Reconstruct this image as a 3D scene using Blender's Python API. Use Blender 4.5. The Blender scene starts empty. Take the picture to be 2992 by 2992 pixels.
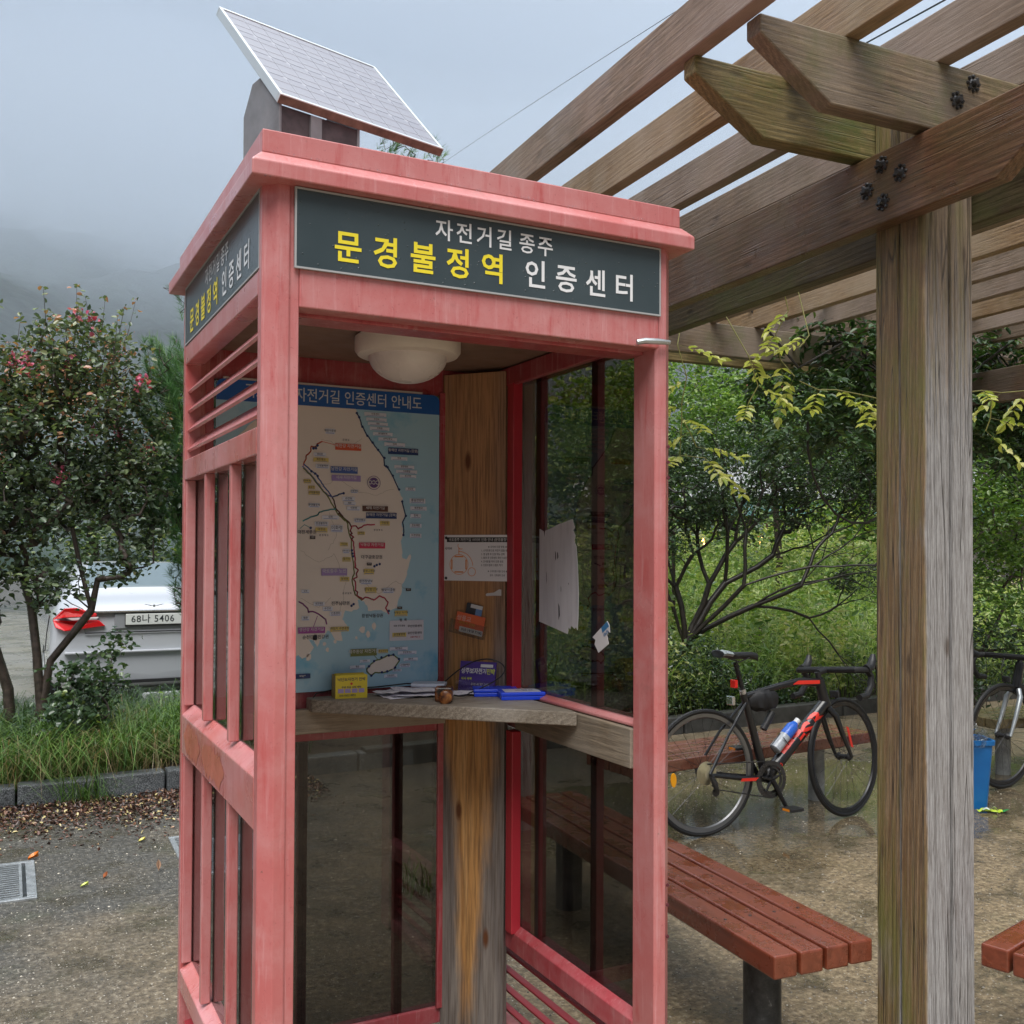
import bpy, bmesh, math, random
import numpy as np
from mathutils import Vector, Matrix, noise as mnoise
R = math.radians
rnd = random.Random(7)
scene = bpy.context.scene
COL = scene.collection

# ------------------------------------------------------------------ camera
cam_d = bpy.data.cameras.new('camera')
cam = bpy.data.objects.new('camera', cam_d); COL.objects.link(cam)
cam_d.sensor_width = 36.0; cam_d.lens = 36.0 * 0.9851
cam_d.clip_start = 0.05; cam_d.clip_end = 6000
cam_d.shift_y = 0.0207
cam.location = (-0.5001, -2.1212, 1.6)
yaw, pit, rol = R(27.1691), R(1.0162), R(0.2508)
F = Vector((math.sin(yaw)*math.cos(pit), math.cos(yaw)*math.cos(pit), math.sin(pit)))
Rr = Vector((math.cos(yaw), -math.sin(yaw), 0)); Uu = Rr.cross(F)
R2 = Rr*math.cos(rol) + Uu*math.sin(rol); U2 = -Rr*math.sin(rol) + Uu*math.cos(rol)
cam.rotation_euler = Matrix((R2, U2, -F)).transposed().to_euler()
scene.camera = cam

# ------------------------------------------------------------------ world (overcast, raining) and soft sun
SUN_EL, SUN_AZ = R(58), R(215)
world = bpy.data.worlds.new('World'); scene.world = world; world.use_nodes = True
wt = world.node_tree; wt.nodes.clear()
def wn(t, **k):
    n = wt.nodes.new(t)
    for a, b in k.items(): setattr(n, a, b)
    return n
sky = wn('ShaderNodeTexSky', sky_type='NISHITA'); sky.sun_disc = False
sky.sun_elevation = SUN_EL; sky.sun_rotation = SUN_AZ; sky.air_density = 1.5; sky.dust_density = 4.0
tc = wn('ShaderNodeTexCoord'); sep = wn('ShaderNodeSeparateXYZ')
wt.links.new(tc.outputs['Generated'], sep.inputs[0])
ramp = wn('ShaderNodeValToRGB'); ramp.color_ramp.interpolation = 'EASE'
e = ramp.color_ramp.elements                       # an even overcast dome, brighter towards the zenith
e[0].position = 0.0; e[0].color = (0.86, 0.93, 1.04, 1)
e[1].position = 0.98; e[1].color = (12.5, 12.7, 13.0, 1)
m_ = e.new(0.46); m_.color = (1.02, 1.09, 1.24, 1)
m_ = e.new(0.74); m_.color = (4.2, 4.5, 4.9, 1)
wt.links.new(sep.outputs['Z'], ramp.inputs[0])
nz = wn('ShaderNodeTexNoise'); nz.inputs['Scale'].default_value = 2.2; nz.inputs['Detail'].default_value = 4; nz.inputs['Roughness'].default_value = 0.45
mp = wn('ShaderNodeMapping'); mp.inputs['Scale'].default_value = (1, 1, 2.4)
wt.links.new(tc.outputs['Generated'], mp.inputs[0]); wt.links.new(mp.outputs[0], nz.inputs['Vector'])
nr = wn('ShaderNodeMapRange'); nr.inputs['From Min'].default_value = 0.3; nr.inputs['From Max'].default_value = 0.7
nr.inputs['To Min'].default_value = 0.86; nr.inputs['To Max'].default_value = 1.12
wt.links.new(nz.outputs['Fac'], nr.inputs['Value'])
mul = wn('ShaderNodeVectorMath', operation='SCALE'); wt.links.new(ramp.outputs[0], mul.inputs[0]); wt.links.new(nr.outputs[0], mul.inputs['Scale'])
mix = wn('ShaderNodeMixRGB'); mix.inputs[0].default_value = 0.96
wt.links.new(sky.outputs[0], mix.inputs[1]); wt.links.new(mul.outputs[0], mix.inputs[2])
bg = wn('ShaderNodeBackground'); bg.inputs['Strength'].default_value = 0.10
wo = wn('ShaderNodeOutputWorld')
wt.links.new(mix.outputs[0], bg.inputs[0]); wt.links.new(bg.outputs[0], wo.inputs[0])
sun_d = bpy.data.lights.new('sun', 'SUN'); sun_d.energy = 1.5; sun_d.angle = R(40); sun_d.color = (1.0, 0.98, 0.94)
sun = bpy.data.objects.new('sun', sun_d); COL.objects.link(sun)
# the brighter part of the cloud is behind the camera, high up
sdir = Vector((math.sin(SUN_AZ)*math.cos(SUN_EL), math.cos(SUN_AZ)*math.cos(SUN_EL), math.sin(SUN_EL)))
sun.rotation_euler = (-sdir).to_track_quat('-Z', 'Y').to_euler()
scene.view_settings.view_transform = 'Standard'; scene.view_settings.look = 'None'
scene.view_settings.exposure = 1.30; scene.view_settings.gamma = 1.0
scene.view_settings.use_curve_mapping = False
scene.cycles.volume_bounces = 4; scene.cycles.max_bounces = 10; scene.cycles.transparent_max_bounces = 16
scene.cycles.use_denoising = True

# ------------------------------------------------------------------ node materials
class M:
    """small material builder"""
    def __init__(s, name, rough=0.5, spec=0.5, metal=0.0, coat=0.0):
        s.m = bpy.data.materials.new(name); s.m.use_nodes = True
        s.t = s.m.node_tree; s.b = s.t.nodes['Principled BSDF']; s.out = s.t.nodes['Material Output']
        s.set('Roughness', rough); s.set('Metallic', metal); s.set('Specular IOR Level', spec); s.set('Coat Weight', coat)
        s.set('Coat Roughness', 0.12)
    def set(s, k, v):
        if hasattr(v, 'node'): s.t.links.new(v, s.b.inputs[k])
        elif isinstance(v, (tuple, list)) and len(v) == 3: s.b.inputs[k].default_value = (*v, 1)
        else: s.b.inputs[k].default_value = v
    def n(s, t, ins=None, **k):
        n = s.t.nodes.new(t)
        for a, b in k.items(): setattr(n, a, b)
        for a, b in (ins or {}).items():
            if hasattr(b, 'node'): s.t.links.new(b, n.inputs[a])
            else: n.inputs[a].default_value = b
        return n
    def co(s, scale=(1, 1, 1), kind='Object', loc=(0, 0, 0), rnd=False):
        t = s.n('ShaderNodeTexCoord').outputs[kind]
        if rnd:
            oi = s.n('ShaderNodeObjectInfo').outputs['Random']
            v = s.n('ShaderNodeVectorMath', {0: (37.1, 11.7, 53.3), 'Scale': oi}, operation='SCALE')
            t = s.n('ShaderNodeVectorMath', {0: t, 1: v.outputs[0]}, operation='ADD').outputs[0]
        return s.n('ShaderNodeMapping', {'Vector': t, 'Scale': scale, 'Location': loc}).outputs[0]
    def noise(s, vec, scale=5, detail=4, rough=0.55, dist=0.0):
        return s.n('ShaderNodeTexNoise', {'Vector': vec, 'Scale': scale, 'Detail': detail, 'Roughness': rough, 'Distortion': dist}).outputs['Fac']
    def ramp(s, fac, stops, interp='LINEAR'):
        r = s.n('ShaderNodeValToRGB', {0: fac}); r.color_ramp.interpolation = interp; e = r.color_ramp.elements
        for i, (p, c) in enumerate(stops):
            if not isinstance(c, (tuple, list)): c = (c, c, c)
            if i < 2: e[i].position = p; e[i].color = (*c, 1)
            else: q = e.new(p); q.color = (*c, 1)
        return r.outputs[0]
    def mix(s, f, a, b, mode='MIX'):
        if isinstance(a, tuple): a = (*a, 1)[:4]
        if isinstance(b, tuple): b = (*b, 1)[:4]
        return s.n('ShaderNodeMixRGB', {0: f, 1: a, 2: b}, blend_type=mode).outputs[0]
    def math(s, op, a, b=0.0, clamp=False):
        return s.n('ShaderNodeMath', {0: a, 1: b}, operation=op, use_clamp=clamp).outputs[0]
    def bump(s, h, strength=0.3, dist=0.01):
        s.t.links.new(s.n('ShaderNodeBump', {'Height': h, 'Strength': strength, 'Distance': dist}).outputs[0], s.b.inputs['Normal'])
    def sep(s, v): return s.n('ShaderNodeSeparateXYZ', {0: v}).outputs

def flat(name, col, rough=0.5, metal=0.0, spec=0.5, coat=0.0):
    m = M(name, rough, spec, metal, coat); m.set('Base Color', col); return m.m
def grimy(name, col, rough=0.5, amt=0.25, scale=6, metal=0.0, coat=0.0, bump=0.0):
    """plain surface with uneven wear"""
    m = M(name, rough, 0.5, metal, coat); v = m.co(kind='Object', rnd=True)
    f = m.noise(v, scale, 6, 0.65)
    dark = tuple(c*(1-amt) for c in col); lite = tuple(min(1, c*(1+amt*0.7)+0.01) for c in col)
    m.set('Base Color', m.ramp(f, [(0.3, dark), (0.7, lite)]))
    m.set('Roughness', m.ramp(m.noise(v, scale*2.3, 3), [(0.3, max(0, rough-0.12)), (0.7, min(1, rough+0.15))]))
    if bump: m.bump(m.noise(v, scale*12, 3), bump, 0.004)
    return m.m

def paint(name, base, chalk, deep, rough=0.38):
    """faded wet gloss paint: chalky bleached areas, vertical run marks, specks"""
    m = M(name, rough, 0.5, 0, 0.35)
    v = m.co(rnd=True); vs = m.co((7, 7, 0.8), rnd=True)
    big = m.noise(v, 1.7, 5, 0.6); run = m.noise(vs, 5, 5, 0.7, 0.4)
    c = m.mix(m.ramp(big, [(0.35, 0.0), (0.68, 1.0)]), base, chalk)
    c = m.mix(m.math('MULTIPLY', m.ramp(run, [(0.54, 0.0), (0.70, 1.0)]), 0.75), c, deep)
    run2 = m.noise(m.co((16, 16, 0.9), rnd=True, loc=(4, 1, 2)), 4, 5, 0.7, 0.3)
    c = m.mix(m.math('MULTIPLY', m.ramp(run2, [(0.56, 0.0), (0.74, 1.0)]), 0.40), c, (0.66, 0.40, 0.42))
    chip = m.noise(v, 26, 6, 0.8); chm = m.ramp(m.noise(v, 2.6, 4, 0.6), [(0.50, 0.0), (0.64, 1.0)])
    c = m.mix(m.math('MULTIPLY', m.ramp(chip, [(0.655, 0.0), (0.675, 1.0)]), chm), c, (0.17, 0.075, 0.06))
    fine = m.noise(v, 160, 2, 0.5)
    c = m.mix(m.ramp(fine, [(0.66, 0.0), (0.74, 0.35)]), c, tuple(x*0.5 for x in deep))
    c = m.mix(m.math('MULTIPLY', m.ramp(m.noise(v, 9, 6, 0.7), [(0.45, 0.0), (0.7, 1.0)]), 0.22), c, (0.62, 0.42, 0.42))
    c = m.mix(m.math('MULTIPLY', m.ramp(m.noise(v, 3.3, 8, 0.75), [(0.58, 0.0), (0.66, 1.0)]), 0.3), c, (0.22, 0.10, 0.085))
    m.set('Base Color', c)
    m.set('Roughness', m.ramp(m.noise(v, 6, 4), [(0.3, rough-0.16), (0.7, rough+0.16)]))
    drops = m.n('ShaderNodeTexVoronoi', {'Vector': v, 'Scale': 210.0}).outputs['Distance']
    dr = m.ramp(drops, [(0.10, 1.0), (0.22, 0.0)])
    m.bump(m.math('ADD', m.math('MULTIPLY', m.noise(v, 30, 4), 0.5), m.math('MULTIPLY', dr, 0.35)), 0.22, 0.003)
    return m.m

def wood(name, axis, dark, mid, light, green=0.0, greycol=None, wet=0.45, zgrey=None):
    """weathered sawn timber, grain running along `axis`"""
    m = M(name, wet, 0.5, 0, 0.0)
    sc = [80, 80, 80]; sc[axis] = 3.0
    sf = [330, 330, 330]; sf[axis] = 14.0
    v = m.co(tuple(sc), rnd=True); vf = m.co(tuple(sf), rnd=True); v0 = m.co(rnd=True)
    g2 = m.noise(vf, 1.0, 4, 0.6, 0.3)
    sw = [1, 1, 1]; sw[axis] = 0.045
    wv = m.n('ShaderNodeTexWave', {'Vector': m.co(tuple(sw), rnd=True), 'Scale': 30.0, 'Distortion': 7.5, 'Detail': 3.0, 'Detail Scale': 1.6, 'Detail Roughness': 0.62}, bands_direction='DIAGONAL').outputs['Fac']
    iso = m.noise(m.co(rnd=True), 75, 5, 0.75)
    g1 = m.math('ADD', m.math('MULTIPLY', m.noise(v, 1.0, 6, 0.6, 0.8), 0.50), m.math('ADD', m.math('MULTIPLY', wv, 0.20), m.math('MULTIPLY', iso, 0.32)))
    c = m.ramp(g1, [(0.28, dark), (0.5, mid), (0.75, light)])
    c = m.mix(m.ramp(g2, [(0.35, 0.6), (0.62, 0.0)]), c, tuple(x*0.4 for x in dark))
    # long checks (drying cracks)
    sk = [60, 60, 60]; sk[axis] = 0.9
    ck = m.noise(m.co(tuple(sk), rnd=True, loc=(3, 7, 1)), 0.55, 2, 0.5, 1.2)
    crack = m.ramp(ck, [(0.485, 0.0), (0.5, 1.0), (0.515, 0.0)])
    ckm = m.ramp(m.noise(v0, 2.4, 3), [(0.5, 0.0), (0.62, 1.0)])
    crack = m.math('MULTIPLY', crack, ckm)
    c = m.mix(m.math('MULTIPLY', crack, 0.8), c, (0.012, 0.009, 0.007))
    # knots
    kv = [9, 9, 9]; kv[axis] = 4.0
    k = m.n('ShaderNodeTexVoronoi', {'Vector': m.co(tuple(kv), rnd=True), 'Scale': 0.9, 'Randomness': 1.0}).outputs['Distance']
    kn = m.ramp(k, [(0.05, 1.0), (0.13, 0.0)])
    c = m.mix(m.math('MULTIPLY', kn, 0.8), c, tuple(x*0.35 for x in dark))
    big = m.noise(v0, 2.0, 5, 0.6)
    c = m.mix(m.math('MULTIPLY', m.ramp(big, [(0.42, 0.0), (0.68, 1.0)]), 0.6), c, tuple(x*0.45 for x in mid))
    if greycol:
        c = m.mix(m.ramp(m.noise(v0, 1.3, 5, 0.65), [(0.4, 0.0), (0.6, 0.85)]), c, greycol)
    if green:
        gm = m.math('MULTIPLY', m.ramp(m.noise(v0, 3.2, 6, 0.7), [(0.47, 0.0), (0.66, 1.0)]), green)
        c = m.mix(gm, c, (0.075, 0.10, 0.022))
    m.set('Base Color', c)
    m.set('Roughness', m.ramp(m.noise(v0, 5, 4), [(0.3, wet-0.16), (0.7, wet+0.22)]))
    h = m.math('SUBTRACT', m.math('ADD', m.math('MULTIPLY', g1, 0.7), m.math('MULTIPLY', g2, 0.4)), m.math('ADD', m.math('MULTIPLY', crack, 0.9), m.math('MULTIPLY', kn, 0.3)))
    m.bump(h, 0.6, 0.004)
    return m.m

def leafmat(name, stops, rough=0.42, trans=0.28):
    """foliage: one tone per leaf from the 'tone' attribute"""
    m = M(name, rough, 0.65)
    a = m.n('ShaderNodeAttribute', attribute_name='tone').outputs['Fac']
    c = m.ramp(a, stops)
    m.set('Base Color', c)
    tr = m.n('ShaderNodeBsdfTranslucent', {0: m.mix(1.0, c, (0.9, 1.0, 0.45), 'MULTIPLY')})
    mx = m.n('ShaderNodeMixShader', {0: trans, 1: m.b.outputs[0], 2: tr.outputs[0]})
    m.t.links.new(mx.outputs[0], m.out.inputs[0])
    return m.m

def glassmat(name, tint, rough=0.02, dirt=0.12):
    """dark film-tinted pane: see-through tint under a glossy skin, with dust"""
    m = M(name)
    tr = m.n('ShaderNodeBsdfTransparent', {0: (*tint, 1)})
    gl = m.n('ShaderNodeBsdfGlossy', {0: (0.9, 0.93, 0.95, 1), 'Roughness': rough})
    bf = m.n('ShaderNodeNewGeometry').outputs['Backfacing']
    fr = m.n('ShaderNodeFresnel', {'IOR': m.math('SUBTRACT', 1.5, m.math('MULTIPLY', bf, 0.8333))})
    a = m.n('ShaderNodeMixShader', {0: fr.outputs[0], 1: tr.outputs[0], 2: gl.outputs[0]})
    v = m.co(kind='Object')
    di = m.n('ShaderNodeBsdfDiffuse', {0: (0.42, 0.40, 0.38, 1)})
    f = m.math('ADD', m.math('MULTIPLY', m.ramp(m.noise(v, 4, 6, 0.7), [(0.4, 0.0), (0.8, 1.0)]), dirt), m.math('MULTIPLY', m.ramp(m.noise(v, 260, 2), [(0.68, 0.0), (0.75, 1.0)]), dirt*1.2))
    b = m.n('ShaderNodeMixShader', {0: f, 1: a.outputs[0], 2: di.outputs[0]})
    m.t.links.new(b.outputs[0], m.out.inputs[0])
    return m.m

# ------------------------------------------------------------------ mesh helpers
def link(o, parent=None):
    COL.objects.link(o)
    if parent is not None: o.parent = parent
    return o
def tag(o, label=None, cat=None, group=None, kind=None):
    if label: o['label'] = label
    if cat: o['category'] = cat
    if group: o['group'] = group
    if kind: o['kind'] = kind
    return o
def thing(name, label, cat, loc=(0, 0, 0), rz=0.0, group=None):
    o = bpy.data.objects.new(name, None); o.empty_display_size = 0.1
    link(o); o.location = loc; o.rotation_euler = (0, 0, rz)
    return tag(o, label, cat, group)
class MB:
    """collects shapes and links them as one mesh object"""
    def __init__(s): s.v = []; s.f = []; s.mi = []; s.mat = 0
    def add(s, vs, fs):
        n = len(s.v); s.v.extend([tuple(p) for p in vs])
        for f in fs: s.f.append(tuple(n+i for i in f)); s.mi.append(s.mat)
        return s
    def box(s, x0, x1, y0, y1, z0, z1):
        vs = [(x0,y0,z0),(x1,y0,z0),(x1,y1,z0),(x0,y1,z0),(x0,y0,z1),(x1,y0,z1),(x1,y1,z1),(x0,y1,z1)]
        return s.add(vs, [(0,3,2,1),(4,5,6,7),(0,1,5,4),(1,2,6,5),(2,3,7,6),(3,0,4,7)])
    def obox(s, c, ax, ay, az):
        c, ax, ay, az = Vector(c), Vector(ax), Vector(ay), Vector(az)
        vs = [c-ax-ay-az, c+ax-ay-az, c+ax+ay-az, c-ax+ay-az, c-ax-ay+az, c+ax-ay+az, c+ax+ay+az, c-ax+ay+az]
        return s.add(vs, [(0,3,2,1),(4,5,6,7),(0,1,5,4),(1,2,6,5),(2,3,7,6),(3,0,4,7)])
    def prism(s, poly, ex):
        """closed polygon of 3D points pushed along vector ex"""
        ex = Vector(ex); n = len(poly); a = [Vector(p) for p in poly]; b = [p+ex for p in a]
        fs = [tuple(range(n))[::-1], tuple(range(n, 2*n))] + [(i, (i+1) % n, n+(i+1) % n, n+i) for i in range(n)]
        return s.add(a+b, fs)
    def tube(s, pts, rad, seg=8, cap=True, closed=False):
        pts = [Vector(p) for p in pts]; n = len(pts)
        if not hasattr(rad, '__len__'): rad = [rad]*n
        vs = []; up = None
        for i, p in enumerate(pts):
            d = (pts[(i+1) % n]-pts[i-1]) if closed else (pts[min(i+1, n-1)]-pts[max(i-1, 0)])
            if d.length < 1e-9: d = Vector((0, 0, 1))
            d.normalize()
            if up is None: up = Vector((0, 0, 1)) if abs(d.z) < 0.9 else Vector((1, 0, 0))
            a = up-d*up.dot(d)
            if a.length < 1e-5: a = d.orthogonal()
            a.normalize(); b = d.cross(a); up = a
            for k in range(seg):
                t = 2*math.pi*k/seg; vs.append(p+(a*math.cos(t)+b*math.sin(t))*rad[i])
        fs = []
        for i in range(n if closed else n-1):
            j = (i+1) % n
            for k in range(seg):
                l = (k+1) % seg; fs.append((i*seg+k, i*seg+l, j*seg+l, j*seg+k))
        if cap and not closed: fs += [tuple(range(seg))[::-1], tuple(range((n-1)*seg, n*seg))]
        return s.add(vs, fs)
    def lathe(s, prof, seg=24, c=(0, 0, 0), axis='Z'):
        vs = []; n = len(prof)
        for r_, z in prof:
            for k in range(seg):
                t = 2*math.pi*k/seg; x, y = r_*math.cos(t), r_*math.sin(t)
                p = {'Z': (x, y, z), 'Y': (x, z, y), 'X': (z, x, y)}[axis]
                vs.append((p[0]+c[0], p[1]+c[1], p[2]+c[2]))
        fs = [(i*seg+k, i*seg+(k+1) % seg, (i+1)*seg+(k+1) % seg, (i+1)*seg+k) for i in range(n-1) for k in range(seg)]
        fs += [tuple(range(seg))[::-1], tuple(range((n-1)*seg, n*seg))]
        return s.add(vs, fs)
    def build(s, name, mat, parent=None, smooth=False, bevel=0.0, loc=None, kind=None):
        me = bpy.data.meshes.new(name); me.from_pydata(s.v, [], s.f)
        mats = mat if isinstance(mat, (list, tuple)) else [mat]
        for q in mats: me.materials.append(q)
        if len(mats) > 1: me.polygons.foreach_set('material_index', s.mi)
        bm = bmesh.new(); bm.from_mesh(me); bmesh.ops.recalc_face_normals(bm, faces=bm.faces); bm.to_mesh(me); bm.free()
        if smooth:
            me.polygons.foreach_set('use_smooth', [True]*len(me.polygons))
            try: me.set_sharp_from_angle(angle=R(38))
            except Exception: pass
        o = bpy.data.objects.new(name, me); link(o, parent)
        if loc is not None: o.location = loc
        if bevel:
            b = o.modifiers.new('bevel', 'BEVEL'); b.width = bevel; b.segments = 2; b.limit_method = 'ANGLE'; b.harden_normals = False
        if kind: o['kind'] = kind
        return o
def copy_tree(o, parent=None):
    c = o.copy(); COL.objects.link(c)
    if parent is not None: c.parent = parent
    for ch in [q for q in bpy.data.objects if q.parent == o]: copy_tree(ch, c)
    return c

_tcache = {}
def text_geo(body, size, bold=0.0, align='CENTER', gap=1.0):
    key = (body, round(size, 5), bold, align, gap)
    if key not in _tcache:
        cu = bpy.data.curves.new('lettering', 'FONT'); cu.body = body; cu.size = size
        cu.align_x = align; cu.align_y = 'CENTER'; cu.offset = bold*size; cu.resolution_u = 2; cu.space_character = gap
        o = bpy.data.objects.new('lettering', cu); COL.objects.link(o)
        dg = bpy.context.evaluated_depsgraph_get()
        me = bpy.data.meshes.new_from_object(o.evaluated_get(dg))
        _tcache[key] = ([v.co.copy() for v in me.vertices], [tuple(p.vertices) for p in me.polygons])
        bpy.data.objects.remove(o); bpy.data.curves.remove(cu); bpy.data.meshes.remove(me)
    return _tcache[key]
def put_text(mb, body, origin, xd, yd, size, bold=0.0, align='CENTER', sx=1.0, gap=1.0):
    vs, fs = text_geo(body, size, bold, align, gap)
    origin, xd, yd = Vector(origin), Vector(xd), Vector(yd)
    mb.add([origin+xd*(v.x*sx)+yd*v.y for v in vs], fs)
def fast_mesh(name, verts, quads, mat, parent=None, tone=None, kind=None, tris=None, smooth=False):
    """numpy mesh of quads (n,4) or tris (n,3); tone is one value per vertex"""
    me = bpy.data.meshes.new(name); fac = quads if quads is not None else tris
    k = fac.shape[1]; nf = fac.shape[0]
    me.vertices.add(len(verts)); me.vertices.foreach_set('co', np.asarray(verts, np.float32).ravel())
    me.loops.add(nf*k); me.loops.foreach_set('vertex_index', fac.astype(np.int32).ravel())
    me.polygons.add(nf); me.polygons.foreach_set('loop_start', np.arange(0, nf*k, k, dtype=np.int32))
    me.update(calc_edges=True)
    if smooth: me.polygons.foreach_set('use_smooth', np.ones(nf, bool))
    me.materials.append(mat)
    if tone is not None:
        a = me.attributes.new('tone', 'FLOAT', 'POINT'); a.data.foreach_set('value', np.asarray(tone, np.float32))
    o = bpy.data.objects.new(name, me); link(o, parent)
    if kind: o['kind'] = kind
    return o

# ------------------------------------------------------------------ palette
red_out = paint('faded_red_paint', (0.46, 0.118, 0.115), (0.52, 0.215, 0.215), (0.41, 0.060, 0.058))
red_rail = paint('peeling_red_paint', (0.50, 0.12, 0.10), (0.62, 0.30, 0.32), (0.40, 0.06, 0.05), 0.3)
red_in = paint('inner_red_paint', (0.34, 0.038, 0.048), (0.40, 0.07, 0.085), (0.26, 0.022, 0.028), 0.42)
red_slat = flat('red_rod', (0.30, 0.03, 0.04), 0.4)
dark_brown = grimy('brown_ceiling', (0.24, 0.15, 0.11), 0.6, 0.2)
slate = M('sign_slate', 0.28, 0.5)
_v = slate.co(); slate.set('Base Color', slate.ramp(slate.noise(_v, 3, 4), [(0.3, (0.035, 0.052, 0.060)), (0.7, (0.055, 0.075, 0.085))]))
_d = slate.n('ShaderNodeTexVoronoi', {'Vector': _v, 'Scale': 55.0}).outputs['Distance']
slate.bump(slate.ramp(_d, [(0.04, 1.0), (0.12, 0.0)]), 0.6, 0.004); slate = slate.m
white_metal = flat('sign_trim', (0.36, 0.37, 0.38), 0.4)
yellow = flat('yellow_lettering', (0.80, 0.66, 0.03), 0.45)
white_l = flat('white_lettering', (0.74, 0.75, 0.78), 0.45)
glass_dark = glassmat('tinted_glass', (0.42, 0.41, 0.385), 0.015, 0.022)
plastic_w = grimy('lamp_plastic', (0.78, 0.72, 0.66), 0.35, 0.10, 5)
plastic_w2 = grimy('lamp_diffuser', (0.76, 0.71, 0.70), 0.3, 0.08, 5)
steel = grimy('galvanised_steel', (0.46, 0.49, 0.51), 0.38, 0.22, 14, 0.75)
steel_dark = grimy('dark_iron', (0.07, 0.07, 0.075), 0.32, 0.3, 20, 0.7)
alu = flat('aluminium', (0.62, 0.66, 0.68), 0.32, 0.6)
black = flat('black_rubber', (0.012, 0.012, 0.013), 0.55)
black_g = flat('black_gloss', (0.010, 0.010, 0.012), 0.22)
black_m = flat('black_matt', (0.02, 0.02, 0.022), 0.45)
chrome = flat('bright_metal', (0.65, 0.66, 0.68), 0.2, 0.95)

# ================================================================== GROUND
def ground_mat():
    m = M('wet_ground', 0.4, 0.5); v = m.co()
    s = m.sep(v)
    x, y = s[0], s[1]
    n1 = m.noise(v, 0.75, 6, 0.62); n2 = m.noise(v, 3.2, 7, 0.68); n3 = m.noise(v, 38, 5, 0.72); n4 = m.noise(v, 130, 3, 0.6)
    grey = m.ramp(n3, [(0.30, (0.020, 0.020, 0.018)), (0.52, (0.066, 0.063, 0.056)), (0.74, (0.21, 0.20, 0.175))])
    tan = m.ramp(n3, [(0.30, (0.070, 0.048, 0.026)), (0.52, (0.245, 0.182, 0.105)), (0.74, (0.52, 0.42, 0.27))])
    # sandy concrete near the camera and under the pergola, darker asphalt-like strip by the kerb
    f = m.math('ADD', m.math('MULTIPLY', x, 0.20), m.math('MULTIPLY', y, -0.26))
    f = m.math('ADD', m.math('ADD', f, 0.84), m.math('MULTIPLY', m.math('SUBTRACT', n1, 0.5), 2.2), True)
    c = m.mix(f, grey, tan)
    c = m.mix(m.math('MULTIPLY', m.ramp(n2, [(0.46, 0.0), (0.64, 1.0)]), 0.62), c, (0.050, 0.042, 0.026))
    ckv = m.n('ShaderNodeTexVoronoi', {'Vector': m.mix(0.06, v, m.n('ShaderNodeTexNoise', {'Vector': v, 'Scale': 3.0, 'Detail': 4.0}).outputs['Color'], 'ADD'), 'Scale': 0.45}, feature='DISTANCE_TO_EDGE').outputs['Distance']
    crk = m.ramp(ckv, [(0.0, 1.0), (0.0035, 1.0), (0.007, 0.0)])
    c = m.mix(m.math('MULTIPLY', crk, 0.25), c, (0.012, 0.010, 0.008))
    c = m.mix(m.math('MULTIPLY', m.ramp(m.noise(m.co(loc=(5, 3, 0)), 2.1, 8, 0.72), [(0.54, 0.0), (0.70, 1.0)]), 0.45), c, (0.060, 0.068, 0.030))
    # pale grit
    vo = m.n('ShaderNodeTexVoronoi', {'Vector': v, 'Scale': 78.0}); vd = vo.outputs['Distance']
    cs = m.sep(vo.outputs['Color'])
    gr = m.math('MULTIPLY', m.ramp(vd, [(0.20, 1.0), (0.30, 0.0)]), m.ramp(cs[0], [(0.70, 0.0), (0.78, 1.0)]))
    c = m.mix(m.math('MULTIPLY', gr, 0.8), c, (0.50, 0.46, 0.39))
    dk = m.math('MULTIPLY', m.ramp(vd, [(0.24, 1.0), (0.34, 0.0)]), m.ramp(cs[1], [(0.74, 0.0), (0.80, 1.0)]))
    c = m.mix(m.math('MULTIPLY', dk, 0.7), c, (0.016, 0.014, 0.012))
    # standing water film: smooth patches, widest round the parked bicycle
    dx = m.math('DIVIDE', m.math('SUBTRACT', x, 4.3), 2.3); dy = m.math('DIVIDE', m.math('SUBTRACT', y, 2.9), 1.0)
    d = m.math('SQRT', m.math('ADD', m.math('MULTIPLY', dx, dx), m.math('MULTIPLY', dy, dy)))
    pud = m.math('SUBTRACT', 1.35, d, True)
    pud = m.math('ADD', m.math('MULTIPLY', pud, 1.3), m.math('MULTIPLY', m.math('SUBTRACT', n1, 0.5), 2.6), False)
    puds = m.ramp(pud, [(0.30, 0.0), (0.50, 1.0)])
    film = m.ramp(n2, [(0.52, 0.0), (0.64, 0.55)])
    w = m.math('MAXIMUM', puds, film)
    c = m.mix(m.math('MULTIPLY', puds, 0.35), c, (0.03, 0.032, 0.026))
    m.set('Base Color', c)
    m.set('Roughness', m.ramp(w, [(0.0, 0.52), (0.5, 0.22), (1.0, 0.045)]))
    h = m.math('ADD', m.math('MULTIPLY', n4, 0.5), m.math('ADD', m.math('MULTIPLY', n3, 1.0), m.math('MULTIPLY', gr, 0.8)))
    h = m.math('MULTIPLY', h, m.math('SUBTRACT', 1.0, m.math('MULTIPLY', puds, 0.97)))
    m.bump(h, 0.75, 0.006)
    return m.m
gm = ground_mat()
tag(MB().box(-120, 160, -60, 400, -0.4, 0.0).build('ground', gm), kind='structure')

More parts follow.
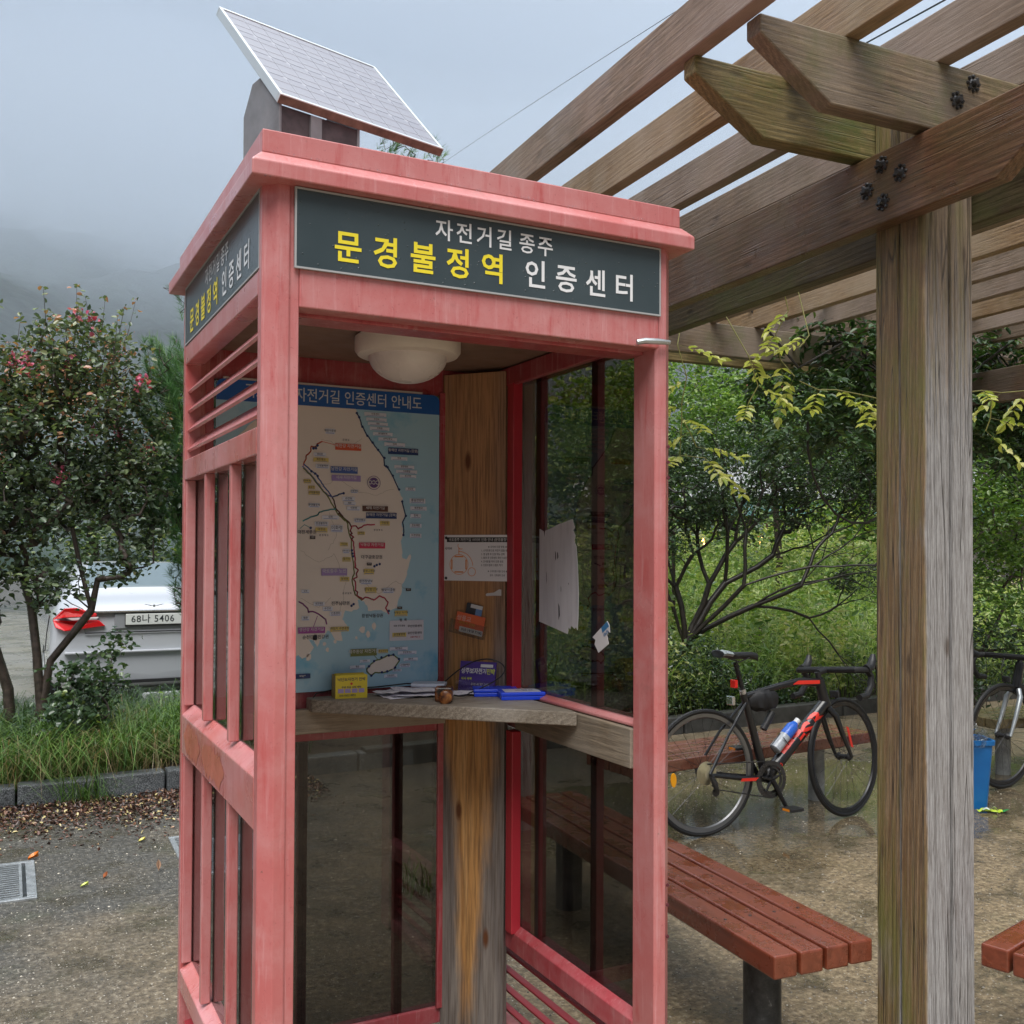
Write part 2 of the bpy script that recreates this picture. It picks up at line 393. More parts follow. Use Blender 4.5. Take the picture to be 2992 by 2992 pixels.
def lot_mat():
    m = M('wet_asphalt', 0.3, 0.5); v = m.co()
    n = m.noise(v, 60, 4, 0.7); b = m.noise(v, 0.6, 5)
    c = m.ramp(n, [(0.3, (0.10, 0.10, 0.095)), (0.7, (0.24, 0.23, 0.20))])
    c = m.mix(m.ramp(b, [(0.4, 0), (0.65, 0.6)]), c, (0.17, 0.16, 0.12)); m.set('Base Color', c)
    m.set('Roughness', m.ramp(m.noise(v, 2, 4), [(0.35, 0.12), (0.65, 0.45)])); m.bump(n, 0.4, 0.004)
    return m.m
tag(MB().box(-16, 3.2, 7.75, 30, -0.3, 0.004).build('parking_lot', lot_mat()), kind='structure')
line_white = grimy('road_paint', (0.55, 0.55, 0.52), 0.4, 0.3, 30)
for k, (lx, ly, l2) in enumerate([(-3.2, 8.6, 6.0), (-0.75, 8.2, 5.6), (-5.7, 9.0, 6.0)]):
    tag(MB().box(lx, lx+0.11, ly, ly+l2, 0.0, 0.008).build('parking_line', line_white), kind='structure')
tag(MB().box(-16, -0.4, 14.6, 14.75, 0.0, 0.008).build('parking_line', line_white), kind='structure')

# planting beds behind the kerb
soil = M('bed_soil', 0.7); _v = soil.co(); soil.set('Base Color', soil.ramp(soil.noise(_v, 22, 6, 0.7), [(0.3, (0.016, 0.010, 0.007)), (0.6, (0.050, 0.032, 0.020)), (0.8, (0.05, 0.06, 0.02))])); soil.bump(soil.noise(_v, 30, 5, 0.7), 0.8, 0.03); soil = soil.m
def kerb_y(x): return 4.90 + (0.055*(x-0.4) if x > 0.4 else -0.02*(0.4-x)) if x < 7 else 5.26+0.01*(x-7)
def bed_z(x, y):
    """height of the planted ground"""
    d = y-kerb_y(x)
    up = max(0.0, min(1.0, (x-3.0)/2.0))
    z = 0.10 + 0.03*math.sin(x*1.7)+0.03*math.sin(y*2.3+x)
    z += up*(0.75*max(0, min(1, (d-0.3)/3.5))**1.1 + 0.5*max(0, min(1, (d-3.5)/6.0)))
    return z
def bed(name, x0, x1, y1f, nx, ny):
    vs = []; fs = []
    for i in range(nx+1):
        x = x0+(x1-x0)*i/nx
        for j in range(ny+1):
            t = (j/ny)**1.4; y = kerb_y(x)+0.06+(y1f(x)-kerb_y(x)-0.06)*t
            vs.append((x, y, bed_z(x, y)+0.02*mnoise.noise((x*3, y*3, 0))))
    for i in range(nx):
        for j in range(ny):
            a = i*(ny+1)+j; fs.append((a, a+ny+1, a+ny+2, a+1))
    # skirt at the back so the bed has a solid edge
    n = len(vs)
    for i in range(nx+1):
        p = vs[i*(ny+1)+ny]; vs.append((p[0], p[1], -0.2))
    for i in range(nx): fs.append((i*(ny+1)+ny, (i+1)*(ny+1)+ny, n+i+1, n+i))
    return tag(MB().add(vs, fs).build(name, soil, smooth=True), kind='structure')
bed('planting_bed', -9, 3.3, lambda x: 7.7, 60, 24)
bed('planting_bank', 3.3, 24, lambda x: 20, 90, 50)

# kerb stones (granite on the left run, dark concrete behind the pergola)
gran = M('granite', 0.4); _v = gran.co(); gran.set('Base Color', gran.mix(gran.ramp(gran.noise(_v, 2.5, 5), [(0.4, 0.0), (0.7, 0.7)]), gran.ramp(gran.noise(_v, 170, 3, 0.8), [(0.40, (0.020, 0.023, 0.026)), (0.50, (0.085, 0.095, 0.105)), (0.62, (0.34, 0.36, 0.38))]), (0.035, 0.04, 0.04))); gran.bump(gran.noise(_v, 40, 5, 0.7), 0.5, 0.006); gran = gran.m
kconc = grimy('dark_kerb', (0.055, 0.055, 0.052), 0.4, 0.4, 12, bump=0.4)
kerb = thing('kerb', 'rough grey granite kerb stones edging the grassy bed', 'kerb', (0, 0, 0)); 
xk = -6.0; stone_l = []
while xk < 1.9:
    L = 0.44+rnd.uniform(-0.02, 0.03); stone_l.append((xk, xk+L-0.012)); xk += L
for a, b in stone_l:
    if -0.075 < (a+b)/2-0.0 < 0.05: pass
    ya, yb = kerb_y(a)-0.05, kerb_y(b)-0.05; q = rnd.uniform(-0.012, 0.012); h = 0.135+rnd.uniform(-0.01, 0.01)
    MB().prism([(a, ya+q, -0.05), (b, yb+q, -0.05), (b, yb+q, h), (a, ya+q, h)], (0, 0.13, 0)).build('kerb_stone', gran, kerb, bevel=0.012)
kerb2 = thing('kerb', 'dark wet kerb behind the pergola bench at the foot of the weeds', 'kerb')
xk = 1.93
while xk < 12:
    b = xk+0.98; ya, yb = kerb_y(xk)-0.05, kerb_y(b)-0.05
    MB().prism([(xk, ya, -0.05), (b, yb, -0.05), (b, yb, 0.15), (xk, ya, 0.15)], (0, 0.13, 0)).build('kerb_stone', kconc, kerb2, bevel=0.01); xk += 1.0

# drain gratings
def grating(label, x0, x1, y0, y1, rz):
    t = thing('drain_grating', label, 'drain grating', (x0, y0, 0.0), rz, 'steel drain gratings')
    w, l = x1-x0, y1-y0; f = MB(); k = 0.028
    f.box(0, w, 0, k, -0.04, 0.010); f.box(0, w, l-k, l, -0.04, 0.010); f.box(0, k, k, l-k, -0.04, 0.010); f.box(w-k*1.5, w, k, l-k, -0.04, 0.011)
    f.box(w-k*2.6, w-k*2.1, k, l-k, -0.03, 0.007); f.box(w*0.45, w*0.45+0.012, k, l-k, -0.03, 0.007)
    f.build('frame', steel, t, bevel=0.002)
    MB().box(k, w-k, k, l-k, 0.001, 0.003).build('pit', flat('pit_dark', (0.02, 0.022, 0.024), 0.3), t)
    nb = 17
    me = None
    for i in range(nb):
        y = k+(l-2*k)*(i+0.5)/nb
        if me is None:
            o = MB().box(k, w-k*2.6, -0.006, 0.006, 0.0032, 0.0085).build('bar', steel, t); me = o.data
        else: o = bpy.data.objects.new('bar', me); link(o, t)
        o.location = (0, y, 0)
    return t
grating('bright steel drain grating set in the ground left of the booth', -0.95, -0.305, 3.0, 3.62, R(-0.6))
grating('drain grating seen through the glass of the booth side', 0.36, 0.90, 3.13, 3.74, R(-1.5))

# ================================================================== BOOTH
BW, BL = 1.06, 1.045
booth = thing('certification_booth', 'tall faded red booth with glass sides, a sloping cornice and Korean name boards', 'booth', (0, 0, 0))
def P(mb, name, mat=None, bevel=0.003, **k): return mb.build(name, mat or red_out, booth, bevel=bevel, **k)
# corner posts: chamfered outer arris, inner rebate
def post(poly): return P(MB().prism([(x, y, 0.0) for x, y in poly], (0, 0, 2.385)), 'corner_post', bevel=0.002)
c = 0.028
post([(0, c), (c, 0), (0.052, 0), (0.056, 0.004), (0.075, 0.004), (0.075, 0.045), (0.045, 0.045), (0.045, 0.060), (0, 0.060)])
post([(BW, c), (BW-c, 0), (1.006, 0), (1.0, 0.006), (1.0, 0.100), (BW, 0.100)])
post([(0, BL-c), (c, BL), (0.075, BL), (0.075, BL-0.045), (0.045, BL-0.060), (0, BL-0.060)])
post([(BW, BL-c), (BW-c, BL), (BW-0.075, BL), (BW-0.075, BL-0.045), (BW-0.045, BL-0.060), (BW, BL-0.060)])
# front header and name board surround
P(MB().box(0.075, 1.012, 0.0, 0.055, 2.120, 2.204), 'header_rail')
P(MB().box(0.075, 1.012, 0.010, 0.055, 2.204, 2.378), 'header_panel')
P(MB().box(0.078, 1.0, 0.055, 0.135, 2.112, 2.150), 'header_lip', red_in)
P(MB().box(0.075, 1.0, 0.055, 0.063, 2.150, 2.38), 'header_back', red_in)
def signboard(o0, xd, wid, z0, z1, nrm, scale_x):
    o0, xd, nrm = Vector(o0), Vector(xd), Vector(nrm); zc = (z0+z1)/2; up = Vector((0, 0, 1))
    s = MB().obox(o0+xd*wid/2+up*zc+nrm*0.003, xd*(wid/2), nrm*0.003, up*((z1-z0)/2)).build('sign_panel', slate, booth)
    t = MB()
    for a, b, c_, d in ((0, wid, z0-0.004, z0), (0, wid, z1, z1+0.004)): t.obox(o0+xd*(a+b)/2+up*(c_+d)/2+nrm*0.004, xd*((b-a)/2), nrm*0.004, up*0.002)
    for a in (0.002, wid-0.002): t.obox(o0+xd*a+up*zc+nrm*0.004, xd*0.002, nrm*0.0035, up*((z1-z0)/2))
    t.build('sign_trim', white_metal, s)
    def ln(body, x0, x1, zc_, size, mat, bold):
        n = len(body.replace(' ', '')); mb = MB(); b = body.replace(' ', '')
        for i, ch in enumerate(b):
            f = i/(n-1); mb = MB(); put_text(mb, ch, o0+xd*((x0+(x1-x0)*f)*scale_x)+up*zc_+nrm*0.0072, xd, up, size, bold, sx=0.95)
            mb.build('letter', mat, s)
    ln('자전거길', 0.345, 0.500, 2.330, 0.0515, white_l, 0.012)
    ln('종주', 0.560, 0.610, 2.330, 0.0515, white_l, 0.012)
    ln('문경불정역', 0.118, 0.470, 2.257, 0.074, yellow, 0.020)
    ln('인증센터', 0.584, 0.838, 2.258, 0.072, white_l, 0.016)
signboard((0.062, 0.0, 0), (1, 0, 0), 0.948, 2.206, 2.372, (0, -1, 0), 1.0)
P(MB().box(0.008, 0.055, 0.060, BL-0.060, 2.204, 2.378), 'header_panel')
signboard((0.006, BL-0.052, 0), (0, -1, 0), BL-0.100, 2.210, 2.374, (-1, 0, 0), 0.985)
# cornice: two stepped tiers with a sloping wash
def ring(o, z): return [(-o, -o, z), (BW+o, -o, z), (BW+o, BL+o, z), (-o, BL+o, z)]
def loft(levels):
    vs = []; fs = []
    for o, z in levels: vs += ring(o, z)
    n = len(levels)
    for i in range(n-1):
        for k in range(4): l = (k+1) % 4; fs.append((i*4+k, i*4+l, i*4+4+l, i*4+4+k))
    fs += [(0, 3, 2, 1), tuple(range(n*4-4, n*4))]
    return MB().add(vs, fs)
P(loft([(0.036, 2.378), (0.036, 2.411), (0.012, 2.436)]), 'cornice', bevel=0.003)
P(loft([(0.009, 2.4365), (0.009, 2.487)]), 'roof_upstand', bevel=0.003)
P(MB().box(0.05, 1.01, 0.06, 0.99, 2.205, 2.225), 'ceiling', dark_brown)
# side and back frames
def rail(x0, x1, y0, y1, z0, z1, mat=None, name='rail'): return P(MB().box(x0, x1, y0, y1, z0, z1), name, mat)
rail(0.0, 0.05, 0.060, BL-0.06, 2.150, 2.204)           # left, above the louvres
rail(0.0, 0.05, 0.060, BL-0.06, 1.806, 1.866, red_rail)  # left, below the louvres
P(MB().prism([(0.0, 0.06, 1.000), (0.0, 0.06, 1.112), (0.030, 0.06, 1.140), (0.05, 0.06, 1.140), (0.05, 0.06, 1.0)], (0, BL-0.12, 0)), 'mid_rail', red_rail)
P(MB().prism([(0.0, 0.06, 0.305), (0.0, 0.06, 0.365), (0.030, 0.06, 0.385), (0.05, 0.06, 0.385), (0.05, 0.06, 0.305)], (0, BL-0.12, 0)), 'bottom_rail', red_rail)
def slats(x, y0, y1, z0, z1, n, tilt, mat, depth=0.05, th=0.005, axis='Y'):
    for i in range(n):
        z = z0+(z1-z0)*(i+0.5)/n
        a = Vector((depth/2*math.cos(tilt), 0, depth/2*math.sin(tilt))); nn = Vector((-math.sin(tilt), 0, math.cos(tilt)))*th
        if axis == 'Y': mb = MB().obox((x, (y0+y1)/2, z), a, (0, (y1-y0)/2, 0), nn)
        else: mb = MB().obox(((y0+y1)/2, x, z), (0, a.x, a.z), ((y1-y0)/2, 0, 0), (0, nn.x, nn.z))
        P(mb, 'louvre_slat', mat, bevel=0.0015)
slats(0.030, 0.060, BL-0.06, 1.886, 2.118, 4, R(48), red_out, 0.060, 0.0045)
# mullions and panes, left side (mullions outside the glass)
for z0, z1 in ((1.140, 1.806), (0.385, 1.000)):
    for y in (0.352, 0.680): P(MB().box(0.004, 0.030, y-0.011, y+0.011, z0, z1), 'mullion')
    for y0, y1 in ((0.046, 0.352), (0.352, 0.680), (0.680, BL-0.046)):
        P(MB().box(0.034, 0.037, y0, y1, z0, z1), 'glass_pane', glass_dark, bevel=0)
    for y in (0.062, BL-0.074): P(MB().box(0.004, 0.032, y, y+0.012, z0, z1), 'stile')
slats(0.026, 0.060, BL-0.06, 0.06, 0.30, 4, R(12), red_slat, 0.022, 0.004)
rail(0.0, 0.05, 0.06, BL-0.06, 0.0, 0.05)
# right side
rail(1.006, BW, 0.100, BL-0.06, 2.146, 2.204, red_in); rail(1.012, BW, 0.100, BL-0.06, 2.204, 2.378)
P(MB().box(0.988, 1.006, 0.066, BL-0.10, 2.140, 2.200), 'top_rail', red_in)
P(MB().prism([(0.998, 0.1, 0.312), (BW, 0.1, 0.312), (BW, 0.1, 0.392), (1.020, 0.1, 0.392), (0.998, 0.1, 0.372)], (0, BL-0.16, 0)), 'bottom_rail', red_in)
P(MB().prism([(1.024, 0.1, 1.02), (BW, 0.1, 1.02), (BW, 0.1, 1.158), (1.030, 0.1, 1.158), (1.005, 0.1, 1.146), (1.005, 0.1, 1.137), (1.024, 0.1, 1.137)], (0, BL-0.16, 0)), 'mid_rail', red_out)
red_st = flat('bright_red_stile', (0.42, 0.025, 0.04), 0.35)
for z0, z1 in ((1.158, 2.146), (0.392, 1.020)):
    for y in (0.345, 0.680): P(MB().box(1.030, 1.056, y-0.017, y+0.017, z0, z1), 'mullion', red_in)
    for y0, y1 in ((0.10, 0.345), (0.345, 0.680), (0.680, BL-0.05)):
        P(MB().box(1.022, 1.025, y0, y1, z0, z1), 'glass_pane', glass_dark, bevel=0)
    P(MB().box(0.986, 1.020, 0.768, 0.812, z0-(0.02 if z0 < 1 else 0.0), z1), 'stile', red_st)
slats(1.035, 0.10, BL-0.06, 0.055, 0.305, 4, R(8), red_slat, 0.022, 0.004)
rail(1.008, BW, 0.10, BL-0.06, 0.0, 0.045)
# back
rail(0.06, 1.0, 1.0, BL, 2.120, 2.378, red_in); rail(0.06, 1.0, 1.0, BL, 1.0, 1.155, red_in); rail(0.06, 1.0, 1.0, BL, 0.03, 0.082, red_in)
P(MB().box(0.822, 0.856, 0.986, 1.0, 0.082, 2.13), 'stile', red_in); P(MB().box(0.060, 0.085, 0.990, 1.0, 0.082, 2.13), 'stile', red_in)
P(MB().box(0.06, 0.99, 1.012, 1.015, 1.155, 2.12), 'glass_pane', glass_dark, bevel=0)
for a, b in ((0.07, 0.375), (0.375, 0.696), (0.696, 1.0)): P(MB().box(a, b, 1.012, 1.015, 0.082, 1.0), 'glass_pane', glass_dark, bevel=0)
for x in (0.375, 0.696): P(MB().box(x-0.015, x+0.015, 1.018, 1.044, 0.082, 1.0), 'mullion', red_in)
for x in (0.375, 0.696): P(MB().box(x-0.015, x+0.015, 1.018, 1.044, 1.155, 2.12), 'mullion', red_in)
# timber inside: corner plank, battens, writing shelf
w_plank = wood('orange_plank', 2, (0.26, 0.12, 0.055), (0.50, 0.26, 0.11), (0.62, 0.37, 0.17), 0, (0.28, 0.22, 0.19), 0.5)
w_batt = wood('grey_batten', 1, (0.13, 0.095, 0.062), (0.26, 0.20, 0.135), (0.36, 0.29, 0.21), 0, (0.26, 0.23, 0.19), 0.6)
w_battx = wood('grey_batten_cross', 0, (0.20, 0.15, 0.10), (0.38, 0.30, 0.21), (0.48, 0.40, 0.30), 0, (0.40, 0.35, 0.28), 0.6)
w_shelf = wood('worn_shelf', 0, (0.16, 0.12, 0.09), (0.33, 0.28, 0.22), (0.48, 0.42, 0.35), 0, (0.42, 0.39, 0.35), 0.55)
pl0, pl1 = Vector((0.836, 0.992, 0)), Vector((0.983, 0.818, 0)); pd = (pl1-pl0).normalized(); pn = Vector((-pd.y, pd.x, 0))
if pn.y < 0: pn = -pn
def plank_mat():
    """old orange varnish left down the middle, grey bare timber at the edges and the foot"""
    m = M('plank_varnish', 0.5); v = m.co((30, 30, 1.6)); vf = m.co((150, 150, 6)); v0 = m.co()
    g1 = m.noise(v, 1, 6, 0.6, 0.9); g2 = m.noise(vf, 1, 4, 0.6)
    s = m.sep(v0); L = (pl1-pl0).length
    a = m.math('DIVIDE', m.math('ADD', m.math('MULTIPLY', s[0], pd.x), m.math('ADD', m.math('MULTIPLY', s[1], pd.y), -pl0.dot(pd))), L)
    edge = m.math('MULTIPLY', m.math('ABSOLUTE', m.math('SUBTRACT', a, 0.47)), 2.0)
    wob_ = m.math('MULTIPLY', m.math('SUBTRACT', m.noise(m.co((7, 7, 1.6)), 1.3, 5, 0.65), 0.5), 1.3)
    low = m.math('MULTIPLY', m.math('SUBTRACT', 0.95, s[2]), 0.75)
    gmask = m.ramp(m.math('ADD', m.math('ADD', edge, wob_), m.math('MAXIMUM', low, 0.0)), [(0.55, 0.0), (0.95, 1.0)])
    org = m.ramp(g1, [(0.25, (0.30, 0.135, 0.045)), (0.5, (0.56, 0.29, 0.10)), (0.75, (0.68, 0.40, 0.17))])
    gry = m.ramp(g1, [(0.25, (0.10, 0.088, 0.085)), (0.5, (0.20, 0.175, 0.16)), (0.75, (0.30, 0.26, 0.225))])
    c = m.mix(gmask, org, gry)
    upm = m.ramp(m.math('MULTIPLY', s[2], 0.4), [(0.46, 0.0), (0.60, 0.75)]); c = m.mix(upm, c, (0.42, 0.22, 0.115))
    c = m.mix(m.ramp(g2, [(0.36, 0.5), (0.56, 0.0)]), c, (0.06, 0.035, 0.02))
    kd = m.n('ShaderNodeTexVoronoi', {'Vector': m.co((9, 9, 3.1), loc=(0.2, 0.5, 0.1)), 'Scale': 1.0}).outputs['Distance']
    kn = m.ramp(kd, [(0.06, 1.0), (0.13, 0.0)]); c = m.mix(kn, c, (0.13, 0.045, 0.015))
    m.set('Base Color', c); m.set('Roughness', m.ramp(g1, [(0.3, 0.4), (0.7, 0.65)])); m.bump(m.math('ADD', g1, g2), 0.35, 0.003)
    return m.m
P(MB().prism([pl0, pl1, pl1+pn*0.03, pl0+pn*0.03], (0, 0, 2.19)), 'corner_plank', plank_mat(), 0.002)
P(MB().box(0.992, 1.021, 0.101, 0.76, 1.030, 1.134), 'batten', w_batt, 0.002)
P(MB().box(0.088, 0.835, 0.956, 0.985, 1.030, 1.106), 'batten', w_battx, 0.002)
P(MB().prism([(0.374, 0.925, 1.101), (0.372, 0.980, 1.101), (0.815, 0.984, 1.101), (0.983, 0.765, 1.101), (0.992, 0.395, 1.101), (0.985, 0.362, 1.101)], (0, 0, 0.040)), 'writing_shelf', w_shelf, 0.003)
MB().tube([(0.935, -0.010, 2.128), (0.955, -0.016, 2.132), (0.995, -0.018, 2.134), (1.032, -0.014, 2.136)], [0.007, 0.008, 0.008, 0.006], 8).build('hinge_bracket', steel, booth, smooth=True)
for z in (0.62, 0.70, 0.75, 1.79, 1.83, 1.87):
    MB().lathe([(0.0045, 0), (0.0045, 0.003)], 8, (1.038, -0.003, z), 'Y').build('screw', flat('screw_dark', (0.10, 0.02, 0.03), 0.5), booth)

# peeled paint on the middle rail, left side
pr = random.Random(4); pmat = grimy('bare_primer', (0.44, 0.13, 0.085), 0.35, 0.15, 9)
for y0, y1 in ((0.692, 0.945), (0.368, 0.664)):
    up = []; dn = []; n = 26
    for i in range(n+1):
        y = y0+(y1-y0)*i/n; ed = min(1, 5*min(i, n-i)/n)
        up.append((-0.0008, y, 1.062+0.040*ed+pr.uniform(-0.018, 0.004)*ed)); dn.append((-0.0008, y, 1.056-0.048*ed+pr.uniform(-0.004, 0.014)*ed))
    vs = up+dn; P(MB().add(vs, [(i, i+1, n+2+i, n+1+i) for i in range(n)]), 'peeled_patch', pmat, 0)
# rain drops standing along the cornice wash and hanging from its lip
q = MB(); dr = random.Random(9)
def drop(x, y, z, r):
    q.lathe([(r*0.2, -r*1.3), (r*0.85, -r*0.6), (r, 0.0), (r*0.7, r*0.7), (r*0.15, r)], 6, (x, y, z))
for i in range(70): x = dr.uniform(0.0, 1.05); drop(x, -0.0135-dr.random()*0.004, 2.4375+dr.random()*0.004, dr.uniform(0.0010, 0.0022))
for i in range(26): drop(dr.uniform(-0.02, 1.08), -0.035, 2.3775, dr.uniform(0.0012, 0.0024))
for i in range(16): drop(dr.uniform(0.08, 1.0), -0.001, 2.1190, dr.uniform(0.0012, 0.0022))
for i in range(12): drop(-0.002, dr.uniform(0.08, 0.96), 1.0005, dr.uniform(0.0012, 0.0026))
q.build('water_drops', glassmat('water', (0.95, 0.97, 0.98), 0.02, 0.0), booth, smooth=True, kind='stuff')

# ceiling lamp
lamp = thing('ceiling_lamp', 'round cream lamp with a domed cover under the booth ceiling', 'ceiling lamp', (0.535, 0.545, 2.2)); lamp.scale = (0.95, 0.95, 0.97)
MB().lathe([(0.150, 0.004), (0.157, -0.002), (0.157, -0.040), (0.148, -0.052), (0.118, -0.056)], 40, (0, 0, 0)).build('base_ring', plastic_w, lamp, smooth=True)
MB().lathe([(0.117*math.cos(t), -0.053-0.078*math.sin(t)) for t in [i*math.pi/20 for i in range(10)]]+[(0.004, -0.131)], 40).build('diffuser', plastic_w2, lamp, smooth=True)
MB().box(0.035, 0.049, -0.1555, -0.1500, -0.018, -0.006).build('sensor_hole', black, lamp)

# solar panel on its mounting box
sp = thing('solar_panel', 'tilted framed solar panel on a grey box on the booth roof', 'solar panel', (0.143, 0.45, 2.778))
ps, tl = 0.255, 0.801; e1 = Vector((math.cos(ps), math.sin(ps), 0)); e2 = Vector((-math.sin(ps)*math.cos(tl), math.cos(ps)*math.cos(tl), math.sin(tl))); e3 = e1.cross(e2)
sa, sb, sh = 0.533, 0.520, 0.026
def sx(u, v, w): return e1*u+e2*v+e3*w
def sbox(mb, u0, u1, v0, v1, w0, w1): return mb.obox(sx((u0+u1)/2, (v0+v1)/2, (w0+w1)/2), e1*(u1-u0)/2, e2*(v1-v0)/2, e3*(w1-w0)/2)
fr = MB(); k = 0.010
sbox(fr, 0, sa, 0, k, -sh, 0); sbox(fr, 0, sa, sb-k, sb, -sh, 0); sbox(fr, 0, k, k, sb-k, -sh, 0); sbox(fr, sa-k, sa, k, sb-k, -sh, 0)
fr.build('frame', alu, sp, bevel=0.0015)
rust = grimy('rusty_edge', (0.13, 0.098, 0.072), 0.6, 0.5, 25)
sbox(MB(), 0.001, sa-0.001, -0.0015, 0.0, -sh+0.001, -0.003).build('stained_edge', rust, sp)
cellm = M('solar_cells', 0.10, 0.8); cv = cellm.co(); cellm.set('Base Color', (0.27, 0.28, 0.33)); cellm.set('Roughness', 0.12)
sbox(MB(), k, sa-k, k, sb-k, -0.006, -0.0035).build('backing_sheet', flat('cell_gap_white', (0.42, 0.43, 0.48), 0.25), sp)
cell_m = M('solar_cell', 0.3, 0.5, 0, 0.15); fx = cell_m.noise(cell_m.co((1, 1, 1)), 3, 2)
cell_m.set('Base Color', cell_m.ramp(fx, [(0.3, (0.185, 0.19, 0.235)), (0.7, (0.215, 0.22, 0.265))])); cell_m = cell_m.m
uw, vw = (sa-2*k)/9, (sb-2*k)/4; cme = None
for i in range(9):
    for j in range(4):
        cx_, cy_ = k+uw*(i+0.5), k+vw*(j+0.5)
        if cme is None:
            hu, hv, q = uw/2-0.0014, vw/2-0.0014, 0.006
            oc = [(-hu+q, -hv), (hu-q, -hv), (hu, -hv+q), (hu, hv-q), (hu-q, hv), (-hu+q, hv), (-hu, hv-q), (-hu, -hv+q)]
            o = MB().prism([sx(a, b, -0.0033) for a, b in oc], e3*0.0006).build('solar_cell', cell_m, sp); cme = o.data
        else: o = bpy.data.objects.new('solar_cell', cme); link(o, sp)
        o.location = sx(cx_, cy_, 0)
bar = MB()
for j in range(4):
    for q in (0.3, 0.7): sbox(bar, k, sa-k, k+vw*(j+q)-0.0008, k+vw*(j+q)+0.0008, -0.0027, -0.0022)
bar.build('busbar', flat('busbar_silver', (0.34, 0.34, 0.38), 0.4, 0.0), sp)
boxm = grimy('weathered_box', (0.17, 0.17, 0.185), 0.45, 0.25, 9); boxd = grimy('dark_front_box', (0.055, 0.040, 0.045), 0.5, 0.6, 14)  # front plate gets a far darker, blotchier tone than the side plates
mt = thing('mounting_box', 'grey steel box with chamfered top carrying the solar panel', 'box', (0.145, 0.47, 2.4871), ps)
bx = MB(); bx.prism([(0, 0, 0), (0, 0.20, 0), (0, 0.20, 0.30), (0, 0.15, 0.375), (0, 0.10, 0.378), (0, 0.0, 0.275)], (0.008, 0, 0))
bx.build('side_plate', boxm, mt, bevel=0.002)
MB().prism([(0.240, 0, 0), (0.240, 0.20, 0), (0.240, 0.20, 0.30), (0.240, 0.15, 0.375), (0.240, 0.10, 0.378), (0.240, 0.0, 0.275)], (0.008, 0, 0)).build('side_plate', boxm, mt, bevel=0.002)
MB().box(0.008, 0.240, 0.004, 0.008, 0, 0.272).build('front_plate', boxd, mt)
MB().box(0.092, 0.125, -0.004, 0.004, 0, 0.268).build('strip', boxm, mt)
MB().box(0.008, 0.240, 0.192, 0.20, 0, 0.30).build('back_plate', boxm, mt)
MB().box(-0.006, 0.0, 0.10, 0.11, 0.20, 0.212).build('bolt', steel_dark, mt)

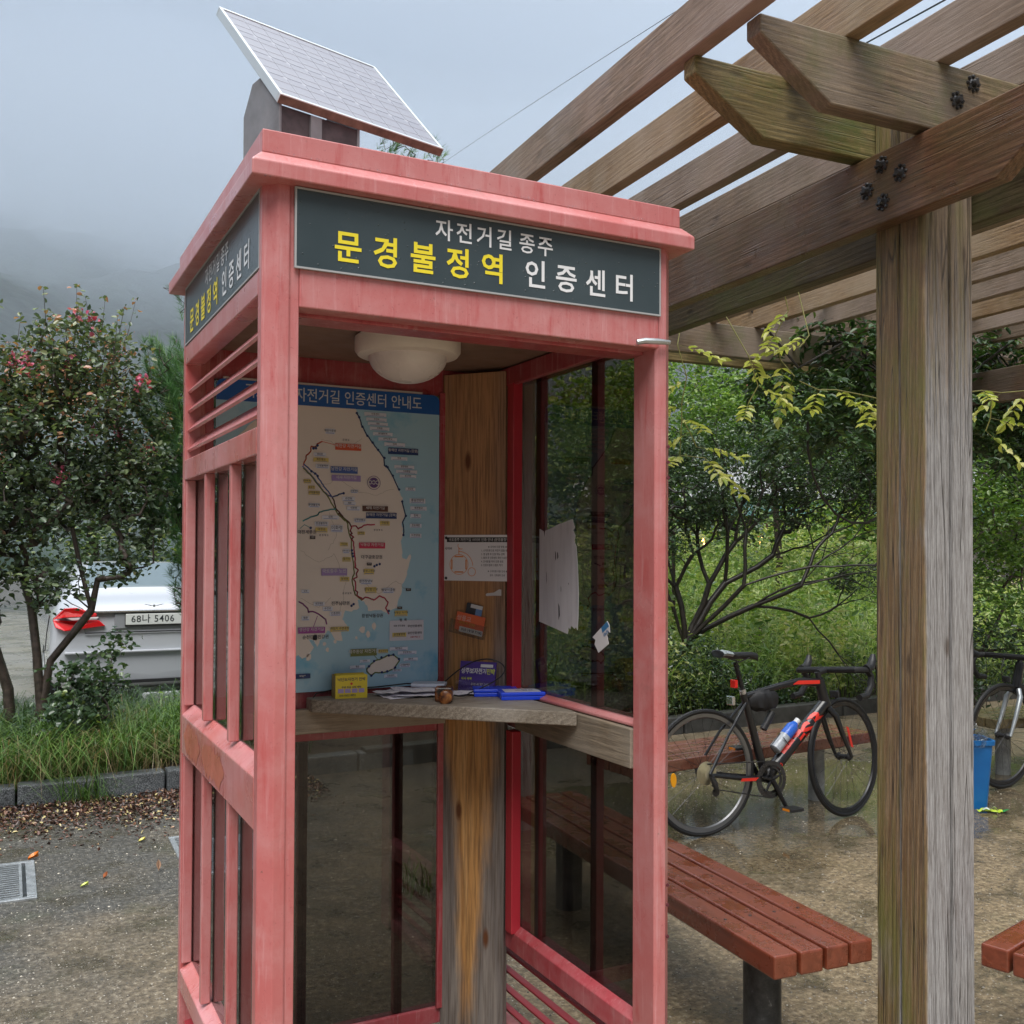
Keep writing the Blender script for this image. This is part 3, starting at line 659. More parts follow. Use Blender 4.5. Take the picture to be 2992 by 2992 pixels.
# ================================================================== ROUTE MAP
MAP = {'coast': [(0.529, 2.053), (0.539, 2.03), (0.552, 1.998), (0.567, 1.968), (0.586, 1.946), (0.603, 1.926), (0.625, 1.901), (0.628, 1.878), (0.642, 1.86), (0.658, 1.84), (0.675, 1.806), (0.679, 1.793), (0.689, 1.773), (0.691, 1.749), (0.698, 1.723), (0.698, 1.708), (0.687, 1.689), (0.69, 1.68), (0.694, 1.652), (0.685, 1.631), (0.69, 1.599), (0.69, 1.576), (0.704, 1.572), (0.718, 1.588), (0.721, 1.576), (0.708, 1.531), (0.702, 1.505), (0.691, 1.492), (0.688, 1.458), (0.675, 1.435), (0.672, 1.412), (0.653, 1.406), (0.637, 1.397), (0.62, 1.407), (0.598, 1.405), (0.574, 1.406), (0.571, 1.424), (0.56, 1.435), (0.539, 1.444), (0.545, 1.415), (0.518, 1.405), (0.497, 1.408), (0.489, 1.38), (0.502, 1.362), (0.508, 1.342), (0.484, 1.343), (0.49, 1.312), (0.466, 1.313), (0.45, 1.344), (0.44, 1.347), (0.427, 1.324), (0.414, 1.315), (0.409, 1.295), (0.396, 1.315), (0.376, 1.326), (0.397, 1.293), (0.376, 1.266), (0.359, 1.26), (0.349, 1.273)], 'routes': [('navy', [(0.531, 2.041), (0.539, 2.028), (0.548, 2.005), (0.567, 1.97), (0.584, 1.951), (0.603, 1.926), (0.625, 1.901), (0.626, 1.877), (0.637, 1.871), (0.655, 1.844), (0.676, 1.8)]), ('navy', [(0.688, 1.761), (0.694, 1.739), (0.701, 1.714), (0.69, 1.693)]), ('navy', [(0.69, 1.694), (0.693, 1.682), (0.695, 1.662), (0.693, 1.651)]), ('orange', [(0.417, 1.944), (0.402, 1.935), (0.397, 1.924), (0.384, 1.927), (0.381, 1.91), (0.369, 1.897), (0.366, 1.886), (0.359, 1.866)]), ('orange', [(0.417, 1.944), (0.461, 1.935)]), ('blue', [(0.361, 1.869), (0.384, 1.85), (0.403, 1.835), (0.418, 1.811), (0.434, 1.791), (0.452, 1.769), (0.468, 1.774), (0.473, 1.779), (0.489, 1.782)]), ('blue2', [(0.356, 1.863), (0.374, 1.844), (0.392, 1.827), (0.41, 1.805), (0.424, 1.786), (0.442, 1.773), (0.452, 1.769)]), ('brown', [(0.451, 1.767), (0.46, 1.756), (0.463, 1.734), (0.476, 1.721), (0.495, 1.699), (0.511, 1.686)]), ('brown', [(0.473, 1.718), (0.495, 1.7), (0.508, 1.69), (0.516, 1.675)]), ('olive', [(0.359, 1.856), (0.385, 1.832), (0.411, 1.8), (0.437, 1.771), (0.46, 1.733), (0.474, 1.711), (0.495, 1.694)]), ('olive', [(0.489, 1.703), (0.505, 1.685), (0.508, 1.655), (0.516, 1.634), (0.517, 1.591), (0.525, 1.555), (0.526, 1.525), (0.519, 1.507), (0.525, 1.474), (0.531, 1.458), (0.552, 1.44)]), ('teal', [(0.358, 1.691), (0.383, 1.704), (0.404, 1.71), (0.411, 1.72), (0.434, 1.728), (0.463, 1.731)]), ('teal', [(0.35, 1.668), (0.363, 1.68), (0.383, 1.67)]), ('crimson', [(0.516, 1.678), (0.532, 1.678), (0.54, 1.669), (0.551, 1.677), (0.569, 1.684), (0.594, 1.684)]), ('crimson', [(0.516, 1.673), (0.511, 1.662), (0.519, 1.655), (0.514, 1.65), (0.524, 1.642), (0.516, 1.634), (0.524, 1.624), (0.525, 1.596), (0.53, 1.571), (0.53, 1.545), (0.541, 1.537), (0.533, 1.527), (0.536, 1.514), (0.525, 1.509), (0.531, 1.499), (0.531, 1.474), (0.539, 1.466), (0.536, 1.456), (0.555, 1.443), (0.566, 1.449), (0.582, 1.446), (0.593, 1.439), (0.612, 1.452), (0.633, 1.443), (0.642, 1.433), (0.634, 1.413), (0.645, 1.394)]), ('mauve', [(0.348, 1.439), (0.362, 1.431), (0.375, 1.418), (0.378, 1.406), (0.391, 1.408), (0.409, 1.4), (0.424, 1.39), (0.434, 1.382), (0.437, 1.367)]), ('mauve', [(0.407, 1.393), (0.394, 1.358)]), ('green', [(0.571, 1.218), (0.571, 1.211), (0.586, 1.196), (0.598, 1.207), (0.622, 1.204), (0.64, 1.205), (0.667, 1.218), (0.681, 1.241), (0.678, 1.248), (0.66, 1.261), (0.645, 1.259), (0.62, 1.251), (0.595, 1.243), (0.578, 1.227), (0.571, 1.218)]), ('green', [(0.593, 1.264), (0.607, 1.249)])], 'jeju': [(0.571, 1.218), (0.571, 1.211), (0.586, 1.196), (0.598, 1.207), (0.622, 1.204), (0.64, 1.205), (0.667, 1.218), (0.681, 1.241), (0.678, 1.248), (0.66, 1.261), (0.645, 1.259), (0.62, 1.251), (0.595, 1.243), (0.578, 1.227)], 'labels': [('pale', 0.593, 2.04, 0.075, 0.012, '-'), ('pale', 0.597, 2.024, 0.07, 0.011, '-'), ('pale', 0.602, 2.01, 0.068, 0.01, '-'), ('pale', 0.608, 1.995, 0.067, 0.011, '-'), ('pale', 0.619, 1.978, 0.067, 0.011, '-'), ('pale', 0.636, 1.962, 0.064, 0.011, '-'), ('pale', 0.66, 1.946, 0.072, 0.012, '-'), ('pale', 0.676, 1.901, 0.057, 0.011, '-'), ('pale', 0.694, 1.874, 0.07, 0.011, '-'), ('pale', 0.702, 1.859, 0.074, 0.011, '-'), ('pale', 0.707, 1.844, 0.058, 0.01, '-'), ('pale', 0.716, 1.802, 0.035, 0.011, '-'), ('pale', 0.741, 1.764, 0.056, 0.016, '-'), ('pale', 0.745, 1.739, 0.058, 0.013, '-'), ('pale', 0.735, 1.714, 0.038, 0.014, '-'), ('pale', 0.41, 1.902, 0.041, 0.011, '-'), ('pale', 0.419, 1.865, 0.044, 0.013, '-'), ('pale', 0.443, 1.977, 0.031, 0.017, '-'), ('pale', 0.524, 1.789, 0.024, 0.011, '-'), ('pale', 0.505, 1.764, 0.042, 0.014, '-'), ('pale', 0.509, 1.75, 0.04, 0.01, '-'), ('pale', 0.522, 1.734, 0.045, 0.013, '-'), ('pale', 0.393, 1.741, 0.036, 0.013, '-'), ('pale', 0.543, 1.696, 0.039, 0.013, '-'), ('pale', 0.446, 1.704, 0.055, 0.012, '-'), ('orange', 0.503, 1.93, 0.086, 0.021, '북한강 자전거길'), ('navy', 0.69, 1.925, 0.105, 0.021, '동해안 자전거길 (강원)'), ('blue', 0.49, 1.856, 0.089, 0.021, '남한강 자전거길'), ('lilac', 0.497, 1.83, 0.096, 0.019, '새재 자전거길'), ('brown', 0.595, 1.735, 0.087, 0.018, '새재 자전거길'), ('navy', 0.616, 1.713, 0.105, 0.019, '동해안 자전거길 (경북)'), ('yellow', 0.414, 1.885, 0.049, 0.013, '-'), ('yellow', 0.371, 1.816, 0.023, 0.013, '-'), ('yellow', 0.384, 1.797, 0.022, 0.011, '-'), ('yellow', 0.393, 1.78, 0.036, 0.013, '-'), ('crimson', 0.585, 1.616, 0.088, 0.019, '낙동강 자전거길'), ('lilac', 0.46, 1.531, 0.084, 0.022, '국토종주 노선'), ('yellow', 0.628, 1.688, 0.033, 0.014, '안동댐'), ('yellow', 0.417, 1.664, 0.039, 0.015, '대청댐'), ('yellow', 0.548, 1.655, 0.024, 0.011, '상주보'), ('yellow', 0.491, 1.619, 0.025, 0.012, '낙단보'), ('yellow', 0.5, 1.571, 0.027, 0.014, '칠곡보'), ('yellow', 0.575, 1.532, 0.033, 0.018, '강정고령보'), ('yellow', 0.494, 1.508, 0.031, 0.014, '달성보'), ('yellow', 0.582, 1.472, 0.037, 0.019, '창녕함안보'), ('yellow', 0.479, 1.35, 0.06, 0.015, '매립지 수변공원'), ('yellow', 0.686, 1.395, 0.044, 0.018, '낙동강 하구둑'), ('mauve', 0.388, 1.349, 0.086, 0.019, '영산강 자전거길'), ('dark', 0.576, 1.556, 0.016, 0.009, '대구'), ('dark', 0.711, 1.472, 0.018, 0.009, '울산'), ('dark', 0.681, 1.413, 0.017, 0.008, '부산'), ('dark', 0.389, 1.64, 0.017, 0.01, '대전'), ('pale', 0.565, 1.499, 0.039, 0.016, '합천창녕보'), ('pale', 0.641, 1.47, 0.039, 0.017, '-'), ('pale', 0.465, 1.399, 0.038, 0.013, '-'), ('pale', 0.439, 1.415, 0.032, 0.013, '-'), ('pale', 0.368, 1.387, 0.025, 0.013, '-'), ('pale', 0.467, 1.669, 0.039, 0.022, '-'), ('pale', 0.417, 1.683, 0.045, 0.013, '-'), ('pale', 0.498, 1.597, 0.021, 0.013, '-'), ('pale', 0.367, 1.471, 0.026, 0.01, '-'), ('pale', 0.735, 1.714, 0.038, 0.014, '-'), ('pale', 0.735, 1.682, 0.041, 0.013, '-'), ('pale', 0.735, 1.649, 0.041, 0.014, '-'), ('pale', 0.411, 1.431, 0.036, 0.011, '-'), ('olive', 0.559, 1.273, 0.088, 0.023, '제주환상 자전거길'), ('yellow', 0.625, 1.274, 0.033, 0.012, '-'), ('pale', 0.678, 1.28, 0.063, 0.011, '-'), ('pale', 0.708, 1.266, 0.065, 0.011, '-'), ('pale', 0.72, 1.244, 0.05, 0.01, '-'), ('pale', 0.7, 1.225, 0.037, 0.012, '-'), ('pale', 0.673, 1.21, 0.031, 0.008, '-'), ('pale', 0.651, 1.193, 0.045, 0.011, '-'), ('pale', 0.563, 1.245, 0.034, 0.009, '-'), ('pale', 0.538, 1.227, 0.05, 0.011, '-'), ('legend', 0.706, 1.339, 0.119, 0.066, ''), ('yellow', 0.68, 1.325, 0.048, 0.014, '-'), ('navy', 0.36, 1.207, 0.05, 0.015, 'way+')], 'texts': [('ink', 0.584, 1.578, 0.0115, '대구금호강권'), ('ink', 0.481, 1.431, 0.0115, '진주남강권'), ('ink', 0.588, 1.389, 0.0115, '창원낙동강권'), ('ink', 0.401, 1.327, 0.0115, '순천만섬진강권'), ('ink', 0.371, 1.656, 0.0115, '대전세종권'), ('ink', 0.605, 1.666, 0.006, '경 상 북 도'), ('ink', 0.502, 1.463, 0.006, '경 상 남 도'), ('ink', 0.495, 1.952, 0.006, '강 원 도'), ('ink', 0.425, 1.647, 0.006, '충 청 북 도'), ('ink', 0.693, 1.373, 0.009, '범  례'), ('ink', 0.734, 1.352, 0.008, '무인인증센터'), ('ink', 0.734, 1.329, 0.008, '유인인증센터'), ('red', 0.735, 1.316, 0.005, '스탬프 찍는 곳'), ('ink', 0.68, 1.354, 0.006, '여의 한강공원')], 'dots': [(0.531, 2.041), (0.539, 2.028), (0.55, 1.998), (0.567, 1.97), (0.585, 1.949), (0.604, 1.926), (0.626, 1.901), (0.637, 1.871), (0.655, 1.844), (0.677, 1.8), (0.688, 1.761), (0.701, 1.714), (0.384, 1.848), (0.396, 1.841), (0.404, 1.834), (0.489, 1.782), (0.403, 1.93), (0.39, 1.92), (0.398, 1.921), (0.632, 1.874), (0.693, 1.651), (0.518, 1.6), (0.52, 1.59), (0.522, 1.581), (0.594, 1.549), (0.602, 1.553), (0.612, 1.556), (0.518, 1.423), (0.525, 1.428), (0.644, 1.404), (0.383, 1.67), (0.62, 1.254), (0.645, 1.259), (0.661, 1.261), (0.68, 1.246), (0.667, 1.219), (0.64, 1.208), (0.622, 1.206), (0.586, 1.197), (0.578, 1.227), (0.595, 1.243)], 'emblem': (0.59, 1.819)}
pal = dict(navy=(0.010, 0.035, 0.16), orange=(0.66, 0.10, 0.03), blue=(0.05, 0.12, 0.42), blue2=(0.16, 0.22, 0.55), brown=(0.10, 0.035, 0.02), olive=(0.17, 0.20, 0.05),
           teal=(0.05, 0.30, 0.34), crimson=(0.60, 0.03, 0.10), mauve=(0.36, 0.07, 0.36), green=(0.15, 0.22, 0.07), pale=(0.72, 0.76, 0.88), yellow=(0.72, 0.58, 0.16),
           lilac=(0.36, 0.26, 0.58), dark=(0.045, 0.03, 0.03), ink=(0.06, 0.06, 0.10), red=(0.5, 0.03, 0.05), legend=(0.66, 0.68, 0.78), land=(0.80, 0.74, 0.70))
pm = {k_: flat('map_print_'+k_, v_, 0.4) for k_, v_ in pal.items()}
sea = M('map_print_sea', 0.35); _v = sea.co(); sea.set('Base Color', sea.mix(sea.ramp(sea.noise(_v, 7, 5, 0.6), [(0.56, 0.0), (0.72, 0.8)]), (0.38, 0.62, 0.78), (0.10, 0.44, 0.70))); sea = sea.m
mb_ = thing('route_map', 'large blue and cream cycle route map of Korea on the back wall of the booth', 'map board', (0, 0.985, 0))
MX0, MX1, MZ0, MZ1 = 0.090, 0.819, 1.156, 2.118
def rrect(x0, x1, z0, z1, r, y, corners=(1, 1, 1, 1)):
    pts = []
    for (cx_, cz_, a0, on) in ((x1-r, z1-r, 0, corners[1]), (x0+r, z1-r, 90, corners[0]), (x0+r, z0+r, 180, corners[3]), (x1-r, z0+r, 270, corners[2])):
        if on: pts += [(cx_+r*math.cos(R(a0+t)), y, cz_+r*math.sin(R(a0+t))) for t in range(0, 91, 15)]
        else: pts.append((x1 if a0 in (0, 270) else x0, y, z1 if a0 in (0, 90) else z0))
    return pts
board = MB().prism(rrect(MX0, MX1, MZ0, MZ1, 0.022, 0.0), (0, 0.004, 0)).build('sheet', sea, mb_)
MB().prism(rrect(MX0, MX1, 2.054, MZ1+0.0002, 0.022, -0.0004, (1, 1, 0, 0)), (0, 0.0003, 0)).build('title_band', flat('map_print_title', (0.012, 0.11, 0.42), 0.4), mb_)
MB().box(MX0+0.02, 0.757, -0.002, 0.0035, MZ1+0.001, MZ1+0.007).build('tape', flat('pale_tape', (0.55, 0.47, 0.45), 0.5), mb_)
tm = MB(); put_text(tm, '국토종주 자전거길 인증센터 안내도', (0.757, -0.0008, 2.084), (1, 0, 0), (0, 0, 1), 0.047, 0.006, 'RIGHT', sx=0.85); tm.build('title_lettering', flat('title_white', (0.62, 0.66, 0.70), 0.5), mb_)
lay = [0.0006]
def flatpoly(name, pts, mat, y):
    from mathutils.geometry import tessellate_polygon
    vs = [Vector((x, 0, z)) for x, z in pts]; tr = tessellate_polygon([vs])
    return MB().add([(x, y, z) for x, z in pts], tr).build(name, mat, mb_)
def wob(pts, amp, n):
    out = []
    for i in range(len(pts)-1):
        a, b = pts[i], pts[i+1]
        for j in range(n):
            t = j/n; x = a[0]+(b[0]-a[0])*t; z = a[1]+(b[1]-a[1])*t
            out.append((x+amp*mnoise.noise((x*90, z*90, 3)), z+amp*mnoise.noise((x*90, z*90, 9))))
    out.append(pts[-1]); return out
coast = wob(MAP['coast'], 0.004, 3)
left = [(0.27, 1.245), (0.235, 1.30), (0.20, 1.26), (0.17, 1.33), (0.155, 1.42), (0.185, 1.50), (0.165, 1.58), (0.195, 1.66), (0.15, 1.72), (0.175, 1.80), (0.13, 1.86), (0.16, 1.95), (0.21, 2.00), (0.24, 2.0535)]
flatpoly('land', coast+wob(left, 0.006, 3)[0:], pm['land'], -0.0004)
flatpoly('land', wob(MAP['jeju'], 0.001, 2), pm['land'], -0.0004)
isl = MB()
for cx_, cz_, r_ in [(0.40, 1.325, 0.008), (0.43, 1.305, 0.006), (0.555, 1.345, 0.010), (0.575, 1.33, 0.008), (0.535, 1.32, 0.005), (0.595, 1.355, 0.009), (0.465, 1.31, 0.005), (0.44, 1.285, 0.006), (0.38, 1.265, 0.009)]:
    isl.add([(cx_+r_*(0.7+0.5*rnd.random())*math.cos(t*0.785), -0.0004, cz_+1.3*r_*(0.7+0.5*rnd.random())*math.sin(t*0.785)) for t in range(8)], [tuple(range(8))])
isl.build('islands', pm['land'], mb_, kind='stuff')
def strip(mb, pts, w, y):
    for i in range(len(pts)-1):
        a, b = Vector((pts[i][0], y, pts[i][1])), Vector((pts[i+1][0], y, pts[i+1][1])); d = b-a
        if d.length < 1e-6: continue
        d.normalize(); n_ = Vector((-d.z, 0, d.x))*w/2; a = a-d*w*0.25; b = b+d*w*0.25
        mb.add([a-n_, b-n_, b+n_, a+n_], [(0, 1, 2, 3)])
prov = MB()
for pts in ([(0.36, 1.85), (0.42, 1.80), (0.47, 1.83), (0.53, 1.79), (0.60, 1.78), (0.66, 1.80)], [(0.35, 1.60), (0.41, 1.56), (0.46, 1.59), (0.50, 1.50), (0.48, 1.40)], [(0.55, 1.50), (0.61, 1.46), (0.67, 1.50), (0.71, 1.47)], [(0.44, 1.72), (0.47, 1.65), (0.44, 1.60)], [(0.42, 1.95), (0.50, 1.93), (0.55, 1.96)], [(0.35, 1.45), (0.41, 1.42), (0.45, 1.45)]):
    strip(prov, wob(pts, 0.008, 6), 0.0008, -0.0006)
prov.build('border_line', flat('map_print_border', (0.36, 0.33, 0.30), 0.5), mb_, kind='stuff')
rts = {}
for i, (c_, pts) in enumerate(MAP['routes']):
    mb = rts.setdefault(c_, MB()); strip(mb, wob(pts, 0.0025 if len(pts) > 4 else 0.0, 4), 0.0042 if len(pts) > 3 else 0.0018, -0.0008-0.00003*i)
for c_, mb in rts.items(): mb.build('route_line', pm[c_], mb_, kind='stuff')
dm = MB()
for x, z in MAP['dots']: dm.add([(x+0.0042*math.cos(t*math.pi/5), -0.0022, z+0.0042*math.sin(t*math.pi/5)) for t in range(10)], [tuple(range(10))])
dm.build('route_dots', pm['navy'], mb_, kind='stuff')
small = ['인증센터', '수안보', '행촌', '이화령', '문경불정역', '상주상풍교', '임해', '한재', '경포해변', '지경공원', '동호해변', '영금정', '통일전망대', '북천철교', '망양휴게소', '월송정', '고래불해변', '해맞이공원']
wl = flat('map_print_white', (0.66, 0.66, 0.68), 0.5)
for i, (c_, x, z, w_, h_, t_) in enumerate(MAP['labels']):
    lift = 0.0030 if c_ == 'legend' else 0.0034+0.00002*i
    lab_ = MB().add([(x-w_/2, -lift, z-h_/2), (x+w_/2, -lift, z-h_/2), (x+w_/2, -lift, z+h_/2), (x-w_/2, -lift, z+h_/2)], [(0, 1, 2, 3)]).build('map_label', pm[c_], mb_)
    if not t_: continue
    big = t_ != '-'; body = t_ if big else small[i % len(small)]
    ink = wl if c_ in ('orange', 'navy', 'blue', 'lilac', 'brown', 'crimson', 'mauve', 'dark', 'olive') else pm['ink']
    tmb = MB(); sz = min(h_*0.62, w_*1.25/max(2, len(body)*0.92))
    put_text(tmb, body, (x, -lift-0.0006, z+(h_*0.12 if big else h_*0.10)), (1, 0, 0), (0, 0, 1), sz, 0.01)
    tmb.build('lettering', ink, lab_)
    if ink is not wl: ub = MB(); strip(ub, [(x-w_*0.4, z-h_*0.33), (x+w_*0.4, z-h_*0.33)], h_*0.10, -lift-0.0006); ub.build('underline', pm['blue2'], lab_)
tt = {}
for c_, x, z, h_, t_ in MAP['texts']: put_text(tt.setdefault(c_, MB()), t_, (x, -0.0047, z), (1, 0, 0), (0, 0, 1), h_*1.15, 0.012)
for c_, g in tt.items(): g.build('map_lettering', pm[c_], mb_)
ex_, ez_ = MAP['emblem']; em = MB()
for r0, r1 in ((0.0225, 0.0210),): 
    for t in range(32):
        a, b = t*math.pi/16, (t+1)*math.pi/16
        em.add([(ex_+r*math.cos(q), -0.0024, ez_+r*math.sin(q)) for r, q in ((r0, a), (r0, b), (r1, b), (r1, a))], [(0, 1, 2, 3)])
em.add([(ex_+0.0165*math.cos(t*math.pi/12), -0.0024, ez_+0.0165*math.sin(t*math.pi/12)) for t in range(24)], [tuple(range(24))])
em.build('emblem', flat('map_print_emblem', (0.13, 0.06, 0.24), 0.5), mb_)
ew = MB(); put_text(ew, 'ƆƆƆ', (ex_, -0.0028, ez_), (1, 0, 0), (0, 0, 1), 0.017, 0.03)
ew.build('emblem_stroke', wl, mb_)

# ------------------------------------------------------------------ notices and things on the plank
pu = Vector((0, 0, 1)); front = -pn
def pp(a, z, lift=0.0): return pl0+pd*a+pu*z+front*lift
notice = thing('notice', 'white bicycle stamping notice pinned on the orange corner plank', 'notice', tuple(pp(0.136, 1.577)))
def nb(mb, a0, a1, z0, z1, l0, l1): return mb.obox(pd*((a0+a1)/2)+pu*((z0+z1)/2)+front*((l0+l1)/2), pd*(a1-a0)/2, front*(l1-l0)/2, pu*(z1-z0)/2)
paper = flat('notice_paper', (0.80, 0.79, 0.84), 0.4)
nb(MB(), -0.128, 0.128, -0.076, 0.076, 0.0008, 0.0024).build('sheet', paper, notice)
nb(MB(), -0.118, 0.118, 0.052, 0.068, 0.0026, 0.0030).build('title_bar', flat('notice_black', (0.02, 0.02, 0.025), 0.4), notice)
q = MB(); put_text(q, '국토종주 자전거길 사이버 인증 안내 (문경불정역)', front*0.0036+pu*0.0595, pd, pu, 0.0118, 0.01, sx=0.92); q.build('lettering', wl, notice)
q = MB()
for i, s_ in enumerate(['★ 사이버 인증 방법 ★', '1. 스마트폰으로 자전거 앱을 내려받기', '2. 앱 실행 후 인증 메뉴 선택', '3. 촬영 후 인증센터 확인 누르기', '4. 안내문을 따라 인증 완료', '5. 인증수첩에 스탬프 찍기']):
    put_text(q, s_, front*0.003+pu*(0.036-0.012*i)+pd*(0.008 if i else 0.066), pd, pu, 0.0085, 0.01, 'LEFT' if i else 'CENTER', sx=0.85)
put_text(q, '★ 스마트폰 이용 안내 ★', front*0.003+pu*(-0.044)+pd*0.066, pd, pu, 0.008, 0.01, sx=0.85); put_text(q, '문의 : 인증센터 안내', front*0.003+pu*(-0.057)+pd*0.066, pd, pu, 0.0075, 0.01, sx=0.85)
put_text(q, '사이버', front*0.003+pu*0.030+pd*(-0.112), pd, pu, 0.010, 0.02); q.build('lettering', pm['ink'], notice, kind='stuff')
q = MB()
def nring(mb, ca, cz, r, w, a0=0, a1=360, n=28):
    for i in range(n):
        s0, s1 = R(a0+(a1-a0)*i/n), R(a0+(a1-a0)*(i+1)/n)
        mb.add([pd*(ca+rr*math.cos(s))+pu*(cz+rr*math.sin(s))+front*0.0031 for rr, s in ((r-w, s0), (r, s0), (r, s1), (r-w, s1))], [(0, 1, 2, 3)])
nring(q, -0.073, -0.022, 0.034, 0.0018); nring(q, -0.026, -0.046, 0.0145, 0.0018); nring(q, -0.073, -0.030, 0.052, 0.002, 5, 92, 14)
nb(q, -0.0745, -0.0722, 0.012, 0.034, 0.0029, 0.0033); nring(q, -0.066, 0.040, 0.012, 0.002, 150, 300, 8)
for a_, z_, w2, h2 in ((-0.073, 0.004, 0.016, 0.0022), (-0.073, -0.047, 0.016, 0.0022), (-0.099, -0.022, 0.0022, 0.016), (-0.047, -0.022, 0.0022, 0.016)): nb(q, a_-w2, a_+w2, z_-h2, z_+h2, 0.0029, 0.0033)
q.build('bicycle_drawing', flat('notice_orange', (0.75, 0.28, 0.08), 0.5), notice)
for a, z in ((-0.121, 0.066), (0.121, 0.066), (-0.121, -0.068), (0.121, -0.068)):
    ctr = pd*a+pu*z; mbn = MB(); vs = [ctr+front*l+(pd*math.cos(t*math.pi/6)+pu*math.sin(t*math.pi/6))*r_ for l, r_ in ((0.0026, 0.0050), (0.0050, 0.0036)) for t in range(12)]
    mbn.add(vs, [(t, (t+1) % 12, 12+(t+1) % 12, 12+t) for t in range(12)]+[tuple(range(12, 24))]); mbn.build('pin', steel_dark, notice)

clear = glassmat('clear_plastic', (0.92, 0.92, 0.91), 0.06, 0.06)
ch = thing('card_holder', 'crooked clear plastic holder with orange and blue cards on the plank', 'card holder', tuple(pp(0.108, 1.357))); ch.scale = (1.12, 1.12, 1.12)
ca, sa_ = math.cos(R(-11)), math.sin(R(-11)); ct = pd*ca+pu*sa_; cn = -pd*sa_+pu*ca
def cb(mb, a0, a1, z0, z1, l0, l1): return mb.obox(ct*((a0+a1)/2)+cn*((z0+z1)/2)+front*((l0+l1)/2), ct*(a1-a0)/2, front*(l1-l0)/2, cn*(z1-z0)/2)
cb(MB(), -0.046, 0.046, -0.022, 0.031, 0.010, 0.0135).build('orange_card', flat('card_orange', (0.78, 0.17, 0.075), 0.35), ch)
cb(MB(), -0.030, 0.046, -0.026, -0.010, 0.0137, 0.0142).build('white_strip', wl, ch)
q = MB(); put_text(q, '상풍교', ct*-0.020+cn*0.014+front*0.0146, ct, cn, 0.017, 0.02); q.build('lettering', flat('card_pink', (0.75, 0.42, 0.36), 0.5), ch)
q = MB(); put_text(q, '자전거 민박', ct*-0.008+cn*0.0+front*0.0146, ct, cn, 0.011, 0.02); q.build('lettering', flat('card_gold', (0.70, 0.38, 0.06), 0.5), ch)
q = MB(); put_text(q, '010 1918 7190', ct*0.010+cn*-0.018+front*0.0146, ct, cn, 0.011, 0.02); q.build('lettering', pm['ink'], ch)
cb(MB(), -0.022, 0.030, 0.010, 0.062, 0.006, 0.009).build('photo_card', flat('card_photo', (0.05, 0.055, 0.07), 0.3), ch)
cb(MB(), 0.010, 0.0305, 0.012, 0.050, 0.0091, 0.0095).build('blue_strip', flat('card_blue', (0.16, 0.28, 0.55), 0.4), ch)
cb(MB(), -0.008, 0.0305, 0.050, 0.061, 0.0091, 0.0095).build('white_strip', wl, ch)
q = cb(MB(), -0.062, 0.052, -0.034, 0.006, 0.016, 0.0172); cb(q, -0.062, 0.052, -0.034, -0.031, 0.002, 0.016); cb(q, -0.062, -0.060, -0.031, 0.006, 0.002, 0.016); cb(q, 0.050, 0.052, -0.031, 0.006, 0.002, 0.016); q.build('plastic_tray', clear, ch)
scrap = flat('torn_paper', (0.60, 0.58, 0.60), 0.6)
sc = thing('torn_scrap', 'small torn white scrap glued to the plank under the notice', 'paper scrap', tuple(pp(0.19, 1.46)))
MB().prism([front*0.001+pd*a+pu*z for a, z in ((-0.03, -0.004), (-0.026, -0.008), (0.0, -0.006), (0.026, -0.006), (0.026, 0.014), (0.018, 0.015), (0.0, 0.004), (-0.026, 0.001))], front*0.001).build('paper', scrap, sc)

# white painted-out poster on the right-hand glass, and a torn sticker
GX = 1.0215
def gy(u, z): return (0, -u, z)
poster = thing('poster_remains', 'large torn white paper patch stuck on the right glass wall', 'paper', (GX, 0.652, 1.518))
outl = [(0.0, 0.190), (0.025, 0.180), (0.03, 0.150), (0.036, 0.182), (0.07, 0.190), (0.12, 0.205), (0.17, 0.215), (0.200, 0.222), (0.215, 0.190), (0.205, 0.180), (0.218, 0.160), (0.212, 0.140), (0.224, 0.120), (0.232, 0.05), (0.238, -0.05), (0.236, -0.14), (0.232, -0.185), (0.224, -0.175), (0.215, -0.182), (0.196, -0.172), (0.19, -0.186), (0.180, -0.178), (0.176, -0.205), (0.0, -0.172)]
flp = M('pasted_paper', 0.5); _v = flp.co((1, 8, 1)); flp.set('Base Color', flp.ramp(flp.noise(_v, 4, 5, 0.6), [(0.35, (0.48, 0.47, 0.52)), (0.6, (0.58, 0.57, 0.62))])); flp.bump(flp.noise(_v, 9, 4), 0.3, 0.003); flp = flp.m
outl = [(u, z*0.80) for u, z in outl]
MB().prism([(-0.0012, -u, z) for u, z in outl], (0.0012, 0, 0)).build('sheet', flp, poster)
sm_ = flat('ink_smear', (0.05, 0.05, 0.06), 0.5); q = MB()
for u, z, w_, h_ in ((0.10, 0.085, 0.006, 0.016), (0.113, 0.086, 0.007, 0.012), (0.122, -0.125, 0.008, 0.026), (0.135, -0.04, 0.003, 0.010), (0.18, -0.018, 0.003, 0.003), (0.046, 0.0, 0.003, 0.02)):
    q.add([(-0.0016, -u, 0.8*z-h_), (-0.0016, -u-w_, 0.8*z-h_*0.4), (-0.0016, -u-w_*0.7, 0.8*z+h_*0.6), (-0.0016, -u+w_*0.2, 0.8*z+h_)], [(0, 1, 2, 3)])
q.build('smear', sm_, poster)
stk = thing('torn_sticker', 'small slanted white sticker with a blue corner on the glass', 'sticker', (GX, 0.283, 1.357))
ro = lambda u, z: (-0.0012, -(u*math.cos(R(31))-z*math.sin(R(31))), u*math.sin(R(31))+z*math.cos(R(31)))
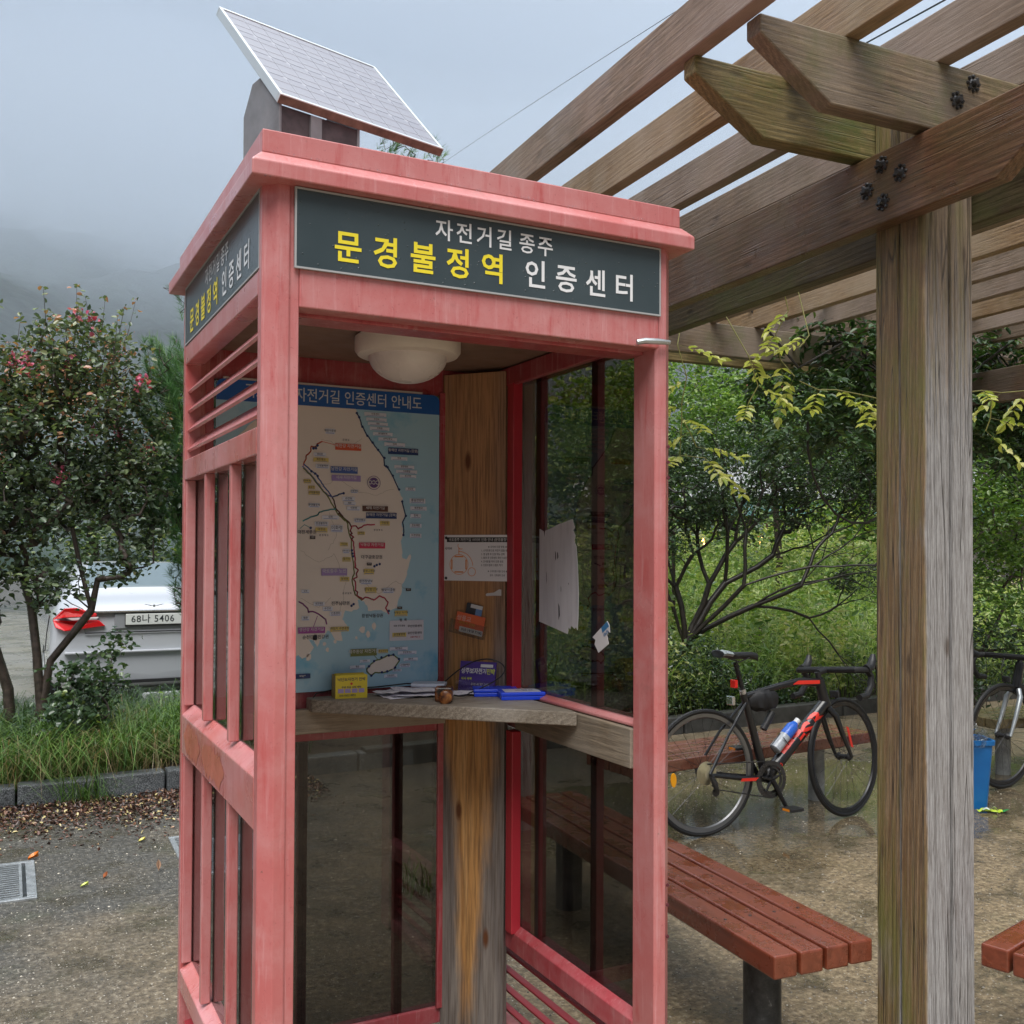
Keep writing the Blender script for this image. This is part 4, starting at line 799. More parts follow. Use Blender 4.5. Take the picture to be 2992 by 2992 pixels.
MB().prism([ro(u, z) for u, z in ((-0.040, -0.026), (0.020, -0.028), (0.026, 0.004), (0.030, -0.004), (0.034, 0.008), (0.042, -0.004), (0.050, 0.016), (0.046, 0.030), (-0.046, 0.026), (-0.036, 0.012), (-0.046, 0.004))], (0.0012, 0, 0)).build('sheet', scrap, stk)
MB().prism([(p_[0]-0.0006, p_[1], p_[2]) for p_ in [ro(u, z) for u, z in ((0.008, 0.012), (0.048, 0.013), (0.045, 0.029), (0.010, 0.028))]], (0.0004, 0, 0)).build('blue_corner', flat('sticker_blue', (0.04, 0.17, 0.36), 0.5), stk)
q = MB(); put_text(q, 'dads', [c_-d_ for c_, d_ in zip(ro(0.024, 0.004), (0.0008, 0, 0))], Vector(ro(1, 0))-Vector(ro(0, 0)), Vector(ro(0, 1))-Vector(ro(0, 0)), 0.016, 0.02); q.build('lettering', flat('sticker_ink', (0.08, 0.18, 0.34), 0.5), stk)

# ------------------------------------------------------------------ things lying on the shelf (top at z = 1.141)
SZ = 1.1412
def lay_thing(name, label, cat, x, y, rz=0.0, group=None): return thing(name, label, cat, (x, y, SZ), rz, group)
yb = lay_thing('card_box', 'open yellow box of hostel flyers at the left end of the shelf', 'box', 0.495, 0.928, R(-6))
ylw = flat('box_yellow', (0.78, 0.62, 0.04), 0.4); card = flat('box_cardboard', (0.46, 0.34, 0.12), 0.6)
MB().box(-0.050, 0.050, -0.030, -0.0285, 0, 0.072).build('front_panel', ylw, yb)
q = MB(); q.box(-0.050, -0.0485, -0.0285, 0.03, 0, 0.070); q.box(0.0485, 0.050, -0.0285, 0.03, 0, 0.070); q.box(-0.0485, 0.0485, 0.0285, 0.030, 0, 0.070); q.box(-0.0485, 0.0485, -0.0285, 0.0285, 0, 0.002); q.build('box_walls', card, yb)
q = MB()
for i in range(7): q.obox((-0.0+rnd.uniform(-0.003, 0.003), -0.022+i*0.0065, 0.036+rnd.uniform(0, 0.004)), (0.045, 0, 0), (0, 0.0006, 0.0), (0, 0.003, 0.034))
q.build('flyer', ylw, yb)
fx_ = (1, 0, 0); fz_ = (0, 0, 1)
q = MB(); put_text(q, '낙단보자전거 민박', (0, -0.0306, 0.058), fx_, fz_, 0.0115, 0.02); put_text(q, '무료 픽업 샤워 세탁', (0, -0.0306, 0.034), fx_, fz_, 0.0075, 0.02); put_text(q, '010 9332 8892', (-0.012, -0.0306, 0.009), fx_, fz_, 0.0085, 0.02); q.build('lettering', pm['ink'], yb, kind='stuff')
q = MB()
for i, c_ in enumerate((0, 1, 2, 3)): q.add([(-0.042+i*0.0215, -0.0303, 0.017), (-0.024+i*0.0215, -0.0303, 0.017), (-0.024+i*0.0215, -0.0303, 0.030), (-0.042+i*0.0215, -0.0303, 0.030)], [(0, 1, 2, 3)])
q.build('picture_strip', flat('flyer_lilac', (0.42, 0.34, 0.62), 0.5), yb)
q = MB(); q.lathe([(0.004, -0.0306), (0.004, -0.0302)], 10, (0.0, 0, 0.045), 'Y'); q.build('red_dot', flat('flyer_red', (0.7, 0.06, 0.03), 0.5), yb)
def sheet_mesh(mb, w_, d_, z, curl, seed, n=8):
    vs = []
    for i in range(n+1):
        for j in range(n+1):
            x, y = w_*(i/n-0.5), d_*(j/n-0.5)
            vs.append((x, y, z+curl*abs(mnoise.noise((x*14+seed, y*14, seed)))*1.6))
    mb.add(vs, [(i*(n+1)+j, (i+1)*(n+1)+j, (i+1)*(n+1)+j+1, i*(n+1)+j+1) for i in range(n) for j in range(n)])
papm = M('scribbled_paper', 0.6); _v = papm.co(kind='Object', rnd=True); papm.set('Base Color', papm.mix(papm.ramp(papm.noise(_v, 60, 5, 0.75), [(0.52, 0.0), (0.62, 0.5)]), (0.86, 0.85, 0.90), (0.30, 0.20, 0.50))); papm = papm.m
for i, (x, y, rz, w_, d_) in enumerate([(0.665, 0.885, 8, 0.17, 0.12), (0.690, 0.860, -12, 0.16, 0.11), (0.655, 0.900, 20, 0.15, 0.10), (0.705, 0.880, -4, 0.15, 0.11), (0.850, 0.825, -24, 0.13, 0.08)]):
    o = lay_thing('paper_sheet', ['bottom sheet of the loose stamped papers at the left of the shelf', 'second sheet up in the loose stamped papers, turned clockwise', 'middle sheet of the stamped papers, turned towards the yellow box', 'top sheet of the loose stamped papers beside the stamp', 'single stamped sheet lying between the stamp and the blue pads'][i], 'paper', x, y, R(rz), 'loose stamped papers on the shelf')
    o.location.z = SZ+(0.0015 if i == 4 else 0.001+i*0.0045)
    q = MB(); sheet_mesh(q, w_, d_, 0.0, 0.010, i*3.1); q.build('sheet', papm, o, smooth=True)
wp = lay_thing('paper_block', 'thick pale block of paper lying on the loose sheets', 'paper block', 0.765, 0.930, R(-30)); wp.location.z = SZ+0.020
MB().box(-0.055, 0.055, -0.035, 0.035, 0, 0.010).build('pages', flat('pale_block', (0.60, 0.66, 0.78), 0.5), wp, bevel=0.002)
for i, (x, y, rz, lab) in enumerate([(0.925, 0.770, -22, 'blue stamp pad case behind, half hidden by the front one'), (0.968, 0.672, -18, 'front blue stamp pad case with a white label on its lid')]):
    bp_ = lay_thing('stamp_pad', lab, 'stamp pad', x, y, R(rz), 'blue stamp pad cases on the shelf')
    blue = flat('pad_blue', (0.015, 0.07, 0.80), 0.25)
    MB().box(-0.068, 0.068, -0.040, 0.040, 0, 0.012).build('base', blue, bp_, bevel=0.002); MB().box(-0.070, 0.070, -0.042, 0.042, 0.0125, 0.024).build('lid', blue, bp_, bevel=0.003)
    if i:
        MB().box(-0.056, 0.056, -0.034, 0.034, 0.0242, 0.0248).build('label_sheet', flat('pad_label', (0.62, 0.66, 0.80), 0.3), bp_)
        q = MB(); put_text(q, '스탬프', (0.01, 0.0, 0.0251), (1, 0, 0), (0, 1, 0), 0.022, 0.02); q.build('lettering', pm['ink'], bp_)
pf = thing('flyer_holder', 'clear stand of purple hostel flyers leaning on the corner plank', 'flyer holder', tuple(pp(0.150, SZ+0.0005, 0.052))); pf.scale = (1.22, 1.22, 1.22)
prp = flat('flyer_purple', (0.085, 0.05, 0.27), 0.35); lean = (front*-0.22+pu).normalized(); ln2 = front
q = MB(); q.obox(lean*0.042, pd*0.052, front*0.003, lean*0.040); q.build('flyer', prp, pf)
q = MB(); q.obox(lean*0.072+front*0.0034+pd*0.026, pd*0.018, front*0.0003, lean*0.004); q.build('white_strip', wl, pf)
q = MB(); put_text(q, '상주보자전거', lean*0.056-pd*0.010+front*0.0040, pd, lean, 0.0165, 0.03, sx=0.82); put_text(q, '010 4137 1487', lean*0.022+pd*0.012+front*0.0040, pd, lean, 0.009, 0.02); q.build('lettering', wl, pf, kind='stuff')
q = MB(); put_text(q, '민박', lean*0.056+pd*0.039+front*0.0040, pd, lean, 0.0165, 0.03, sx=0.8); put_text(q, '식사 숙박', lean*0.036-pd*0.030+front*0.004, pd, lean, 0.008, 0.03); q.build('lettering', flat('flyer_lime', (0.60, 0.66, 0.10), 0.5), pf, kind='stuff')
q = MB(); q.obox(front*0.008+pu*0.016, pd*0.056, front*0.0008, pu*0.016); q.obox(pu*0.001, pd*0.056, front*0.010, pu*0.001); q.obox(-pd*0.056+pu*0.012, pd*0.0008, front*0.009, pu*0.012); q.obox(pd*0.056+pu*0.012, pd*0.0008, front*0.009, pu*0.012); q.build('plastic_tray', clear, pf)
st = lay_thing('hand_stamp', 'scorched brown wooden stamp tied to a black cord at the shelf edge', 'stamp', 0.728, 0.722, R(-28))
burnt = M('burnt_wood', 0.3); _v = burnt.co(kind='Object'); burnt.set('Base Color', burnt.ramp(burnt.noise(_v, 34, 3), [(0.38, (0.015, 0.008, 0.006)), (0.5, (0.16, 0.05, 0.015)), (0.68, (0.42, 0.17, 0.04))])); burnt = burnt.m
MB().box(-0.027, 0.027, -0.020, 0.024, 0.0, 0.044).build('block', burnt, st, bevel=0.005)
MB().lathe([(0.012, -0.062), (0.020, -0.058), (0.022, -0.040), (0.017, -0.024), (0.017, -0.016)], 14, (0.008, 0, 0.018), 'Y').build('knob', burnt, st, smooth=True)
def arc(a, b, c_, n=14): return [Vector(a).lerp(Vector(b), t).lerp(Vector(b).lerp(Vector(c_), t), t) for t in [i/n for i in range(n+1)]]
cord = MB(); pth = arc((0.762, 0.722, SZ+0.016), (0.80, 0.73, SZ+0.004), (0.84, 0.78, SZ+0.010), 6)+arc((0.84, 0.78, SZ+0.010), (0.985, 0.72, SZ+0.07), (0.925, 0.74, SZ+0.108), 10)[1:]+arc((0.925, 0.74, SZ+0.108), (0.86, 0.78, SZ+0.145), (0.815, 0.95, SZ+0.014), 12)[1:]+[Vector((0.70, 0.965, SZ+0.026)), Vector((0.60, 0.972, SZ+0.020)), Vector((0.46, 0.972, SZ+0.020)), Vector((0.40, 0.965, SZ+0.012)), Vector((0.375, 0.965, SZ-0.02))]
cord.tube(pth, 0.0022, 6)
tag(cord.build('cord', black_m, smooth=True), 'thin black cord looping up from the wooden stamp along the back of the shelf', 'cord')

# ================================================================== PERGOLA
PO, PA = (1.9392, -0.0348, 0.0), R(-2.7)
perg = thing('pergola', 'large weathered timber pergola with open rafters beside the booth', 'pergola', PO, PA)
wb = dict(green=0.55, wet=0.42)
wr = [wood('rafter_wood', 1, (0.12, 0.080, 0.052), (0.24, 0.165, 0.11), (0.35, 0.26, 0.19), 0.12, (0.29, 0.225, 0.185), 0.5),
      wood('rafter_wood_honey', 1, (0.16, 0.09, 0.042), (0.33, 0.205, 0.10), (0.45, 0.31, 0.17), 0.12, (0.33, 0.25, 0.17), 0.5)]
wbeam = wood('beam_wood', 1, (0.07, 0.034, 0.020), (0.19, 0.090, 0.046), (0.31, 0.17, 0.10), 0.25, (0.15, 0.12, 0.10), 0.36)
wbeam2 = wood('far_beam_wood', 1, (0.045, 0.035, 0.020), (0.105, 0.080, 0.045), (0.17, 0.13, 0.08), 0.5, None, 0.5)
wcb = wood('cross_wood', 0, (0.085, 0.060, 0.036), (0.20, 0.14, 0.085), (0.36, 0.27, 0.17), 0.55, (0.20, 0.165, 0.135), 0.42)
wcg = wood('mossy_cross_wood', 0, (0.075, 0.060, 0.024), (0.22, 0.165, 0.065), (0.34, 0.26, 0.12), 1.0, None, 0.5)
def post_mat():
    """brown, algae-stained on the side away from the weather; silver grey on the exposed face"""
    m = M('post_wood', 0.5); s3 = (80, 80, 3.2)
    v = m.co(s3, rnd=True); vf = m.co((330, 330, 14.0), rnd=True); v0 = m.co()
    wv = m.n('ShaderNodeTexWave', {'Vector': m.co((1, 1, 0.04), rnd=True), 'Scale': 32.0, 'Distortion': 8.0, 'Detail': 3.0, 'Detail Scale': 1.6, 'Detail Roughness': 0.62}, bands_direction='DIAGONAL').outputs['Fac']
    g1 = m.math('ADD', m.math('MULTIPLY', m.noise(v, 1, 7, 0.62, 1.0), 0.50), m.math('ADD', m.math('MULTIPLY', wv, 0.20), m.math('MULTIPLY', m.noise(v0, 60, 5, 0.75), 0.32)))
    g2 = m.noise(vf, 1, 5, 0.65, 0.4)
    brown = m.ramp(g1, [(0.28, (0.13, 0.075, 0.036)), (0.5, (0.22, 0.14, 0.070)), (0.74, (0.31, 0.22, 0.13))])
    grey = m.ramp(g1, [(0.28, (0.25, 0.235, 0.23)), (0.5, (0.35, 0.34, 0.34)), (0.74, (0.42, 0.41, 0.41))])
    xyz = m.sep(v0)
    e_ = m.math('ADD', xyz[0], m.math('MULTIPLY', m.math('SUBTRACT', m.noise(m.co((5, 5, 1.3)), 1.6, 5, 0.6), 0.5), 0.022))
    top = m.ramp(m.math('ADD', m.math('MULTIPLY', xyz[2], 0.4), m.math('MULTIPLY', m.math('SUBTRACT', g1, 0.5), 0.5)), [(0.80, 0.0), (1.0, 1.0)])
    f = m.math('MULTIPLY', m.ramp(m.math('MULTIPLY', e_, 10.0), [(0.02, 0.0), (0.07, 1.0)]), m.math('SUBTRACT', 1.0, m.math('MULTIPLY', top, 0.75)))
    c = m.mix(f, brown, grey)
    c = m.mix(m.ramp(g2, [(0.36, 0.6), (0.56, 0.0)]), c, (0.07, 0.055, 0.045))
    gm_ = m.math('MULTIPLY', m.ramp(m.noise(m.co((6, 6, 1.1)), 1.5, 6, 0.7), [(0.46, 0.0), (0.68, 0.75)]), m.math('SUBTRACT', 1.0, f))
    c = m.mix(gm_, c, (0.155, 0.165, 0.035))
    ck = m.noise(m.co((34, 34, 0.6), rnd=True, loc=(2, 9, 0)), 0.6, 2, 0.5, 1.5)
    cr = m.ramp(ck, [(0.485, 0.0), (0.5, 1.0), (0.515, 0.0)]); c = m.mix(m.math('MULTIPLY', cr, 0.8), c, (0.03, 0.024, 0.02))
    kd = m.n('ShaderNodeTexVoronoi', {'Vector': m.co((11, 11, 3.2), rnd=True, loc=(0.3, 0.1, 0.4)), 'Scale': 1.0}).outputs['Distance']
    kn = m.ramp(kd, [(0.06, 1.0), (0.12, 0.25), (0.2, 0.0)]); c = m.mix(m.math('MULTIPLY', kn, 0.75), c, (0.07, 0.045, 0.03))
    m.set('Base Color', c); m.set('Roughness', m.ramp(g1, [(0.3, 0.38), (0.7, 0.65)]))
    m.bump(m.math('SUBTRACT', m.math('ADD', g1, m.math('MULTIPLY', g2, 0.7)), m.math('ADD', cr, m.math('MULTIPLY', kn, 0.5))), 0.75, 0.005)
    return m.m
wpost = post_mat()
def pergola_post(x, y, s=0.200, top=3.03):
    g, d, r = 0.006, 0.030, 0.007
    def side(a, b, nrm):           # edge from corner a to b with a V joint in the middle and eased arrises
        a, b, nrm = Vector(a), Vector(b), Vector(nrm); u = (b-a).normalized(); mid = (a+b)/2
        return [a+u*r, mid-u*g-nrm*0.0, mid-u*g*0.45-nrm*d, mid+u*g*0.45-nrm*d, mid+u*g, b-u*r]
    pts = side((0, 0, 0), (s, 0, 0), (0, -1, 0))+side((s, 0, 0), (s, s, 0), (1, 0, 0))+side((s, s, 0), (0, s, 0), (0, 1, 0))+side((0, s, 0), (0, 0, 0), (-1, 0, 0))
    o = MB().prism(pts, (0, 0, top)).build('post', wpost, perg); o.location = (x, y, 0); return o
for x in (0.0, 3.4):
    for y in (0.0, 3.05, 6.1): 
        if (x, y) in ((0.0, 6.1), (3.4, 6.1)): continue
        pergola_post(x, y)
rndw = random.Random(3)
def beam_y(x0, x1, y0, y1, z0, z1, mat, name='beam', cut=True):
    h = z1-z0; c1, c2 = 0.20, h*0.62
    if cut: poly = [(x0, y0, z1), (x0, y0, z1-h+c2), (x0, y0+c1, z0), (x0, y1, z0), (x0, y1, z1)]
    else: poly = [(x0, y0, z1), (x0, y0, z0), (x0, y1, z0), (x0, y1, z1)]
    return MB().prism(poly, (x1-x0, 0, 0)).build(name, mat, perg, bevel=0.004)
BZ0, BZ1 = 2.600, 2.820
for bx0 in (0.0, 3.4):
    beam_y(bx0-0.060, bx0-0.001, -0.50, 3.70, BZ0, BZ1, wbeam)
    beam_y(bx0+0.201, bx0+0.260, -0.50, 3.70, BZ0, BZ1-0.002, wbeam2)
CZ0, CZ1 = 2.830, 3.030
def cross(y0, y1, x0, x1, mat, ecut=True):
    h = CZ1-CZ0
    poly = [(x0, y0, CZ1), (x0, y0, CZ1-0.052), (x0+0.245, y0, CZ0), (x1-0.245, y0, CZ0), (x1, y0, CZ1-0.052), (x1, y0, CZ1)]
    return MB().prism(poly, (0, y1-y0, 0)).build('cross_beam', mat, perg, bevel=0.005)
cross(-0.060, -0.001, -0.650, 4.30, wcb); cross(0.201, 0.260, -0.675, 4.30, wcg)
cross(2.990, 3.049, -0.660, 4.30, wcb); cross(3.251, 3.310, -0.650, 4.30, wcg)
xr = -0.700; k = 0
while xr < 4.3:
    w = 0.055; z1 = CZ1+0.001
    b = beam_y(xr, xr+w, -0.62, 3.62, z1, z1+0.150, wr[(k*5+1) % 3 == 0], 'rafter', cut=False)
    b.rotation_euler = (0, 0, 0); xr += 0.345; k += 1
# ornamental bolt rosettes
def rosette(nrm, up):
    nrm, up = Vector(nrm), Vector(up); sd = up.cross(nrm); q = MB()
    def disc(c_, r_, h0, h1, seg=10, dome=0.0):
        a = [c_+nrm*h0+(sd*math.cos(t*2*math.pi/seg)+up*math.sin(t*2*math.pi/seg))*r_ for t in range(seg)]
        b = [c_+nrm*h1+(sd*math.cos(t*2*math.pi/seg)+up*math.sin(t*2*math.pi/seg))*r_*0.62 for t in range(seg)]
        q.add(a+b, [tuple(range(seg))[::-1], tuple(range(seg, 2*seg))]+[(t, (t+1) % seg, seg+(t+1) % seg, seg+t) for t in range(seg)])
    disc(Vector(), 0.013, 0.0, 0.016, 12); disc(Vector(), 0.017, 0.0, 0.004, 12)
    for i in range(8): disc((sd*math.cos(i*math.pi/4)+up*math.sin(i*math.pi/4))*0.0215, 0.0065, 0.0, 0.006, 7)
    return q
ra = rosette((-1, 0, 0), (0, 0, 1)); rme = None
for y, z in ((0.108, 2.778), (0.034, 2.728), (0.168, 2.716), (0.103, 2.662)):
    if rme is None: o = ra.build('bolt_rosette', steel_dark, perg); rme = o.data
    else: o = bpy.data.objects.new('bolt_rosette', rme); link(o, perg)
    o.location = (-0.0605, y, z)
rb = rosette((0, -1, 0), (0, 0, 1)); rme = None
for x, z in ((0.132, 2.992), (0.066, 2.930)):
    if rme is None: o = rb.build('bolt_rosette', steel_dark, perg); rme = o.data
    else: o = bpy.data.objects.new('bolt_rosette', rme); link(o, perg)
    o.location = (x, -0.0605, z)

# ================================================================== BENCHES
def bench_mat(name, cols):
    m = M(name, 0.25, 0.5, 0, 0.5); v = m.co(rnd=True); g = m.noise(m.co((40, 2, 40), rnd=True), 1, 5, 0.6, 0.5)
    c = m.ramp(g, [(0.3, cols[0]), (0.6, cols[1]), (0.8, cols[2])])
    wet = m.noise(v, 9, 6, 0.7)
    m.set('Base Color', m.mix(m.ramp(wet, [(0.45, 0.0), (0.6, 0.18)]), c, tuple(q*0.6 for q in cols[0])))
    m.set('Roughness', m.ramp(wet, [(0.45, 0.42), (0.58, 0.10)])); m.bump(m.math('ADD', g, m.math('MULTIPLY', m.ramp(wet, [(0.5, 0.0), (0.56, 1.0)]), 0.6)), 0.3, 0.003)
    return m.m
bred = bench_mat('bench_stain', ((0.125, 0.028, 0.013), (0.185, 0.044, 0.021), (0.235, 0.066, 0.033)))
bred_w = bench_mat('bench_worn', ((0.15, 0.055, 0.035), (0.21, 0.082, 0.052), (0.27, 0.12, 0.085)))
bold_ = bench_mat('bench_ochre', ((0.13, 0.10, 0.05), (0.19, 0.15, 0.07), (0.25, 0.20, 0.10)))
legm = M('bench_leg', 0.45, 0.5, 0.2); _v = legm.co(kind='Object'); legm.set('Base Color', legm.ramp(legm.noise(_v, 28, 6, 0.75), [(0.40, (0.030, 0.034, 0.038)), (0.62, (0.065, 0.072, 0.078)), (0.70, (0.26, 0.28, 0.30))])); legm = legm.m
legw = grimy('bench_leg_white', (0.32, 0.33, 0.32), 0.5, 0.35, 18)
def bench(label, x, y, rz, mat, legmat, L=2.02, W=0.362, legr=0.060):
    t = thing('bench', label, 'bench', (x, y, 0), rz, 'slatted benches under the pergola')
    n = 4; gap = 0.012; w = (W-gap*(n-1))/n; me = None; sme = None
    for i in range(n):
        if me is None: o = MB().box(0, w, 0, L, 0.372, 0.440).build('plank', mat, t, bevel=0.006); me = o.data; md = o
        else: o = md.copy(); link(o, t)
        o.location = (i*(w+gap), rnd.uniform(-0.003, 0.003), 0)
        for yy in (0.30, L-0.30):
            if sme is None: sc_ = MB().lathe([(0.006, 0.0), (0.0055, 0.0016), (0.002, 0.0018)], 8).build('screw', steel_dark, t); sme = sc_.data
            else: sc_ = bpy.data.objects.new('screw', sme); link(sc_, t)
            sc_.location = (i*(w+gap)+w/2, yy, 0.4398)
    for yy in (0.30, L-0.30):
        MB().lathe([(legr, 0.0), (legr, 0.36)], 28, (W/2, yy, 0)).build('leg', legmat, t, smooth=True)
        MB().box(0.03, W-0.03, yy-0.045, yy+0.045, 0.3602, 0.3715).build('bracket', steel_dark, t, bevel=0.002)
    return t
bench('nearest red slatted bench with a dark round leg, left of the timber post', 1.503, 0.125, R(-4.6), bred, legm)
bench('red bench cut off by the right edge of the view beside the post', 2.125, -0.070, R(-90+14), bred, legm, 1.9)
bench('worn red bench standing behind the black and red bicycle', 2.55, 2.875, R(-90+5.2), bred_w, legw, 2.00, 0.42, 0.052)
bench('dull ochre bench under the vine behind the blue bin', 5.75, 3.02, R(-90-4), bold_, legw, 1.9, 0.42, 0.052)

# ================================================================== BICYCLES
tyre = flat('tyre_rubber', (0.013, 0.013, 0.014), 0.5); rimm = flat('rim_black', (0.02, 0.02, 0.022), 0.25, 0.3); rims = flat('rim_silver', (0.22, 0.225, 0.235), 0.3, 0.8)
bred2 = flat('bike_red', (0.80, 0.035, 0.020), 0.35); spoke_m = flat('spoke', (0.05, 0.05, 0.055), 0.3, 0.8); carbon = flat('frame_black', (0.012, 0.012, 0.014), 0.28, 0, 0.5, 0.4)
def wheel(parent, loc, steer, rim_mat, cassette=False):
    w = bpy.data.objects.new('wheel', None); link(w, parent); w.location = loc; w.rotation_euler = (0, 0, steer)
    rr = 0.333
    MB().lathe([(rr-0.026, -0.010), (rr-0.012, -0.0135), (rr-0.002, -0.007), (rr, 0), (rr-0.002, 0.007), (rr-0.012, 0.0135), (rr-0.026, 0.010)], 64, (0, 0, 0), 'Y').build('tyre_side', tyre, w, smooth=True) if 0 else None
    q = MB(); q.tube([(( rr-0.013)*math.cos(t*math.pi/32), 0, (rr-0.013)*math.sin(t*math.pi/32)) for t in range(64)], 0.013, 8, closed=True); q.build('tyre', tyre, w, smooth=True)
    # rim: deep section ring
    prof = [(rr-0.050, 0.0), (rr-0.044, 0.0075), (rr-0.024, 0.010), (rr-0.024, -0.010), (rr-0.044, -0.0075)]
    vs = []; n = 64; k = len(prof)
    for i in range(n):
        a = 2*math.pi*i/n
        for r_, y_ in prof: vs.append((r_*math.cos(a), y_, r_*math.sin(a)))
    MB().add(vs, [(i*k+j, i*k+(j+1) % k, ((i+1) % n)*k+(j+1) % k, ((i+1) % n)*k+j) for i in range(n) for j in range(k)]).build('rim', rim_mat, w, smooth=True)
    q = MB()
    for i in range(24):
        a = 2*math.pi*i/24; s_ = 1 if i % 2 else -1; hb = a+s_*0.9
        q.tube([(0.020*math.cos(hb), 0.026*(1 if i % 4 < 2 else -1), 0.020*math.sin(hb)), ((rr-0.046)*math.cos(a), 0, (rr-0.046)*math.sin(a))], 0.0011, 4, cap=False)
    q.build('spokes', spoke_m, w)
    MB().lathe([(0.012, -0.05), (0.022, -0.036), (0.022, -0.030), (0.014, -0.024), (0.014, 0.024), (0.022, 0.030), (0.022, 0.036), (0.012, 0.05)], 18, (0, 0, 0), 'Y').build('hub', black_m, w, smooth=True)
    if cassette:
        q = MB()
        for i in range(7): r_ = 0.062-0.0055*i; q.lathe([(r_, -0.030-0.0038*i), (r_, -0.0318-0.0038*i)], 26, (0, 0, 0), 'Y')
        q.build('cassette', flat('cassette_metal', (0.62, 0.58, 0.42), 0.35, 0.8), w)
    return w
def bicycle(name_label, loc, rz, lean, frame_m, accent, front_rim, steer, extras=True):
    b = thing('bicycle', name_label, 'bicycle', loc, rz, 'bicycles parked under the pergola'); b.rotation_euler = (lean, 0, rz); b.scale = (1.07, 1.07, 1.07)
    RH, BB, ST, HT0, HT1, FH = Vector((0, 0, .335)), Vector((.412, 0, .268)), Vector((.275, 0, .735)), Vector((.845, 0, .650)), Vector((.810, 0, .775)), Vector((.990, 0, .335))
    wheel(b, RH, 0, rims, True)
    # frame right side faces the camera (-Y)
    q = MB(); q.tube([BB, BB.lerp(HT0, 0.12), BB.lerp(HT0, 0.5), HT0], [0.030, 0.036, 0.036, 0.033], 14); q.build('down_tube', frame_m, b, smooth=True)
    q = MB(); q.tube([BB, ST], [0.024, 0.020], 12); q.build('seat_tube', frame_m, b, smooth=True)
    q = MB(); q.tube([ST-Vector((-.005, 0, .02)), (.5, 0, .757), (.66, 0, .778), HT1-Vector((0, 0, .012))], [0.018, 0.018, 0.020, 0.025], 12); q.build('top_tube', frame_m, b, smooth=True)
    q = MB(); q.tube([HT0-Vector((-.006, 0, .02)), HT1+Vector((-.004, 0, .012))], [0.033, 0.026], 14); q.build('head_tube', frame_m, b, smooth=True)
    for s in (-1, 1):
        MB().tube([ST-Vector((-.01, s*-.0, .05))+Vector((0, s*.012, 0)), (.14, s*.042, .53), RH+Vector((0, s*.062, 0))], [0.0085, 0.0075, 0.008], 8).build('seat_stay', frame_m, b, smooth=True)
        MB().tube([BB+Vector((-.02, s*.025, 0)), (.22, s*.040, .292), RH+Vector((0, s*.062, -.004))], [0.014, 0.013, 0.010], 8).build('chain_stay', frame_m, b, smooth=True)
    MB().lathe([(0.024, -0.036), (0.024, 0.036)], 18, tuple(BB), 'Y').build('bottom_bracket', black_m, b, smooth=True)
    # fork, wheel, stem and bars turn together
    ax = (HT1-HT0).normalized()
    fk = bpy.data.objects.new('steering', None); link(fk, b); fk.location = HT0; fk.rotation_mode = 'QUATERNION'
    from mathutils import Quaternion
    fk.rotation_quaternion = Quaternion(ax, steer)
    w = wheel(fk, FH-HT0, 0, front_rim)
    for s in (-1, 1):
        MB().tube([Vector((.006, s*.018, -.03)), Vector((.030, s*.046, -.075)), Vector((.085, s*.050, -.20)), FH-HT0+Vector((0, s*.052, 0))], [0.018, 0.018, 0.0135, 0.009], 10).build('fork_blade', frame_m if extras else steel, fk, smooth=True)
    h1 = HT1-HT0
    MB().tube([Vector((0, 0, -.02))+Vector((.006, 0, 0)), h1*0.02], 0.02, 10).build('fork_crown', frame_m, fk, smooth=True)
    MB().tube([h1, h1+ax*0.05], 0.017, 12).build('spacer', black_m, fk, smooth=True)
    stem = h1+ax*0.045; clamp = stem+Vector((.085, 0, .012))
    MB().tube([stem, clamp], [0.018, 0.016], 12).build('stem', black_m, fk, smooth=True)
    bar = MB()
    for s in (-1, 1):
        c0 = clamp
        pts = [c0+Vector((0, 0, 0)), c0+Vector((0, s*.10, 0)), c0+Vector((.004, s*.185, 0)), c0+Vector((.030, s*.208, -.002)), c0+Vector((.075, s*.212, -.006)), c0+Vector((.104, s*.214, -.040)), c0+Vector((.092, s*.216, -.095)), c0+Vector((.045, s*.218, -.142)), c0+Vector((-.03, s*.220, -.150))]
        bar.tube(pts, 0.0185, 9)
    bar.build('handlebar', black, fk, smooth=True)
    for s in (-1, 1):
        c0 = clamp+Vector((.085, s*.212, 0))
        MB().tube([c0+Vector((-.02, 0, .0)), c0+Vector((.025, 0, .012)), c0+Vector((.050, 0, .045)), c0+Vector((.060, 0, .078))], [0.025, 0.026, 0.023, 0.014], 10).build('brake_hood', black_m, fk, smooth=True)
        MB().tube([c0+Vector((.050, s*.006, .035)), c0+Vector((.072, s*.008, -.01)), c0+Vector((.055, s*.012, -.075))], [0.008, 0.0065, 0.004], 8).build('brake_lever', black_g, fk, smooth=True)
    MB().tube([clamp+Vector((.02, -.04, -.01)), clamp+Vector((.09, -.02, -.08)), clamp+Vector((.06, 0, -.19)), FH-HT0+Vector((-.03, 0, .36))], 0.0025, 6).build('cable', black, fk)
    MB().obox(FH-HT0+Vector((-.045, 0, .355)), (.008, 0, 0), (0, .028, 0), (0, 0, .02)).build('front_brake', steel_dark, fk, bevel=0.004)
    # saddle and post
    sd = ST+(ST-BB).normalized()*0.175; top = sd+Vector((0.01, 0, .02))
    MB().tube([ST-(ST-BB).normalized()*0.02, sd], 0.0135, 12).build('seat_post', black_g, b, smooth=True)
